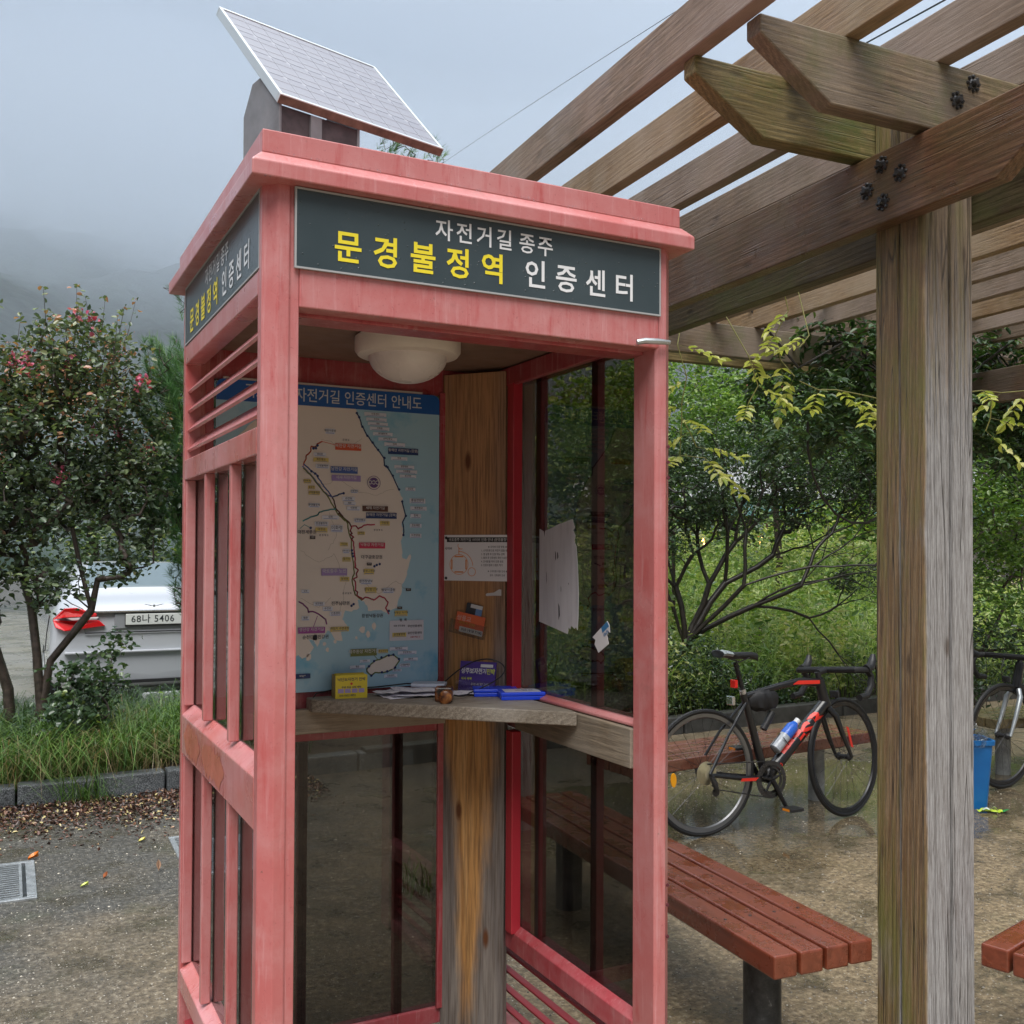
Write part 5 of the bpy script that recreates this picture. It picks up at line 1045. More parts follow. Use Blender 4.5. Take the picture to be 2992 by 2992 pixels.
    MB().tube([ST+Vector((0, 0, -.004)), ST+(ST-BB).normalized()*0.022], 0.020, 12).build('seat_clamp', chrome, b, smooth=True)
    vs = []; st_ = [(-.125, .055, .030), (-.115, .072, .034), (-.07, .070, .026), (-.02, .045, .018), (.04, .026, .016), (.10, .020, .014), (.135, .014, .006), (.142, .004, .0)]
    for x, hw, z in st_:
        for t in range(10):
            a = 2*math.pi*t/10; vs.append((top.x+x, hw*math.cos(a), top.z+z+0.018*math.sin(a)*(1 if math.sin(a) > 0 else 1.25)))
    fs = [(i*10+t, i*10+(t+1) % 10, (i+1)*10+(t+1) % 10, (i+1)*10+t) for i in range(len(st_)-1) for t in range(10)]+[tuple(range(10))[::-1], tuple(range((len(st_)-1)*10, len(st_)*10))]
    MB().add(vs, fs).build('saddle', black_m, b, smooth=True)
    if extras: MB().add([(x+0.0, y*1.02-0.001, z+0.0018) for (x, y, z) in vs[:30]], [f for f in fs if max(f) < 30 and len(f) == 4 and vs[f[0]][1] < 0.0 and vs[f[0]][2] > top.z+0.012]).build('saddle_panel', flat('saddle_grey', (0.30, 0.34, 0.35), 0.35), b, smooth=True)
    MB().tube([top+Vector((-.07, -.02, .005)), top+Vector((0, -.02, -.018)), top+Vector((.07, -.02, .002))], 0.0035, 6).build('saddle_rail', steel_dark, b)
    # cranks, chainrings, chain, derailleur
    MB().lathe([(0.098, -0.0435), (0.103, -0.045), (0.103, -0.047), (0.090, -0.048)], 44, tuple(BB), 'Y').build('chain_guard', black_m, b) if 0 else None
    n = 48; q = MB()
    for r0, r1, y_ in ((0.100, 0.078, -0.050), (0.078, 0.062, -0.044)):
        a = []; 
        for i in range(n):
            t = 2*math.pi*i/n; a += [(BB.x+r0*math.cos(t), y_, BB.z+r0*math.sin(t)), (BB.x+r1*math.cos(t), y_, BB.z+r1*math.sin(t)), (BB.x+r1*math.cos(t), y_+0.003, BB.z+r1*math.sin(t)), (BB.x+r0*math.cos(t), y_+0.003, BB.z+r0*math.sin(t))]
        q.add(a, [(i*4+k, i*4+(k+1) % 4, ((i+1) % n)*4+(k+1) % 4, ((i+1) % n)*4+k) for i in range(n) for k in range(4)])
    q.build('chainring', steel_dark, b)
    q = MB()
    for i in range(5):
        t = R(72*i+20); q.tube([BB+Vector((0, -.052, 0)), BB+Vector((.072*math.cos(t), -.050, .072*math.sin(t)))], [0.011, 0.006], 6)
    q.build('spider', black_g, b)
    pa = R(-62)
    for s, ang in ((-1, pa), (1, pa+math.pi)):
        e_ = BB+Vector((.172*math.cos(ang), s*.070, .172*math.sin(ang)))
        MB().tube([BB+Vector((0, s*.058, 0)), e_], [0.015, 0.012], 8).build('crank', black_g, b, smooth=True)
        MB().obox(e_+Vector((0, s*.050, 0)), (.045, 0, 0), (0, .040, 0), (0, 0, .009)).build('pedal', black_m, b, bevel=0.004)
        if extras: MB().obox(e_+Vector((-.0455, s*.050, 0)), (.002, 0, 0), (0, .026, 0), (0, 0, .006)).build('pedal_reflector', flat('reflector_orange', (0.85, 0.28, 0.01), 0.25), b)
    MB().tube([BB+Vector((0, -.048, .098)), RH+Vector((0, -.042, .050))], 0.0035, 5).build('chain', steel_dark, b)
    MB().tube([BB+Vector((0, -.048, -.098)), RH+Vector((.05, -.045, -.085)), RH+Vector((.02, -.045, -.06))], 0.0035, 5).build('chain', steel_dark, b)
    q = MB(); q.tube([RH+Vector((.005, -.068, -.01)), RH+Vector((.02, -.075, -.05)), RH+Vector((.045, -.060, -.095))], [0.013, 0.016, 0.010], 8); q.lathe([(0.022, -0.044), (0.022, -0.050)], 14, (RH.x+.045, 0, RH.z-.10), 'Y'); q.build('derailleur', steel_dark, b, smooth=True)
    MB().obox(ST+Vector((-.085, 0, -.035)), (.010, 0, 0), (0, .028, 0), (0, 0, .024)).build('rear_brake', chrome, b, bevel=0.004)
    if extras:
        d_ = (HT0-BB); dl = d_.length; du = d_.normalized(); dn = Vector((-du.z, 0, du.x))
        q = MB(); put_text(q, 'TFSR', BB+du*(dl*0.58)+Vector((0, 0, 0)), du, dn, 0.086, 0.035, sx=1.9, gap=0.95)
        q.v = [(v[0], -math.sqrt(max(0.00002, 0.0362**2-min(0.034, abs((Vector(v)-BB).dot(dn)))**2))-0.0016, v[2]) for v in q.v]
        q.build('tube_lettering', bred2, b)
        q = MB(); put_text(q, '800', BB+du*(dl*0.16)+Vector((0, -.0385, 0)), du, dn, 0.03, 0.03); q.build('tube_lettering', bred2, b)
        q = MB(); q.add([(.60, -.0215, .765), (.79, -.0265, .760), (.79, -.0265, .780), (.64, -.0215, .785)], [(0, 1, 2, 3)]); q.add([(.505, -.0165, .752), (.53, -.0165, .754), (.535, -.0165, .766), (.51, -.0165, .764)], [(0, 1, 2, 3)]); q.build('top_tube_stripe', bred2, b)
        MB().add([(.20, -.0565, .279), (.305, -.0530, .272), (.325, -.0530, .288), (.21, -.0565, .294)], [(0, 1, 2, 3)]).build('stay_stripe', bred2, b)
        MB().obox(FH-HT0+Vector((-.022, -.0630, .115)), (.011, 0, -.004), (0, .0006, 0), (-.016, 0, .058)).build('fork_lettering', bred2, fk)
        MB().obox(ST+(ST-BB).normalized()*0.055+Vector((-.045, 0, 0)), (.010, 0, 0), (0, .022, 0), (0, 0, .022)).build('tail_lamp', flat('lamp_red', (0.75, 0.02, 0.015), 0.2), b, bevel=0.004)
        # crumpled black bag under the top tube
        vs = []; fs = []; N = 14; K = 12
        for i in range(N+1):
            x = .305+.20*i/N; prof = math.sin(math.pi*(i+0.6)/(N+1.2))**0.5
            for k in range(K):
                a = 2*math.pi*k/K; r_ = (1+0.35*mnoise.noise((x*30, math.cos(a)*2.2, math.sin(a)*2.2)))
                vs.append((x, .040*prof*math.cos(a)*r_, .700-.0*i+.052*prof*math.sin(a)*r_-(0.02 if math.sin(a) < 0 else 0)))
        for i in range(N):
            for k in range(K): fs.append((i*K+k, i*K+(k+1) % K, (i+1)*K+(k+1) % K, (i+1)*K+k))
        fs += [tuple(range(K))[::-1], tuple(range(N*K, (N+1)*K))]
        MB().add(vs, fs).build('frame_bag', flat('bag_black', (0.014, 0.014, 0.016), 0.6), b, smooth=True)
        pc = BB.lerp(ST, 0.62)+Vector((.10, -.012, .02)); pu_ = Vector((.6, 0, .8))
        q = MB(); q.tube([pc-pu_*0.055, pc+pu_*0.055], [0.020, 0.020], 12); q.build('pump', black_m, b, smooth=True)
        # drinks bottle in the down tube cage
        bc = BB+du*(dl*0.42)+dn*0.074+Vector((0, -.01, 0))
        cl = glassmat('bottle_plastic', (0.72, 0.76, 0.80), 0.06, 0.18); 
        bt = thing('drink_bottle', 'clear drink bottle with a blue label in the cage of the racing bicycle', 'bottle', loc, rz); bt.rotation_euler = (lean, 0, rz); bt.scale = (1.07, 1.07, 1.07)
        q = MB(); q.tube([bc-du*0.10, bc-du*0.095, bc-du*0.02, bc-du*0.015, bc+du*0.005], [0.026, 0.033, 0.033, 0.031, 0.033], 16); q.build('bottle_base', flat('bottle_water', (0.42, 0.45, 0.50), 0.15), bt, smooth=True)
        q = MB(); q.tube([bc+du*0.005, bc+du*0.07, bc+du*0.085, bc+du*0.105], [0.0335, 0.0335, 0.026, 0.015], 16); q.build('bottle_label', flat('bottle_blue', (0.03, 0.14, 0.62), 0.2), bt, smooth=True)
        q = MB(); q.tube([bc+du*0.103, bc+du*0.128], 0.0165, 12); q.build('bottle_cap', flat('bottle_white', (0.75, 0.76, 0.78), 0.3), bt, smooth=True)
        q = MB(); q.tube([bc-du*0.11-dn*0.03, bc-du*0.11+dn*0.032, bc-du*0.01+dn*0.036], 0.0028, 6); q.tube([bc-du*0.03+Vector((0, -.036, 0))-dn*0.03, bc-du*0.03+Vector((0, -.037, 0))+dn*0.03], 0.0028, 6); q.build('bottle_cage', black_m, b)
        for a_, m_ in ((R(172), 'wheel_reflector'),):
            MB().add([tuple(RH+Vector((.21*math.cos(a_)+.017*math.cos(t*math.pi/8), y_, .21*math.sin(a_)-.045+.036*math.sin(t*math.pi/8)))) for y_ in (-.033, -.027) for t in range(16)], [tuple(range(16)), tuple(range(16, 32))[::-1]]+[(t, (t+1) % 16, 16+(t+1) % 16, 16+t) for t in range(16)]).build(m_, flat('reflector_amber', (0.90, 0.38, 0.01), 0.25), b)
    for ch in [q_ for q_ in bpy.data.objects if q_.parent == fk]:
        mt_ = fk.matrix_basis @ ch.matrix_basis; ch.parent = b; ch.matrix_basis = mt_
    bpy.data.objects.remove(fk)
    return b
bicycle('black racing bicycle with red lettering leaning at the worn red bench', (3.065, 2.445, 0.0), R(-1.5), R(-2.0), carbon, bred2, rimm, R(13))
bw = flat('frame_dark', (0.02, 0.02, 0.022), 0.25, 0.2)
bicycle('black bicycle with silver streaked fork at the right edge behind the blue bin', (6.69, 2.44, 0.0), R(178), R(2.0), bw, bred2, rimm, R(4), extras=False)

# ================================================================== BIN AND LITTER
bn = thing('waste_bin', 'blue plastic bin full of clear cups beside the timber post', 'bin', (4.985, 2.285, 0), R(-30))
blu = M('bin_blue', 0.35); _v = blu.co(); blu.set('Base Color', blu.ramp(blu.noise(_v, 5, 4), [(0.3, (0.008, 0.13, 0.42)), (0.7, (0.012, 0.18, 0.50))])); blu = blu.m
def rr_ring(hx, hy, z, r=0.03, seg=5):
    pts = []
    for cx_, cy_, a0 in ((hx-r, hy-r, 0), (-hx+r, hy-r, 90), (-hx+r, -hy+r, 180), (hx-r, -hy+r, 270)):
        for t in range(seg+1): a = R(a0+90*t/seg); pts.append((cx_+r*math.cos(a), cy_+r*math.sin(a), z))
    return pts
def tub(levels):
    vs = []; n = 24
    for hx, hy, z in levels: vs += rr_ring(hx, hy, z)
    return MB().add(vs, [(i*n+k, i*n+(k+1) % n, (i+1)*n+(k+1) % n, (i+1)*n+k) for i in range(len(levels)-1) for k in range(n)]+[tuple(range(n))[::-1]])
tub([(0.120, 0.090, 0.0), (0.122, 0.092, 0.012), (0.148, 0.112, 0.400), (0.158, 0.122, 0.402), (0.160, 0.124, 0.430), (0.148, 0.112, 0.431), (0.145, 0.110, 0.395), (0.120, 0.09, 0.02)]).build('body', blu, bn, smooth=True)
cupm = glassmat('cup_plastic', (0.86, 0.88, 0.88), 0.05, 0.22)
for i, (x, y, z, a, b_) in enumerate([(0.06, -0.03, 0.40, 0.5, 0.9), (-0.03, 0.02, 0.42, -0.8, 0.3), (0.02, -0.07, 0.40, 1.1, -0.6), (0.10, 0.04, 0.39, -0.4, -1.0), (-0.09, -0.05, 0.41, 1.3, 0.2), (0.0, 0.06, 0.46, 0.9, 0.4)]):
    o = thing('plastic_cup', ['clear plastic cup at the front of the blue bin', 'tilted clear cup in the middle of the blue bin', 'clear cup at the near rim of the blue bin', 'clear cup at the right corner of the blue bin', 'clear cup on the left in the blue bin, behind the post', 'clear cup on top of the heap in the blue bin'][i], 'plastic cup', (4.985+0.866*x*0.8+0.5*y, 2.285-0.5*x*0.8+0.866*y, z), 0, 'clear cups in the blue bin'); o.rotation_euler = (a, b_, 0)
    MB().lathe([(0.029, 0.0), (0.031, 0.02), (0.041, 0.10), (0.044, 0.103), (0.043, 0.105), (0.039, 0.10), (0.029, 0.004)], 18).build('cup', cupm, o, smooth=True)
wrp = thing('snack_wrapper', 'crumpled lime green snack wrapper on the ground by the bin', 'wrapper', (4.985, 2.09, 0.0), R(-28))
def crumple(mb, w_, d_, z0, seed, n=10, amp=0.02):
    vs = []
    for i in range(n+1):
        for j in range(n+1):
            x, y = w_*(i/n-0.5), d_*(j/n-0.5); vs.append((x, y, z0+amp*abs(mnoise.noise((x*22+seed, y*22, seed)))*1.8))
    mb.add(vs, [(i*(n+1)+j, (i+1)*(n+1)+j, (i+1)*(n+1)+j+1, i*(n+1)+j+1) for i in range(n) for j in range(n)])
q = MB(); crumple(q, 0.15, 0.05, 0.004, 2.0); q.build('wrapper_sheet', flat('wrapper_lime', (0.50, 0.66, 0.05), 0.25), wrp, smooth=True)
q = MB(); crumple(q, 0.09, 0.024, 0.016, 5.0); q.build('white_panel', flat('wrapper_white', (0.65, 0.70, 0.62), 0.3), wrp, smooth=True)
q = MB(); q.add([(0.07, -0.03, 0.012), (0.105, -0.035, 0.03), (0.11, 0.01, 0.02), (0.075, 0.02, 0.01)], [(0, 1, 2, 3)]); q.build('green_end', flat('wrapper_green', (0.04, 0.36, 0.10), 0.3), wrp)
# fallen leaves near the grating (big enough to single out)
def fallen(label, x, y, rz, s, colr, hh=0.012):
    o = thing('fallen_leaf', label, 'leaf', (x, y, 0.002), rz, 'fallen leaves on the wet ground')
    n = 7; vs = []
    for i in range(n+1):
        t = i/n; w = s*0.32*math.sin(math.pi*min(1, t*1.02))**0.8
        for q_ in (-1, 0, 1): vs.append((s*(t-0.5), w*q_, hh*(0.3+abs(q_))*(0.4+t)))
    MB().add(vs, [(i*3+k, (i+1)*3+k, (i+1)*3+k+1, i*3+k+1) for i in range(n) for k in range(2)]).build('blade', flat('leaf_'+label.split()[0], colr, 0.35), o)
fallen('orange curled leaf beside the corner of the left grating', -0.302, 3.655, 0.4, 0.055, (0.60, 0.17, 0.015), 0.02)
fallen('lime small oval leaf lying right of the left grating', -0.10, 3.08, 0.1, 0.036, (0.55, 0.62, 0.14))
fallen('rusty leaf lying midway between grating and booth', 0.0, 3.17, 1.0, 0.032, (0.34, 0.12, 0.05), 0.015)
fallen('tan crumpled leaf lying close to the booth corner', 0.246, 3.16, 1.5, 0.036, (0.34, 0.22, 0.15), 0.03)
fallen('yellow slim leaf lying near the leaf litter', 0.239, 3.742, 0.4, 0.040, (0.55, 0.50, 0.12))

# ================================================================== PARKED CAR
car = thing('parked_car', 'white saloon parked beyond the bushes, seen from behind', 'car', (0.90, 8.30, 0), 0)
cw = flat('car_white', (0.46, 0.48, 0.52), 0.22, 0, 0.5, 0.8); cg = flat('car_glass', (0.11, 0.15, 0.17), 0.06, 0, 0.5, 0.0)
secs = [  # y, half width, sill z, belt z, top z, roof half width
    (0.00, 0.78, 0.34, 0.84, 0.98, 0.60), (0.04, 0.90, 0.30, 0.88, 1.045, 0.68), (0.14, 0.93, 0.27, 0.92, 1.085, 0.72), (0.45, 0.94, 0.25, 0.96, 1.13, 0.76), (0.62, 0.94, 0.25, 0.97, 1.16, 0.76),
    (0.95, 0.94, 0.24, 0.98, 1.32, 0.66), (1.35, 0.94, 0.24, 0.98, 1.44, 0.60), (2.0, 0.94, 0.24, 0.97, 1.475, 0.60), (2.7, 0.94, 0.24, 0.96, 1.46, 0.60), (3.3, 0.94, 0.24, 0.95, 1.30, 0.64), (3.75, 0.93, 0.25, 0.93, 1.02, 0.72), (4.4, 0.90, 0.27, 0.82, 0.90, 0.66), (4.8, 0.78, 0.32, 0.66, 0.74, 0.55)]
vs = []; K = 0
for y, hw, zs, zb, zt, rw in secs:
    half = [(0.0, zs-0.03), (hw*0.80, zs-0.02), (hw*0.95, zs+0.02), (hw, zs+0.14), (hw*1.0, zs+(zb-zs)*0.55), (hw*0.975, zb-0.04), (hw*0.94, zb), (hw*0.5+rw*0.5, zb+(zt-zb)*0.45), (rw, zt-0.04), (rw*0.82, zt-0.008), (0.0, zt)]
    ring_ = half+[(-x, z) for x, z in half[-2:0:-1]]; K = len(ring_); vs += [(x, y, z) for x, z in ring_]
n = len(secs); fs = [(i*K+k, i*K+(k+1) % K, (i+1)*K+(k+1) % K, (i+1)*K+k) for i in range(n-1) for k in range(K)]+[tuple(range(K)), tuple(range((n-1)*K, n*K))[::-1]]
body = MB().add(vs, fs).build('body', cw, car, smooth=True); sb_ = body.modifiers.new('sub', 'SUBSURF'); sb_.levels = 2; sb_.render_levels = 2
MB().prism([(-0.60, 0.70, 1.175), (0.60, 0.70, 1.175), (0.50, 1.22, 1.412), (-0.50, 1.22, 1.412)], (0, 0.03, 0.045)).build('rear_window', cg, car, bevel=0.01)
for s in (-1, 1): MB().prism([(s*0.935, 1.0, 1.0), (s*0.93, 3.2, 1.0), (s*0.70, 2.7, 1.40), (s*0.70, 1.55, 1.41)], (s*0.02, 0, 0)).build('side_window', cg, car)
MB().prism([(-0.955, 0.10, 0.60), (-0.955, 0.02, 0.60), (0.955, 0.02, 0.60), (0.955, 0.10, 0.60)], (0, 0, -0.012)).build('bumper_crease', flat('crease_grey', (0.30, 0.31, 0.33), 0.3), car) if 0 else None
MB().box(-0.80, 0.80, -0.035, 0.05, 0.60, 0.625).build('bumper_trim', cw, car, bevel=0.01)
q = MB(); q.box(-0.36, 0.36, -0.012, 0.03, 0.83, 0.985); q.build('plate_recess', flat('recess_grey', (0.26, 0.27, 0.29), 0.4), car, bevel=0.01)
MB().box(-0.66, 0.66, -0.030, 0.03, 0.99, 1.010).build('chrome_strip', chrome, car, bevel=0.004)
plate = MB().box(-0.260, 0.260, -0.030, -0.020, 0.868, 0.975).build('number_plate', flat('plate_white', (0.62, 0.64, 0.62), 0.4), car, bevel=0.006)
q = MB(); q.box(-0.266, 0.266, -0.026, -0.018, 0.856, 0.981); q.build('plate_frame', black, plate)
q = MB(); put_text(q, '68나 5406', (-0.010, -0.0315, 0.922), (1, 0, 0), (0, 0, 1), 0.092, 0.006, sx=0.98, gap=1.08); q.build('plate_lettering', flat('plate_ink', (0.03, 0.035, 0.04), 0.4), plate)
q = MB()
for s in (-1, 1):
    for i in range(4): q.obox((s*(0.028+0.016*i), -0.030, 1.052+0.004*i), (0.012, 0, 0.001*s), (0, 0.003, 0), (0, 0, 0.0035-0.0004*i))
q.lathe([(0.013, -0.034), (0.013, -0.026)], 12, (0, 0, 1.050), 'Y'); q.build('winged_badge', steel, car)
lred = flat('tail_red', (0.72, 0.012, 0.02), 0.12, 0, 0.6, 1.0); lwh = flat('tail_clear', (0.60, 0.55, 0.56), 0.15, 0, 0.6, 1.0)
for s in (-1, 1):
    def tl(mb, pts, d): return mb.prism([(s*x, y, z) for x, y, z in pts], (0, d, 0))
    tl(MB(), [(0.90, 0.04, 0.93), (0.80, -0.030, 1.04), (0.70, -0.045, 1.045), (0.52, -0.035, 0.985), (0.52, -0.035, 0.955), (0.80, -0.05, 0.955)], 0.12).build('tail_light', lred, car, bevel=0.008)
    tl(MB(), [(0.80, -0.052, 0.953), (0.50, -0.037, 0.953), (0.52, -0.037, 0.925), (0.74, -0.052, 0.925)], 0.12).build('reversing_light', lwh, car, bevel=0.006)
    tl(MB(), [(0.90, 0.03, 0.928), (0.88, -0.01, 0.86), (0.80, -0.03, 0.825), (0.44, -0.030, 0.865), (0.50, -0.035, 0.922), (0.74, -0.050, 0.922)], 0.12).build('tail_light', lred, car, bevel=0.008)
MB().box(-0.70, 0.70, -0.012, 0.04, 0.305, 0.335).build('lower_trim', black_m, car)
for s in (-1, 1):
    for y in (0.95, 3.85):
        wh = bpy.data.objects.new('wheel', None); link(wh, car); wh.location = (s*0.83, y, 0.33)
        MB().lathe([(0.29, -0.11), (0.325, -0.09), (0.33, 0.0), (0.325, 0.09), (0.29, 0.11)], 36, (0, 0, 0), 'X').build('tyre', tyre, wh, smooth=True)
        MB().lathe([(0.03, -0.118), (0.21, -0.112), (0.21, 0.112), (0.03, 0.118)], 20, (0, 0, 0), 'X').build('rim', steel, wh, smooth=True)
gap = MB()
gap.tube([(-0.80, 0.30, 1.128), (-0.74, 0.05, 1.082), (-0.64, -0.008, 1.03), (-0.62, -0.012, 0.80), (0.62, -0.012, 0.80), (0.64, -0.008, 1.03), (0.74, 0.05, 1.082), (0.80, 0.30, 1.128)], 0.006, 5)
for s in (-1, 1): gap.tube([(s*0.925, 0.10, 0.97), (s*0.945, 0.16, 0.80), (s*0.952, 0.30, 0.62), (s*0.952, 0.62, 0.60)], 0.005, 5)
gap.build('panel_gap', black_m, car, kind='stuff')
ex = MB(); ex.tube([(0.60, -0.03, 0.33), (0.60, 0.2, 0.33)], 0.04, 14); ex.build('exhaust', chrome, car, smooth=True)
stop = thing('wheel_stop', 'grey concrete wheel stop by the car, beside the booth', 'wheel stop', (1.02, 7.95, 0.0), 0)
MB().prism([(-0.25, 0, 0), (-0.25, 0.13, 0), (-0.25, 0.11, 0.24), (-0.25, 0.03, 0.24)], (1.2, 0, 0)).build('block', grimy('concrete_block', (0.34, 0.35, 0.36), 0.6, 0.2, 12), stop, bevel=0.02)

# ================================================================== VEGETATION
rng = np.random.default_rng(11)
def leaf_geo(pos, nrm_up, size, aspect, spread=1.0, tone=None, fold=0.25, droop=0.0, tonevar=0.16):
    """pos (n,3): folded oval leaves, 8 verts and 2 ngon halves as quads"""
    n = len(pos)
    d = rng.normal(size=(n, 3)); d[:, 2] = d[:, 2]*0.55-droop; d /= np.linalg.norm(d, axis=1)[:, None]
    up = rng.normal(size=(n, 3))*spread; up[:, 2] += nrm_up; up -= d*(up*d).sum(1)[:, None]; up /= np.linalg.norm(up, axis=1)[:, None]+1e-9
    sd = np.cross(d, up); s = (size*rng.uniform(0.65, 1.25, n))[:, None]; w = s*aspect
    base, tip = pos, pos+d*s
    m1, m2 = pos+d*s*0.30, pos+d*s*0.72
    L1, L2 = m1+sd*w*0.5+up*w*fold, m2+sd*w*0.42+up*w*fold; R1, R2 = m1-sd*w*0.5+up*w*fold, m2-sd*w*0.42+up*w*fold
    V = np.stack([base, L1, L2, tip, R2, R1], 1).reshape(-1, 3)
    i = np.arange(n)[:, None]*6
    Q = np.concatenate([i+np.array([[0, 3, 2, 1]]), i+np.array([[0, 5, 4, 3]])], 0)
    if tone is None: tone = rng.uniform(0, 1, n)
    t = np.clip(tone+rng.normal(size=n)*tonevar, 0, 1)
    return V, Q, np.repeat(t, 6)
def join(parts):
    V = []; Q = []; T = []; o = 0
    for v, q, t in parts: V.append(v); Q.append(q+o); T.append(t); o += len(v)
    return np.concatenate(V), np.concatenate(Q), np.concatenate(T)

def skeleton(roots, targets, r_tip=0.0022, r_max=0.05, jit=0.02, steps=2, pull=0.35):
    """join every target point to the growing tree; radii follow the number of tips carried"""
    nodes = [np.array(p, float) for p in roots[0]]; par = [-1]+list(range(len(roots[0])-1))
    for rt in roots[1:]:
        b = len(nodes); st = np.array(rt[0], float); dd = [np.linalg.norm(q-st) for q in nodes]; j0 = int(np.argmin(dd))
        nodes += [np.array(p, float) for p in rt]; par += [j0 if dd[j0] < 0.05 else -1]+list(range(b, b+len(rt)-1))
    root0 = nodes[0]
    order = sorted(targets, key=lambda p: np.linalg.norm(np.array(p)-root0))
    arr = np.array(nodes)
    for t in order:
        t = np.array(t, float); d = np.linalg.norm(arr-t, axis=1)+np.maximum(0, arr[:, 2]-t[2]+0.02)*pull*3
        j = int(np.argmin(d)); a = arr[j]; p = j
        for s in range(1, steps+1):
            f = s/steps; q = a+(t-a)*f; q = q+np.array([0, 0, -0.07*np.linalg.norm(t-a)*math.sin(math.pi*f)])
            if s < steps: q = q+rng.normal(size=3)*jit
            par.append(p); p = len(arr); arr = np.vstack([arr, q])
    n = len(arr); cnt = np.zeros(n); ch = [[] for _ in range(n)]
    for i, q in enumerate(par):
        if q >= 0: ch[q].append(i)
    for i in range(n-1, -1, -1):
        cnt[i] = max(1, sum(cnt[c_] for c_ in ch[i]))
        # children always have larger indices
    rad = np.minimum(r_max, r_tip*cnt**0.48)
    return arr, par, rad, ch
def branch_mesh(name, sk, mat, parent, seg=6, thick=0.03):
    arr, par, rad, ch = sk; V = []; Q = []; o = 0
    for i, p in enumerate(par):
        if p < 0: continue
        a, b = arr[p], arr[i]; d = b-a; L = np.linalg.norm(d)
        if L < 1e-6: continue
        d /= L; u = np.cross(d, [0.31, 0.2, 0.93]); u /= np.linalg.norm(u); w = np.cross(d, u)
        k = seg if rad[i] > 0.008 else 4
        ang = np.arange(k)*2*np.pi/k; c = np.cos(ang)[:, None]*u+np.sin(ang)[:, None]*w
        ra = min(rad[p], rad[i]*1.5)
        V.append(a-d*ra*0.3+c*ra); V.append(b+d*rad[i]*0.3+c*rad[i])
        j = np.arange(k); Q.append(np.stack([o+j, o+(j+1) % k, o+k+(j+1) % k, o+k+j], 1)); o += 2*k
    return fast_mesh(name, np.concatenate(V), np.concatenate(Q), mat, parent, smooth=True)
def ell_points(n, c, r, shell=0.5):
    """points inside an ellipsoid, more of them towards the skin"""
    d = rng.normal(size=(n, 3)); d /= np.linalg.norm(d, axis=1)[:, None]
    rr = rng.uniform(0, 1, n)**(1/3.0*(1-shell*0.6)); return np.array(c)+d*rr[:, None]*np.array(r)

bark = M('dark_bark', 0.5); _v = bark.co(); bark.set('Base Color', bark.ramp(bark.noise(_v, 26, 5, 0.7), [(0.3, (0.020, 0.015, 0.012)), (0.65, (0.085, 0.062, 0.050)), (0.8, (0.16, 0.13, 0.11))])); bark.bump(bark.noise(_v, 60, 4), 0.5, 0.004); bark = bark.m
barkd = M('wet_black_bark', 0.4); _v = barkd.co(); barkd.set('Base Color', barkd.ramp(barkd.noise(_v, 26, 5, 0.7), [(0.3, (0.008, 0.007, 0.006)), (0.7, (0.035, 0.028, 0.022))])); barkd = barkd.m
lf_myrtle = leafmat('myrtle_leaf', [(0.0, (0.055, 0.085, 0.055)), (0.40, (0.105, 0.150, 0.090)), (0.72, (0.20, 0.255, 0.13)), (0.86, (0.30, 0.32, 0.17)), (0.93, (0.42, 0.23, 0.14)), (1.0, (0.52, 0.25, 0.16))], 0.26, 0.34)
lf_dark = leafmat('glossy_dark_leaf', [(0.0, (0.026, 0.052, 0.028)), (0.5, (0.058, 0.105, 0.048)), (0.85, (0.13, 0.19, 0.07)), (1.0, (0.30, 0.36, 0.11))], 0.28, 0.30)
lf_green = leafmat('fresh_leaf', [(0.0, (0.07, 0.15, 0.04)), (0.5, (0.17, 0.29, 0.07)), (0.85, (0.32, 0.43, 0.11)), (1.0, (0.52, 0.55, 0.18))], 0.34, 0.45)
lf_weed = leafmat('weed_leaf', [(0.0, (0.14, 0.25, 0.08)), (0.5, (0.36, 0.47, 0.16)), (0.85, (0.54, 0.60, 0.25)), (1.0, (0.68, 0.65, 0.36))], 0.42, 0.50)
lf_yel = leafmat('yellow_green_leaf', [(0.0, (0.24, 0.34, 0.06)), (0.5, (0.56, 0.58, 0.16)), (1.0, (0.80, 0.76, 0.38))], 0.35, 0.42)
lf_grass = leafmat('grass_blade', [(0.0, (0.028, 0.070, 0.018)), (0.5, (0.080, 0.165, 0.034)), (0.82, (0.17, 0.27, 0.065)), (0.92, (0.28, 0.24, 0.12)), (1.0, (0.36, 0.25, 0.15))], 0.4, 0.32)
lf_pine = leafmat('pine_needle', [(0.0, (0.035, 0.10, 0.036)), (0.6, (0.10, 0.24, 0.075)), (1.0, (0.24, 0.38, 0.13))], 0.35, 0.30)
fl_pink = leafmat('pink_petal', [(0.0, (0.62, 0.06, 0.18)), (1.0, (0.90, 0.26, 0.40))], 0.5, 0.3)
fl_rust = leafmat('seed_head', [(0.0, (0.30, 0.09, 0.05)), (0.6, (0.42, 0.20, 0.12)), (1.0, (0.55, 0.33, 0.22))], 0.5, 0.2)

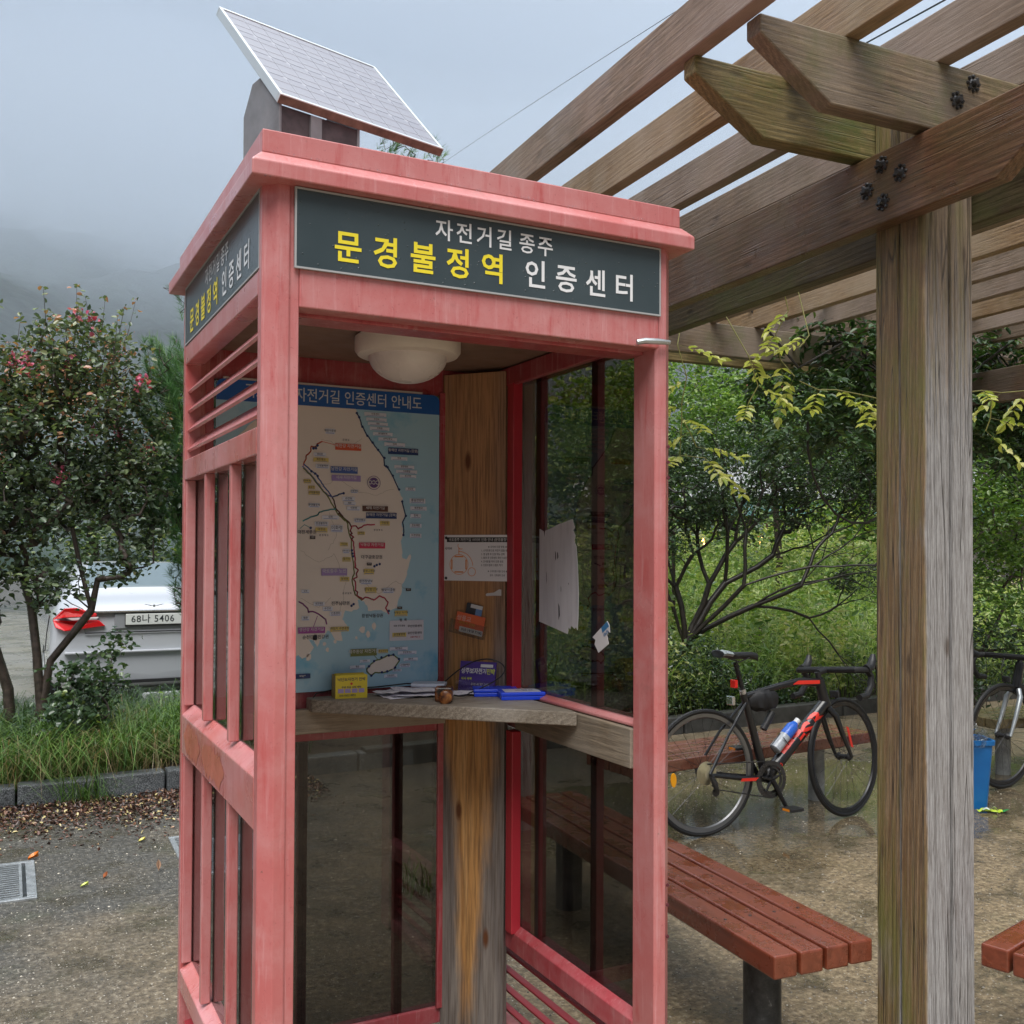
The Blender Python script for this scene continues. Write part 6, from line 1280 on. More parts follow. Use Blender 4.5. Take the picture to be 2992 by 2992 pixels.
def shrub_tree(name, label, cat, roots, ells, ntwig, leaves, size, aspect, mat, bmat, group=None, spread=0.055, droop=0.1, up=1.1, flowers=0, r_tip=0.0022, r_max=0.05, tone_fn=None, bare=0.0, shell=0.55):
    t = thing(name, label, cat, tuple(roots[0][0]), 0, group); off = np.array(roots[0][0])
    w = np.array([r[0]*r[1]*r[2] for _, r in ells])**0.75; w /= w.sum(); tg_ = []
    for (c_, r), q in zip(ells, w): tg_.append(ell_points(max(3, int(ntwig*q)), c_, r, shell))
    tg_ = np.concatenate(tg_); sk = skeleton(roots, list(tg_), r_tip, r_max)
    arr = sk[0]; sk = (arr-off,)+sk[1:]
    branch_mesh('branches', sk, bmat, t)
    per = max(1, int(leaves/len(tg_))); cl = rng.uniform(0.0, 1.0, len(tg_))
    pos = np.repeat(tg_, per, 0); cid = np.repeat(np.arange(len(tg_)), per)
    pos = pos+rng.normal(size=pos.shape)*np.array([spread, spread, spread*0.7])
    tone = 0.40+0.34*(cl[cid]-0.5)+0.10*rng.normal(size=len(pos))
    if tone_fn is not None: tone = tone_fn(pos, tone)
    V, Q, T = leaf_geo(pos-off, up, size, aspect, 0.75, tone, droop=droop)
    fast_mesh('crown', V, Q, mat, t, T)
    if flowers:
        # upright new shoots standing out of the crown
        hi = tg_[np.argsort(-(tg_[:, 2]+0.5*np.abs(rng.normal(size=len(tg_)))*0.3))[:flowers*3]]; hi = hi[rng.permutation(len(hi))[:int(flowers*0.9)]]; sb2 = MB(); sp_ = []
        for p in hi:
            L_ = rng.uniform(0.16, 0.40); dr_ = rng.normal(size=3)*0.16; dr_[2] = 1.0; dr_ /= np.linalg.norm(dr_); pt_ = [p-off+dr_*L_*f for f in (0, 0.33, 0.66, 1.0)]
            sb2.tube(pt_, [0.0028, 0.0024, 0.0018, 0.0010], 4, cap=False)
            for f in np.linspace(0.1, 0.95, 9): sp_.append(p+dr_*L_*f+rng.normal(size=3)*0.016)
            sp_ += [p+dr_*L_+rng.normal(size=3)*0.012 for _ in range(3)]
        sb2.build('shoots', bmat, t, kind='stuff'); sp_ = np.array(sp_); V, Q, T = leaf_geo(sp_-off, 0.8, size*0.85, aspect, 0.9, rng.uniform(0.35, 1.0, len(sp_)))
        fast_mesh('shoot_leaves', V, Q, mat, t, T, kind='stuff')
        top = tg_[np.argsort(-(tg_[:, 2]+rng.normal(size=len(tg_))*0.25-0.3*tg_[:, 1]))[:flowers*4]]; top = top[rng.permutation(len(top))[:flowers]]
        for k_, p in enumerate(top):
            pink = k_ % 3 == 0
            fp = p+np.array([0, 0, 0.06])+rng.normal(size=(26 if pink else 34, 3))*np.array([0.026, 0.026, 0.034 if pink else 0.055])
            V, Q, T = leaf_geo(fp-off, 0.5, 0.030 if pink else 0.013, 0.9, 1.0, rng.uniform(0, 1, len(fp)))
            fast_mesh('flower_cluster' if pink else 'seed_cluster', V, Q, fl_pink if pink else fl_rust, t, T)
    return t

# crape myrtles on the left: two multi-stemmed small trees
def top_rust(pos, tone):
    return np.where((pos[:, 2] > 2.35) & (rng.uniform(0, 1, len(pos)) < 0.22), tone+0.42, tone-0.04)
shrub_tree('crape_myrtle', 'crape myrtle with a leaning forked trunk and pink flowers in front of the white car', 'tree',
    [[(-0.20, 5.85, 0.08), (-0.19, 5.84, 0.45), (-0.13, 5.83, 0.80), (0.00, 5.78, 0.98), (0.13, 5.76, 1.16), (0.17, 5.76, 1.38)], [(-0.19, 5.84, 0.45), (-0.22, 5.82, 0.85), (-0.26, 5.85, 1.20), (-0.36, 5.85, 1.55)], [(0.13, 5.76, 1.16), (0.05, 5.8, 1.5), (0.0, 5.8, 1.75)]],
    [((0.02, 5.90, 2.45), (0.66, 0.50, 0.70)), ((-0.34, 5.85, 2.15), (0.45, 0.5, 0.60)), ((0.42, 5.85, 2.10), (0.36, 0.4, 0.45)), ((0.05, 5.80, 2.98), (0.42, 0.35, 0.32)), ((0.30, 5.75, 1.45), (0.20, 0.2, 0.10)), ((0.42, 5.70, 1.60), (0.14, 0.2, 0.14)), ((-0.14, 5.70, 1.40), (0.24, 0.25, 0.24))],
    400, 10500, 0.050, 0.60, lf_myrtle, bark, 'crape myrtles in the grassy bed', 0.062, 0.15, 1.0, 44, 0.0036, 0.062, top_rust)
shrub_tree('crape_myrtle', 'leftmost crape myrtle, cut by the left edge of the view', 'tree',
    [[(-0.36, 5.95, 0.08), (-0.40, 5.94, 0.6), (-0.52, 5.92, 1.0), (-0.58, 5.90, 1.4)]],
    [((-0.80, 5.90, 2.30), (0.62, 0.55, 0.85)), ((-0.62, 5.85, 2.75), (0.48, 0.4, 0.48)), ((-1.15, 6.0, 1.9), (0.5, 0.5, 0.6)), ((-0.62, 5.75, 1.45), (0.26, 0.3, 0.30))],
    330, 9000, 0.050, 0.60, lf_myrtle, bark, 'crape myrtles in the grassy bed', 0.062, 0.15, 1.0, 30, 0.0036, 0.062, top_rust)
shrub_tree('low_shrub', 'low dark round-leaved shrub at the foot of the forked crape myrtle', 'shrub',
    [[(0.08, 5.45, 0.08), (0.08, 5.45, 0.45)]],
    [((0.12, 5.40, 0.72), (0.20, 0.2, 0.14)), ((0.22, 5.42, 0.92), (0.13, 0.12, 0.09)), ((-0.02, 5.38, 0.45), (0.28, 0.22, 0.20))],
    70, 1200, 0.042, 0.80, lf_dark, bark, None, 0.055, 0.1, 1.0, 0, 0.002, 0.012)

# pines
def pine(label, base, shoots, group, nshoot, need=46, L=0.085, brush=0.10):
    t = thing('pine_tree', label, 'tree', base, 0, group); off = np.array(base, float)
    top = max(c_[2]+r[2] for c_, r in shoots); tops = [c_ for c_, r in shoots if c_[2]+r[2] == top][0]
    trunk = [(base[0], base[1], base[2]), (base[0]+0.05, base[1], base[2]+(top-base[2])*0.35), (tops[0]*0.6+base[0]*0.4, tops[1]*0.6+base[1]*0.4, base[2]+(top-base[2])*0.7), (tops[0], tops[1], top-0.15)]
    pts = np.concatenate([ell_points(max(4, int(nshoot*q)), c_, r, 0.6) for (c_, r), q in zip(shoots, np.array([r[0]*r[2] for _, r in shoots])/sum(r[0]*r[2] for _, r in shoots))])
    sk = skeleton([trunk], list(pts), 0.0028, 0.045, 0.03); arr = sk[0]
    branch_mesh('trunk', (arr-off,)+sk[1:], bark, t)
    n = len(pts); cen = np.array([tops[0], tops[1], 0]); out = pts-np.array([trunk[1][0], trunk[1][1], 0]); out[:, 2] = 0.0; out /= np.linalg.norm(out, axis=1)[:, None]+1e-6
    ax = out*0.55+np.array([0, 0, 1.0])+rng.normal(size=(n, 3))*0.25; ax /= np.linalg.norm(ax, axis=1)[:, None]
    P_ = np.repeat(pts, need, 0); A = np.repeat(ax, need, 0); m = len(P_)
    s = rng.uniform(-brush, 0.05, m)[:, None]; start = P_+A*s
    d = rng.normal(size=(m, 3)); d -= A*(d*A).sum(1)[:, None]; d /= np.linalg.norm(d, axis=1)[:, None]; d = d*0.62+A*0.80; d /= np.linalg.norm(d, axis=1)[:, None]
    Ln = (L*rng.uniform(0.7, 1.2, m))[:, None]; sd = np.cross(d, rng.normal(size=(m, 3))); sd /= np.linalg.norm(sd, axis=1)[:, None]
    w = 0.0019; end = start+d*Ln+np.array([0, 0, -1])*Ln*0.08
    V = np.stack([start-sd*w, start+sd*w, end], 1).reshape(-1, 3); T3 = np.arange(m*3).reshape(-1, 3)
    fast_mesh('needles', V-off, None, lf_pine, t, np.repeat(np.clip(np.repeat(rng.uniform(0.1, 0.9, n), need)+rng.normal(size=m)*0.15, 0, 1), 3), tris=T3)
    return t
pine('tall pine rising behind the booth, only its shoots showing round the roof', (1.75, 6.6, 0.05),
     [((1.9, 6.5, 4.0), (0.95, 0.8, 0.75)), ((1.55, 6.55, 3.1), (0.80, 0.8, 0.8)), ((2.78, 6.3, 5.12), (0.34, 0.2, 0.22)), ((1.32, 7.0, 4.42), (0.18, 0.2, 0.16)), ((0.98, 7.2, 3.85), (0.14, 0.2, 0.14))], 'pines behind the booth', 560)
pine('bushy young pine between the crape myrtle and the booth', (1.10, 6.15, 0.05),
     [((0.72, 5.98, 2.30), (0.26, 0.24, 0.45)), ((0.62, 5.95, 2.75), (0.20, 0.2, 0.30)), ((0.66, 5.9, 2.00), (0.20, 0.2, 0.22)), ((0.66, 6.0, 3.02), (0.24, 0.2, 0.20)), ((0.95, 5.95, 1.4), (0.25, 0.25, 0.4))], 'pines behind the booth', 240, 130, 0.090, 0.26)
pine('small pine tucked between the booth and the dark twiggy tree', (4.75, 6.0, 0.3),
     [((4.85, 5.9, 1.75), (0.35, 0.35, 0.35)), ((4.70, 5.95, 1.35), (0.45, 0.4, 0.35))], 'pines behind the booth', 150)

# dark twiggy tree behind the bicycle, and the shrubs round it
def fan(base, limbs, depth, seed):
    """recursive low-forking limbs, returned as chains of points; bearing is measured in the upright plane facing the pergola"""
    rs = random.Random(seed); ex_ = np.array([0.89, -0.457, 0.0]); ny_ = np.array([0.457, 0.89, 0.0]); out = []
    def go(p, ang, yw, L, d):
        ch_ = [p]; q = np.array(p, float); a2, y2 = ang, yw
        for k_ in range(3):
            a2 += rs.uniform(-0.20, 0.20); y2 += rs.uniform(-0.15, 0.15)
            q = q+L/3*(ex_*math.cos(a2)*math.cos(y2)+ny_*math.sin(y2)+np.array([0, 0, 1.0])*math.sin(a2)*math.cos(y2)); ch_.append(tuple(q))
        out.append(ch_)
        if d == 0: return
        n_ = 2 if rs.random() < 0.55 else 3
        for i in range(n_):
            f = (i/(n_-1)-0.5)*2; go(tuple(q), a2+f*rs.uniform(0.25, 0.55)+rs.uniform(-0.1, 0.1)+(0.08 if a2 < 0.5 else 0), y2*0.5+rs.uniform(-0.45, 0.45), L*rs.uniform(0.62, 0.82), d-1)
    for ang, L in limbs: go(base, R(ang), rs.uniform(-0.2, 0.2), L, depth)
    return out
tw_base = (5.22, 5.78, 0.30)
fc = [[tw_base, (5.28, 5.74, 0.52), (5.36, 5.68, 0.72)]]+[c_ for c_ in fan((5.36, 5.68, 0.72), [(33, 0.74), (40, 0.80), (52, 0.70), (66, 0.62), (86, 0.55), (110, 0.5)], 4, 12)]
shrub_tree('twiggy_tree', 'dark low-branching tree spreading over the weeds behind the bicycle', 'tree', fc,
    [((5.85, 5.50, 2.42), (0.92, 0.7, 0.44)), ((6.60, 5.15, 2.46), (0.78, 0.6, 0.48)), ((6.98, 4.95, 2.22), (0.42, 0.4, 0.34)), ((5.25, 5.60, 2.22), (0.45, 0.5, 0.38)), ((5.10, 5.60, 1.65), (0.22, 0.3, 0.20)), ((6.0, 5.4, 1.95), (0.9, 0.4, 0.12)), ((6.85, 5.0, 1.35), (0.25, 0.25, 0.14))],
    820, 16500, 0.036, 0.60, lf_dark, barkd, None, 0.058, 0.1, 1.1, 0, 0.0030, 0.040)
shrub_tree('flowering_shrub', 'pale green flowering shrub crowning the dark twiggy tree', 'shrub',
    [[(5.9, 6.6, 0.6), (5.9, 6.6, 1.8)]],
    [((5.70, 6.35, 3.00), (0.85, 0.6, 0.62)), ((6.70, 6.25, 3.05), (0.85, 0.6, 0.50)), ((5.2, 6.6, 2.6), (0.5, 0.5, 0.6)), ((7.6, 5.8, 2.9), (0.6, 0.5, 0.6))],
    400, 13000, 0.052, 0.5, lf_green, bark, None, 0.075, 0.1, 1.0, 14, 0.002, 0.03)
shrub_tree('leafy_shrub', 'bright leafy shrub seen right of the timber post', 'shrub',
    [[(7.3, 3.9, 0.1), (7.3, 3.9, 1.0)]],
    [((7.35, 4.0, 1.95), (0.75, 0.6, 0.70)), ((8.0, 3.6, 2.2), (0.9, 0.7, 1.0)), ((7.3, 4.0, 1.25), (0.75, 0.6, 0.55))],
    360, 12000, 0.050, 0.5, lf_green, bark, None, 0.08, 0.15, 1.0, 0, 0.002, 0.03)
shrub_tree('dark_shrub', 'dark dense shrub above the ochre bench right of the post', 'shrub',
    [[(7.8, 4.6, 0.1), (7.8, 4.6, 1.6)]],
    [((7.6, 4.5, 3.0), (1.0, 0.7, 0.85)), ((8.6, 4.0, 2.9), (1.1, 0.8, 0.9)), ((6.75, 4.75, 2.75), (0.45, 0.4, 0.6)), ((6.8, 3.6, 0.75), (0.5, 0.45, 0.38))],
    460, 15000, 0.045, 0.5, lf_dark, barkd, None, 0.08, 0.15, 1.0, 0, 0.002, 0.03)
shrub_tree('dark_shrub', 'low dark shrub behind the saddle of the racing bicycle', 'shrub',
    [[(5.15, 5.55, 0.1), (5.15, 5.55, 0.3)]],
    [((5.10, 5.45, 0.52), (0.60, 0.3, 0.34)), ((5.65, 5.50, 0.34), (0.5, 0.3, 0.20)), ((4.4, 5.5, 0.55), (0.5, 0.35, 0.40))],
    170, 5200, 0.036, 0.62, lf_dark, barkd, None, 0.055, 0.1, 1.0, 0, 0.002, 0.012)

# grass and weeds
def blades(name, label, cat, pts, h, w, lean, mat, kind='stuff', tonefn=None, cat2=None):
    n = len(pts); hh = (h*rng.uniform(0.45, 1.25, n))[:, None]; a = rng.uniform(0, 2*np.pi, n)
    d = np.stack([np.cos(a), np.sin(a), np.zeros(n)], 1); ln = (rng.uniform(0.15, 1.0, n)*lean)[:, None]
    sd = np.stack([-np.sin(a), np.cos(a), np.zeros(n)], 1)*w*rng.uniform(0.6, 1.3, n)[:, None]; up = np.array([0, 0, 1.0])
    p0 = pts; p1 = pts+up*hh*0.5+d*hh*ln*0.22; p2 = pts+up*hh*(0.86-0.10*ln)+d*hh*ln*0.62; p3 = pts+up*hh*(1.0-0.42*ln)+d*hh*ln*1.15
    V = np.stack([p0-sd, p0+sd, p1-sd*0.9, p1+sd*0.9, p2-sd*0.6, p2+sd*0.6, p3-sd*0.08, p3+sd*0.08], 1).reshape(-1, 3)
    i = np.arange(n)[:, None]*8; Q = np.concatenate([i+np.array([[0, 1, 3, 2]]), i+np.array([[2, 3, 5, 4]]), i+np.array([[4, 5, 7, 6]])], 0)
    cl = np.array([mnoise.noise((p[0]*1.9, p[1]*1.9, 3.3)) for p in pts]); T = np.clip(0.41+0.45*cl+rng.normal(size=n)*0.17, 0, 1)
    if tonefn is not None: T = tonefn(pts, T)
    o = fast_mesh(name, V, Q, mat, None, np.repeat(np.clip(T, 0, 1), 8)); return tag(o, label, cat, kind=kind)
def scatter(n, x0, x1, y0f, y1f, zf, clump=0.0):
    x = rng.uniform(x0, x1, n); t = rng.uniform(0, 1, n); y = np.array([y0f(a) for a in x]); y = y+(np.array([y1f(a) for a in x])-y)*t
    z = np.array([zf(a, b) for a, b in zip(x, y)]); return np.stack([x, y, z], 1)
g1 = scatter(15000, -2.0, 1.6, lambda x: kerb_y(x)+0.10, lambda x: 6.6, bed_z)
keep = np.array([mnoise.noise((p[0]*2.6, p[1]*2.6, 0.7)) > -0.26 for p in g1]); g1 = g1[keep]
blades('grass', 'rank wet grass filling the bed behind the granite kerb', 'grass', g1, 0.40, 0.0040, 1.7, lf_grass)
gb = scatter(420, -2.0, 1.6, lambda x: kerb_y(x)+0.2, lambda x: 6.4, bed_z)
gb = gb[np.array([mnoise.noise((p[0]*1.6+4, p[1]*1.6, 0.2)) > 0.02 for p in gb])]
g1b = scatter(7000, -3.5, 3.0, lambda x: 5.9, lambda x: 7.6, bed_z); blades('grass', 'shorter grass at the back of the bed by the car', 'grass', g1b, 0.22, 0.0036, 0.9, lf_grass)
# tuft growing out of the kerb gap, straw hanging over the kerb
tc_ = np.array([0.02, 4.80, 0.0]); g2 = tc_+rng.normal(size=(120, 3))*np.array([0.075, 0.035, 0]); 
blades('grass_tuft', 'grass tuft growing from the leaf litter at the kerb', 'grass tuft', g2, 0.24, 0.0026, 2.2, lf_grass, kind='stuff')
g3 = scatter(420, -1.2, 1.0, lambda x: kerb_y(x)-0.02, lambda x: kerb_y(x)+0.16, lambda x, y: 0.10)
blades('straw', 'dry straw hanging over the granite kerb', 'straw', g3, 0.34, 0.0020, 1.9, lf_grass, tonefn=lambda p, t: 0.90+0.1*rng.uniform(0, 1, len(t)))
g4 = np.array([1.30, 2.30, 0.0])+rng.normal(size=(60, 3))*np.array([0.05, 0.05, 0]); blades('grass_tuft', 'small weed tuft on the ground behind the booth', 'grass tuft', g4, 0.17, 0.0028, 1.5, lf_grass)
# weeds on the bank behind the pergola
def broad(name, label, pts, h, per, size, mat):
    n = len(pts); P_ = np.repeat(pts, per, 0); f = rng.uniform(0.1, 1.0, len(P_)); P_ = P_+rng.normal(size=P_.shape)*np.array([0.07, 0.07, 0.0])*f[:, None]
    hh = np.repeat(h*rng.uniform(0.5, 1.2, n), per); P_[:, 2] += hh*f
    cl = np.array([mnoise.noise((p[0]*0.9, p[1]*0.9, 1.3))+0.6*mnoise.noise((p[0]*2.7, p[1]*2.7, 5.3)) for p in pts])
    P_[:, 2] += np.repeat(np.clip(cl, -0.3, 0.6)*h*0.8, per)*f
    V, Q, T = leaf_geo(P_, 1.2, size, 0.42, 0.8, np.repeat(0.42+0.75*cl, per)+0.12*(f-0.5))
    return tag(fast_mesh(name, V, Q, mat, None, T), label, 'weeds', kind='stuff')
w1 = scatter(2900, 3.3, 13.5, lambda x: kerb_y(x)+0.15, lambda x: 12.5, bed_z)
broad('weeds', 'bright green weeds covering the bank behind the bicycle', w1, 0.62, 24, 0.066, lf_weed)
w2 = scatter(10000, 3.3, 13.0, lambda x: kerb_y(x)+0.12, lambda x: 11.0, bed_z)
w1b = w1[rng.permutation(len(w1))[:700]]
broad('weeds', 'large-leaved bright weeds standing in clumps on the bank', w1b, 0.85, 14, 0.105, lf_green)
blades('tall_grass', 'tall pale grass among the weeds on the bank', 'grass', w2, 0.62, 0.0042, 1.1, lf_weed)
w3 = scatter(900, 3.4, 12.0, lambda x: kerb_y(x)+0.06, lambda x: kerb_y(x)+0.8, bed_z)
broad('weeds', 'dark undergrowth along the kerb behind the pergola benches', w3, 0.30, 16, 0.045, lf_dark)
broad('weeds', 'broad-leaved weeds among the rank grass of the bed', gb, 0.34, 14, 0.040, lf_green)
# leaf litter along the granite kerb
def litter():
    n = 9500; x = rng.uniform(-2.4, 1.5, n); w = 0.56+0.10*np.sin(x*2.1+0.6); y = np.array([kerb_y(a) for a in x])-0.06-np.abs(rng.normal(size=n))*w*0.62
    pos = np.stack([x, y, rng.uniform(0.003, 0.022, n)*np.clip(1.2-(np.array([kerb_y(a) for a in x])-y)*1.2, 0.2, 1)], 1)
    V, Q, T = leaf_geo(pos, 3.5, 0.026, 0.55, 0.9, rng.uniform(0, 1, n), fold=0.35); V = V.copy(); V[:, 2] = np.maximum(V[:, 2], 0.002)
    mat = leafmat('litter_leaf', [(0.0, (0.022, 0.010, 0.007)), (0.55, (0.070, 0.028, 0.018)), (0.84, (0.15, 0.062, 0.036)), (0.95, (0.36, 0.22, 0.12)), (1.0, (0.50, 0.42, 0.20))], 0.4, 0.05)
    tag(fast_mesh('leaf_litter', V, Q, mat, None, T), 'wet brown leaf litter along the foot of the granite kerb', 'leaf litter', kind='stuff')
litter()
def grit():
    n = 5200; x = rng.uniform(-1.6, 5.6, n); y = rng.uniform(-0.6, 4.3, n); s = rng.uniform(0.0016, 0.0050, n)[:, None]
    c_ = np.stack([x, y, np.full(n, 0.001)], 1); a = rng.uniform(0, 6.28, n); e1_ = np.stack([np.cos(a), np.sin(a), 0*a], 1)*s*1.5; e2_ = np.stack([-np.sin(a), np.cos(a), 0*a], 1)*s; up = np.array([0, 0, 1.0])*s*1.1
    V = np.stack([c_-e1_, c_-e2_, c_+e1_, c_+e2_, c_+up], 1).reshape(-1, 3); i = np.arange(n)[:, None]*5
    T3 = np.concatenate([i+np.array([[0, 1, 4]]), i+np.array([[1, 2, 4]]), i+np.array([[2, 3, 4]]), i+np.array([[3, 0, 4]])], 0)
    mat = leafmat('grit_stone', [(0.0, (0.03, 0.026, 0.02)), (0.5, (0.16, 0.14, 0.11)), (1.0, (0.52, 0.48, 0.40))], 0.3, 0.0)
    tag(fast_mesh('grit', V, None, mat, None, np.repeat(rng.uniform(0, 1, n), 5), tris=T3), 'pale grit strewn over the wet ground', 'grit', kind='stuff')
grit()

# ------------------------------------------------------------------ wisteria on the pergola
def compound(mb_pos, n_pairs=5, L=0.17, ll=0.048, aim=None):
    """one pinnate leaf: rachis points and leaflet placements"""
    p = np.array(mb_pos, float); d = rng.normal(size=3); d[2] = -0.35-0.4*rng.random()
    if aim is not None: d = np.array(aim)+rng.normal(size=3)*0.3
    d /= np.linalg.norm(d); side = np.cross(d, [0, 0, 1.0]); side /= np.linalg.norm(side)+1e-9; up = np.cross(side, d)
    pts = [p+d*L*t+np.array([0, 0, -0.10*L*t*t]) for t in np.linspace(0, 1, 5)]; lv = []
    for i in range(n_pairs):
        t = 0.25+0.72*i/(n_pairs-1); q = p+d*L*t+np.array([0, 0, -0.10*L*t*t])
        for s in (-1, 1): lv.append((q, side*s*0.85+d*0.55-up*0.15, ll*(1.0-0.25*abs(t-0.6))))
    lv.append((pts[-1], d, ll)); return pts, lv
def leaflets(lv, asp=0.40):
    V = []; 
    for q, d, s in lv:
        d = np.array(d)+rng.normal(size=3)*0.18; d /= np.linalg.norm(d); up = np.array([0, 0, 1.0])+rng.normal(size=3)*0.35; up -= d*(up@d); up /= np.linalg.norm(up); sd = np.cross(d, up); w = s*asp; f = 0.12*s
        V += [q, q+d*s*0.28+sd*w*0.5+up*f, q+d*s*0.66+sd*w*0.42+up*f, q+d*s-up*f*0.5, q+d*s*0.66-sd*w*0.42+up*f, q+d*s*0.28-sd*w*0.5+up*f]
    n = len(lv); i = np.arange(n)[:, None]*6
    return np.array(V), np.concatenate([i+np.array([[0, 3, 2, 1]]), i+np.array([[0, 5, 4, 3]])], 0), np.repeat(np.clip(0.55+rng.normal(size=n)*0.22, 0, 1), 6)
def vine(label, chains, mat, per_node=1, L=0.17, ll=0.048):
    t = thing('wisteria', label, 'vine', tuple(chains[0][0]), 0, 'wisteria on the pergola'); off = np.array(chains[0][0]); sm2 = MB(); lv = []
    for chn in chains:
        sm2.tube([np.array(p)-off for p in chn], 0.0028, 5)
        for p in chn[1:]:
            for _ in range(per_node):
                pts, l_ = compound(np.array(p)-off, 5, L*rng.uniform(0.8, 1.15), ll*rng.uniform(0.85, 1.15)); sm2.tube(pts, 0.0010, 4, cap=False); lv += l_
    sm2.build('stems', leafstem, t, kind='stuff'); V, Q, T = leaflets(lv); fast_mesh('leaves', V, Q, mat, t, T); return t
leafstem = flat('vine_stem', (0.20, 0.19, 0.05), 0.5)
def sc(p, z_=1.05): return tuple(np.array([-0.5, -2.12, 1.6])+(np.array(p)-np.array([-0.5, -2.12, 1.6]))*z_)
vine('yellow-green wisteria shoot dangling in front of the dark cross beam, left of the post', [[sc(q) for q in [(2.95, 1.62, 3.0), (2.77, 1.48, 2.83), (2.79, 1.47, 2.73), (2.74, 1.5, 2.62), (2.76, 1.49, 2.50), (2.81, 1.45, 2.42)]], [sc(q) for q in [(2.95, 1.62, 3.0), (2.90, 1.45, 2.62), (2.84, 1.45, 2.56)]]], lf_yel, 1, 0.19, 0.062)
vine('wisteria shoot crossing sideways behind the timber post with pale yellow leaves', [[sc(q) for q in [(2.84, 1.45, 2.40), (2.92, 1.41, 2.36), (2.99, 1.37, 2.36), (3.08, 1.32, 2.34), (3.16, 1.28, 2.32), (3.3, 1.2, 2.33), (3.45, 1.1, 2.34), (3.60, 1.06, 2.36), (3.68, 1.02, 2.35), (3.78, 0.97, 2.36)]], [sc(q) for q in [(3.64, 1.04, 2.33), (3.63, 1.04, 2.23), (3.61, 1.05, 2.17)]]], lf_yel, 1, 0.19, 0.062)
vine('wisteria shoots with large yellow leaves hanging close behind the right booth post', [[sc(q) for q in [(2.45, 1.75, 3.0), (2.28, 1.64, 2.55), (2.31, 1.61, 2.40), (2.29, 1.62, 2.28), (2.29, 1.62, 2.21), (2.32, 1.6, 2.15), (2.35, 1.59, 2.08)]], [sc(q) for q in [(2.29, 1.62, 2.21), (2.28, 1.62, 2.04), (2.38, 1.57, 2.03), (2.43, 1.54, 1.97)]], [sc(q) for q in [(2.45, 1.75, 3.0), (2.56, 1.48, 2.50), (2.60, 1.46, 2.36), (2.56, 1.48, 2.28)]]], lf_yel, 1, 0.19, 0.062)
# dense older growth lying over the far end of the pergola
t = thing('wisteria', 'dense dark wisteria mass draped over the far cross beam and rafters', 'vine', (4.2, 2.6, 3.0), 0, 'wisteria on the pergola')
lv = []; sm2 = MB(); off = np.array([4.2, 2.6, 3.0])
def pg(x, y, z): c_, s_ = math.cos(PA), math.sin(PA); return np.array([PO[0]+x*c_-y*s_, PO[1]+x*s_+y*c_, z])
for _ in range(900):
    u = rng.random()**0.8; x = 1.95+2.5*u; y = rng.uniform(2.55, 3.75); z = rng.uniform(2.45+0.30*(rng.random()), 3.28) if x > 1.7 else rng.uniform(2.85, 3.25)
    if rng.random() < 0.25: z -= 0.35*rng.random()
    p = pg(x, y, z)-off; pts, l_ = compound(p, 5, 0.22, 0.070); sm2.tube(pts, 0.0012, 4, cap=False); lv += l_
for _ in range(230):
    x = rng.uniform(1.75, 4.2); p = pg(x, rng.uniform(2.6, 3.0), rng.uniform(2.3, 2.62))-off; pts, l_ = compound(p, 5, 0.21, 0.068); sm2.tube(pts, 0.0012, 4, cap=False); lv += l_
for k_ in range(16):
    x0, y0_ = 1.8+0.16*k_, rng.uniform(2.7, 3.3); pth = [pg(x0+rng.normal()*0.1+0.14*j, y0_+0.12*rng.normal(), 2.95+0.12*rng.normal()-0.02*j) for j in range(6)]
    sm2.tube([p-off for p in pth], 0.009, 6)
lp = [pg(2.35+0.42*math.cos(a), 2.75, 2.33+0.42*math.sin(a)*1.3) for a in np.linspace(math.pi*0.95, math.pi*2.05, 12)]
sm2.tube([p-off for p in lp], 0.008, 6)
sm2.build('stems', barkd, t, kind='stuff'); V, Q, T = leaflets(lv); fast_mesh('leaves', V, Q, leafmat('wisteria_dark', [(0.0, (0.020, 0.045, 0.018)), (0.6, (0.045, 0.10, 0.035)), (1.0, (0.14, 0.20, 0.06))], 0.4, 0.30), t, T)

# ------------------------------------------------------------------ background: building, trees beyond, hills, mist, wires
bl = thing('station_building', 'low grey stone building with a pale teal eave seen through the branches', 'building', (24, 26.5, 0), R(-27))
stone = M('grey_stone', 0.6); _v = stone.co(); stone.set('Base Color', stone.ramp(stone.n('ShaderNodeTexVoronoi', {'Vector': _v, 'Scale': 2.2}).outputs['Distance'], [(0.1, (0.17, 0.16, 0.15)), (0.6, (0.06, 0.055, 0.05))])); stone = stone.m
MB().box(-6, 10, 0, 7, 0, 3.1).build('wall', stone, bl); teal = flat('teal_paint', (0.24, 0.50, 0.52), 0.4)
MB().box(-1.0, 10.5, -1.0, 7.4, 2.9, 3.5).build('eave', teal, bl); MB().box(-6.4, -1.02, -0.6, 7.4, 2.7, 3.1).build('eave', flat('teal_dark', (0.03, 0.16, 0.13), 0.5), bl)
MB().prism([(-6.6, -1.2, 3.51), (-6.6, 7.6, 3.51), (-6.6, 3.2, 5.0)], (17.4, 0, 0)).build('roof', grimy('grey_roof', (0.26, 0.26, 0.27), 0.5, 0.2, 1.0), bl)
for x in (-4.2, 1.2, 4.4): MB().box(x, x+1.3, -0.06, 0.02, 0.9, 2.4).build('window', flat('dark_window', (0.02, 0.03, 0.04), 0.1), bl)
MB().box(-1.3, -0.2, -0.07, 0.02, 0.0, 2.5).build('door', flat('dark_door', (0.05, 0.04, 0.04), 0.4), bl)
wlp = M('wall_lamp_glow'); wlp.set('Emission Color', (1.0, 0.42, 0.12)); wlp.set('Emission Strength', 9.0); wlp = wlp.m
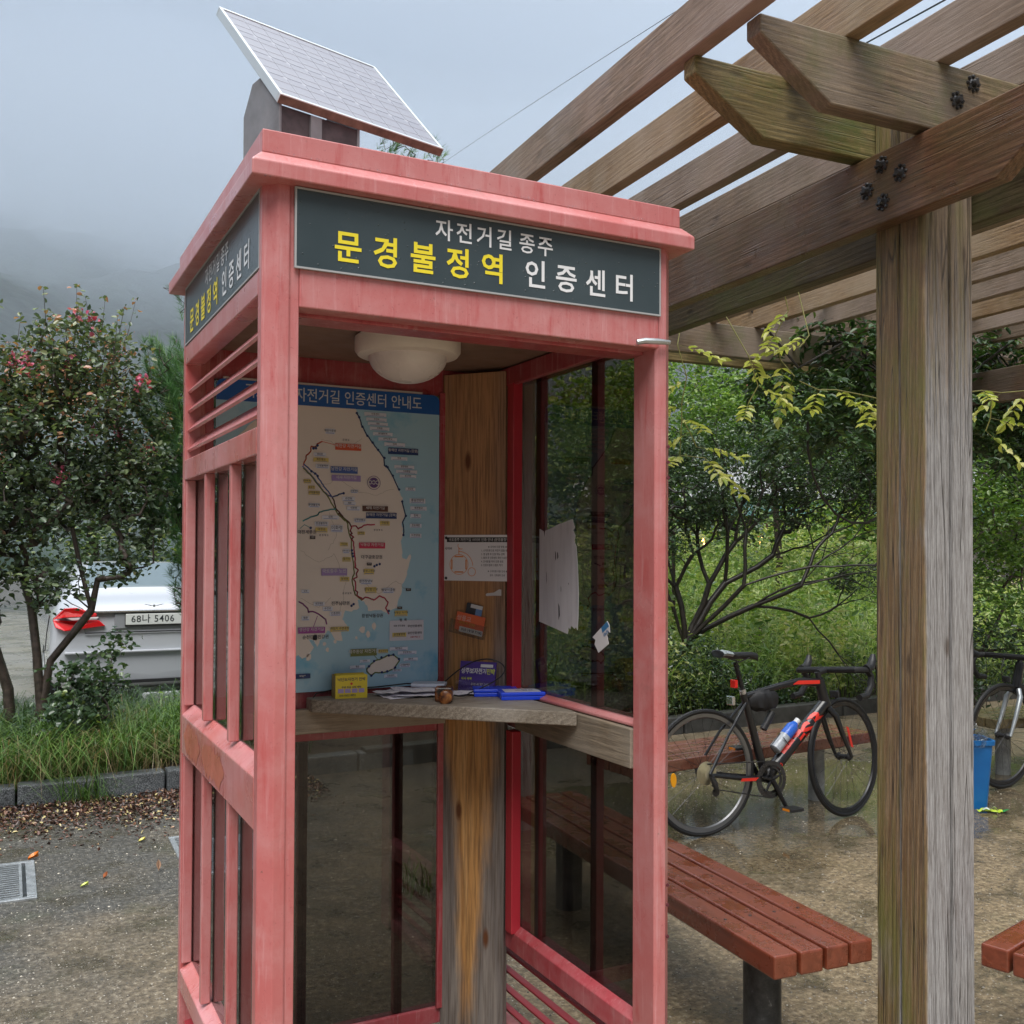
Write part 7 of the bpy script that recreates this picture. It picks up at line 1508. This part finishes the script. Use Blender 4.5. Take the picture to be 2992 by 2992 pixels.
for k_, x in enumerate((-1.75, 0.3)):
    lt = thing('wall_lamp', ['left warm lit lamp by the door of the stone building', 'right warm lit lamp by the door of the stone building'][k_], 'wall lamp', (24+x*math.cos(R(-27))+0.18*math.sin(R(-27)), 26.5+x*math.sin(R(-27))-0.18*math.cos(R(-27)), 2.0), 0, 'lit lamps on the stone building')
    MB().lathe([(0.01, -0.14), (0.13, -0.09), (0.15, 0.0), (0.11, 0.12), (0.01, 0.16)], 14).build('globe', wlp, lt, smooth=True)
def far_tree(label, x, y, h, r, n, mat, seed, group='trees beyond the parking lot'):
    t = thing('broadleaf_tree', label, 'tree', (x, y, 0), 0, group); rs = random.Random(seed)
    MB().tube([(0, 0, 0), (0.1, 0, h*0.3), (0, 0.1, h*0.7)], [r*0.08 if seed > 7 else 0.06, r*0.06 if seed > 7 else 0.05, r*0.02], 8).build('trunk', bark, t, smooth=True)
    P_ = []
    for _ in range(14):
        c_ = (rs.gauss(0, r*0.45), rs.gauss(0, r*0.4), h*rs.uniform(0.30 if seed > 7 else 0.56, 0.86)); q = r*rs.uniform(0.28, 0.5); P_.append(ell_points(n//14, c_, (q, q, q*0.8), 0.9))
    P_ = np.concatenate(P_); V, Q, T = leaf_geo(P_, 1.0, 0.16 if seed > 7 else 0.085, 0.6, 0.8, None); fast_mesh('crown', V, Q, mat, t, T)
for k_, (x, y, h, r, m_, lab) in enumerate([(9.6, 9.2, 5.0, 1.8, lf_dark, 'dark leafy tree on the bank right behind the twiggy tree'), (12.2, 8.2, 5.2, 2.0, lf_green, 'fresh green tree on the bank behind the timber post'), (7.4, 9.8, 4.6, 1.5, lf_green, 'fresh green tree on the bank close to the booth corner'), (12.0, 15.0, 4.2, 2.6, lf_dark, 'dark round tree beyond the bank, nearest the booth'), (16.0, 13.5, 4.6, 2.8, lf_green, 'green round tree beyond the bank, behind the twiggy tree'), (20.0, 12.0, 5.2, 3.0, lf_dark, 'dark tree beyond the bank, behind the timber post'), (17.0, 7.0, 5.5, 3.0, lf_green, 'tall green tree beyond the ochre bench'), (22.0, 9.0, 6.5, 3.4, lf_dark, 'tall dark tree at the right beyond the vine'), (11.0, 22.0, 5.0, 2.8, lf_dark, 'dark tree behind the parking lot to the right of the car'), (-2.5, 27.0, 4.0, 2.8, lf_green, 'green tree behind the parking lot beyond the leftmost bush'), (1.8, 27.5, 4.4, 3.0, lf_dark, 'dark tree beyond the white car'), (5.8, 27.0, 4.2, 2.8, lf_green, 'green tree beyond the car, hidden mostly by the booth')]):
    far_tree(lab, x, y, h, r, 4200 if k_ > 2 else 8500, m_, k_+5)

forest = M('wooded_slope', 0.8, 0.2); _v = forest.co(); f1 = forest.noise(_v, 0.035, 6, 0.7); f2 = forest.n('ShaderNodeTexVoronoi', {'Vector': _v, 'Scale': 0.22}).outputs['Distance']
forest.set('Base Color', forest.mix(forest.ramp(f2, [(0.1, 0.0), (0.8, 1.0)]), forest.ramp(f1, [(0.3, (0.022, 0.042, 0.036)), (0.7, (0.055, 0.080, 0.060))]), (0.012, 0.024, 0.018))); forest.bump(f1, 0.6, 4.0); forest = forest.m
def hills():
    NA, NR = 150, 46; vs = []; fs = []
    for i in range(NA+1):
        a = R(-75+190*i/NA)     # bearing from +Y towards +X
        rid = 15.5+1.4*math.sin(a*3.1+0.8)+0.8*math.sin(a*7.3+2)+4.5*max(0, math.sin(a-0.5))
        for j in range(NR+1):
            t = j/NR; d = 75+620*t**1.25; el = 2.5+(rid+3-2.5)*t**0.62
            z = d*math.tan(R(el))*min(1, t*12)+ (mnoise.fractal((math.sin(a)*d*0.012, math.cos(a)*d*0.012, 2.0), 1.0, 2.0, 5)*24*t**0.6)
            vs.append((math.sin(a)*d, math.cos(a)*d, z-0.6 if j else -3))
    for i in range(NA):
        for j in range(NR): p = i*(NR+1)+j; fs.append((p, p+NR+1, p+NR+2, p+1))
    o = MB().add(vs, fs).build('hills', forest, smooth=True); tag(o, kind='structure')
hills()
# low cloud lying against the slope: its lumpy underside thickens with height
def cloud(name, label, a0, a1, r0, r1, zlo0, zhi, dens, seed, rise=0.0):
    NA, NR = 60, 16; top = []; bot = []
    for i in range(NA+1):
        a = R(a0+(a1-a0)*i/NA)
        ed = min(1, 6*min(i, NA-i)/NA)
        for j in range(NR+1):
            t = j/NR; d = r0+(r1-r0)*t; x, y = math.sin(a)*d, math.cos(a)*d
            n_ = mnoise.fractal((x*0.011+seed, y*0.011, seed), 1.0, 2.0, 5); e2_ = min(1, 5*min(j, NR-j)/NR)
            zl = zlo0+rise*(d-r0)+n_*17*(d/200.0); zh = zhi*(0.8+0.3*mnoise.noise((x*0.006, y*0.006, seed+4)))
            zm = (zl+zh)/2; bot.append((x, y, zm+(zl-zm)*ed*e2_-0.01)); top.append((x, y, zm+(zh-zm)*ed*e2_+0.01))
    n = len(bot); vs = bot+top; fs = []; W = NR+1
    for i in range(NA):
        for j in range(NR): p = i*W+j; fs.append((p, p+1, p+W+1, p+W)); fs.append((n+p, n+p+W, n+p+W+1, n+p+1))
    for i in range(NA): fs.append((i*W, (i+1)*W, n+(i+1)*W, n+i*W)); p = i*W+NR; fs.append((p, n+p, n+p+W, p+W))
    for j in range(NR): fs.append((j, n+j, n+j+1, j+1)); p = NA*W+j; fs.append((p, p+1, n+p+1, n+p))
    m = bpy.data.materials.new('low_cloud'); m.use_nodes = True; nt = m.node_tree; nt.nodes.clear(); v = nt.nodes.new('ShaderNodeVolumePrincipled'); v.inputs['Color'].default_value = (0.84, 0.91, 1.0, 1); v.inputs['Density'].default_value = dens; v.inputs['Anisotropy'].default_value = 0.0
    oo = nt.nodes.new('ShaderNodeOutputMaterial'); nt.links.new(v.outputs[0], oo.inputs['Volume'])
    return tag(MB().add(vs, fs).build(name, m), label, 'cloud', kind='stuff')
cloud('low_cloud', 'low rain cloud hiding the top of the wooded slope', -60, 100, 60, 620, 22.0, 250, 0.0090, 1.5, 0.250)
cloud('low_cloud', 'thin mist hanging in front of the wooded slope', -58, 98, 50, 72, 1.0, 38, 0.013, 7.5, 0.0)

wire_m = flat('wire_dark', (0.05, 0.055, 0.06), 0.5)
def wire(label, a, b, sag, r):
    a, b = Vector(a), Vector(b); pts = [a.lerp(b, t/24)-Vector((0, 0, sag*4*(t/24)*(1-t/24))) for t in range(25)]
    tag(MB().tube(pts, r, 5).build('power_line', wire_m, smooth=True), label, 'wire', 'overhead wires')
wire('thin overhead wire running up from the solar panel to the top of the picture', (10.6, 25.4, 12.6), (3.77, 1.06, 5.2), -0.05, 0.0032)
wire('overhead wire crossing behind the pergola rafters', (16.0, 28.6, 13.3), (6.30, 2.10, 6.05), 0.12, 0.009)
pole = thing('utility_pole', 'concrete utility pole behind the booth carrying the overhead wires', 'pole', (10.6, 25.4, 0))
MB().tube([(0, 0, 0), (0, 0, 12.9)], [0.18, 0.11], 12).build('pole', grimy('pole_concrete', (0.3, 0.3, 0.29), 0.6, 0.2), pole, smooth=True)
pole2 = thing('utility_pole', 'concrete utility pole beyond the pergola carrying the overhead wires', 'pole', (16.0, 28.6, 0))
MB().tube([(0, 0, 0), (0, 0, 13.6)], [0.18, 0.11], 12).build('pole', bpy.data.materials['pole_concrete'], pole2, smooth=True)
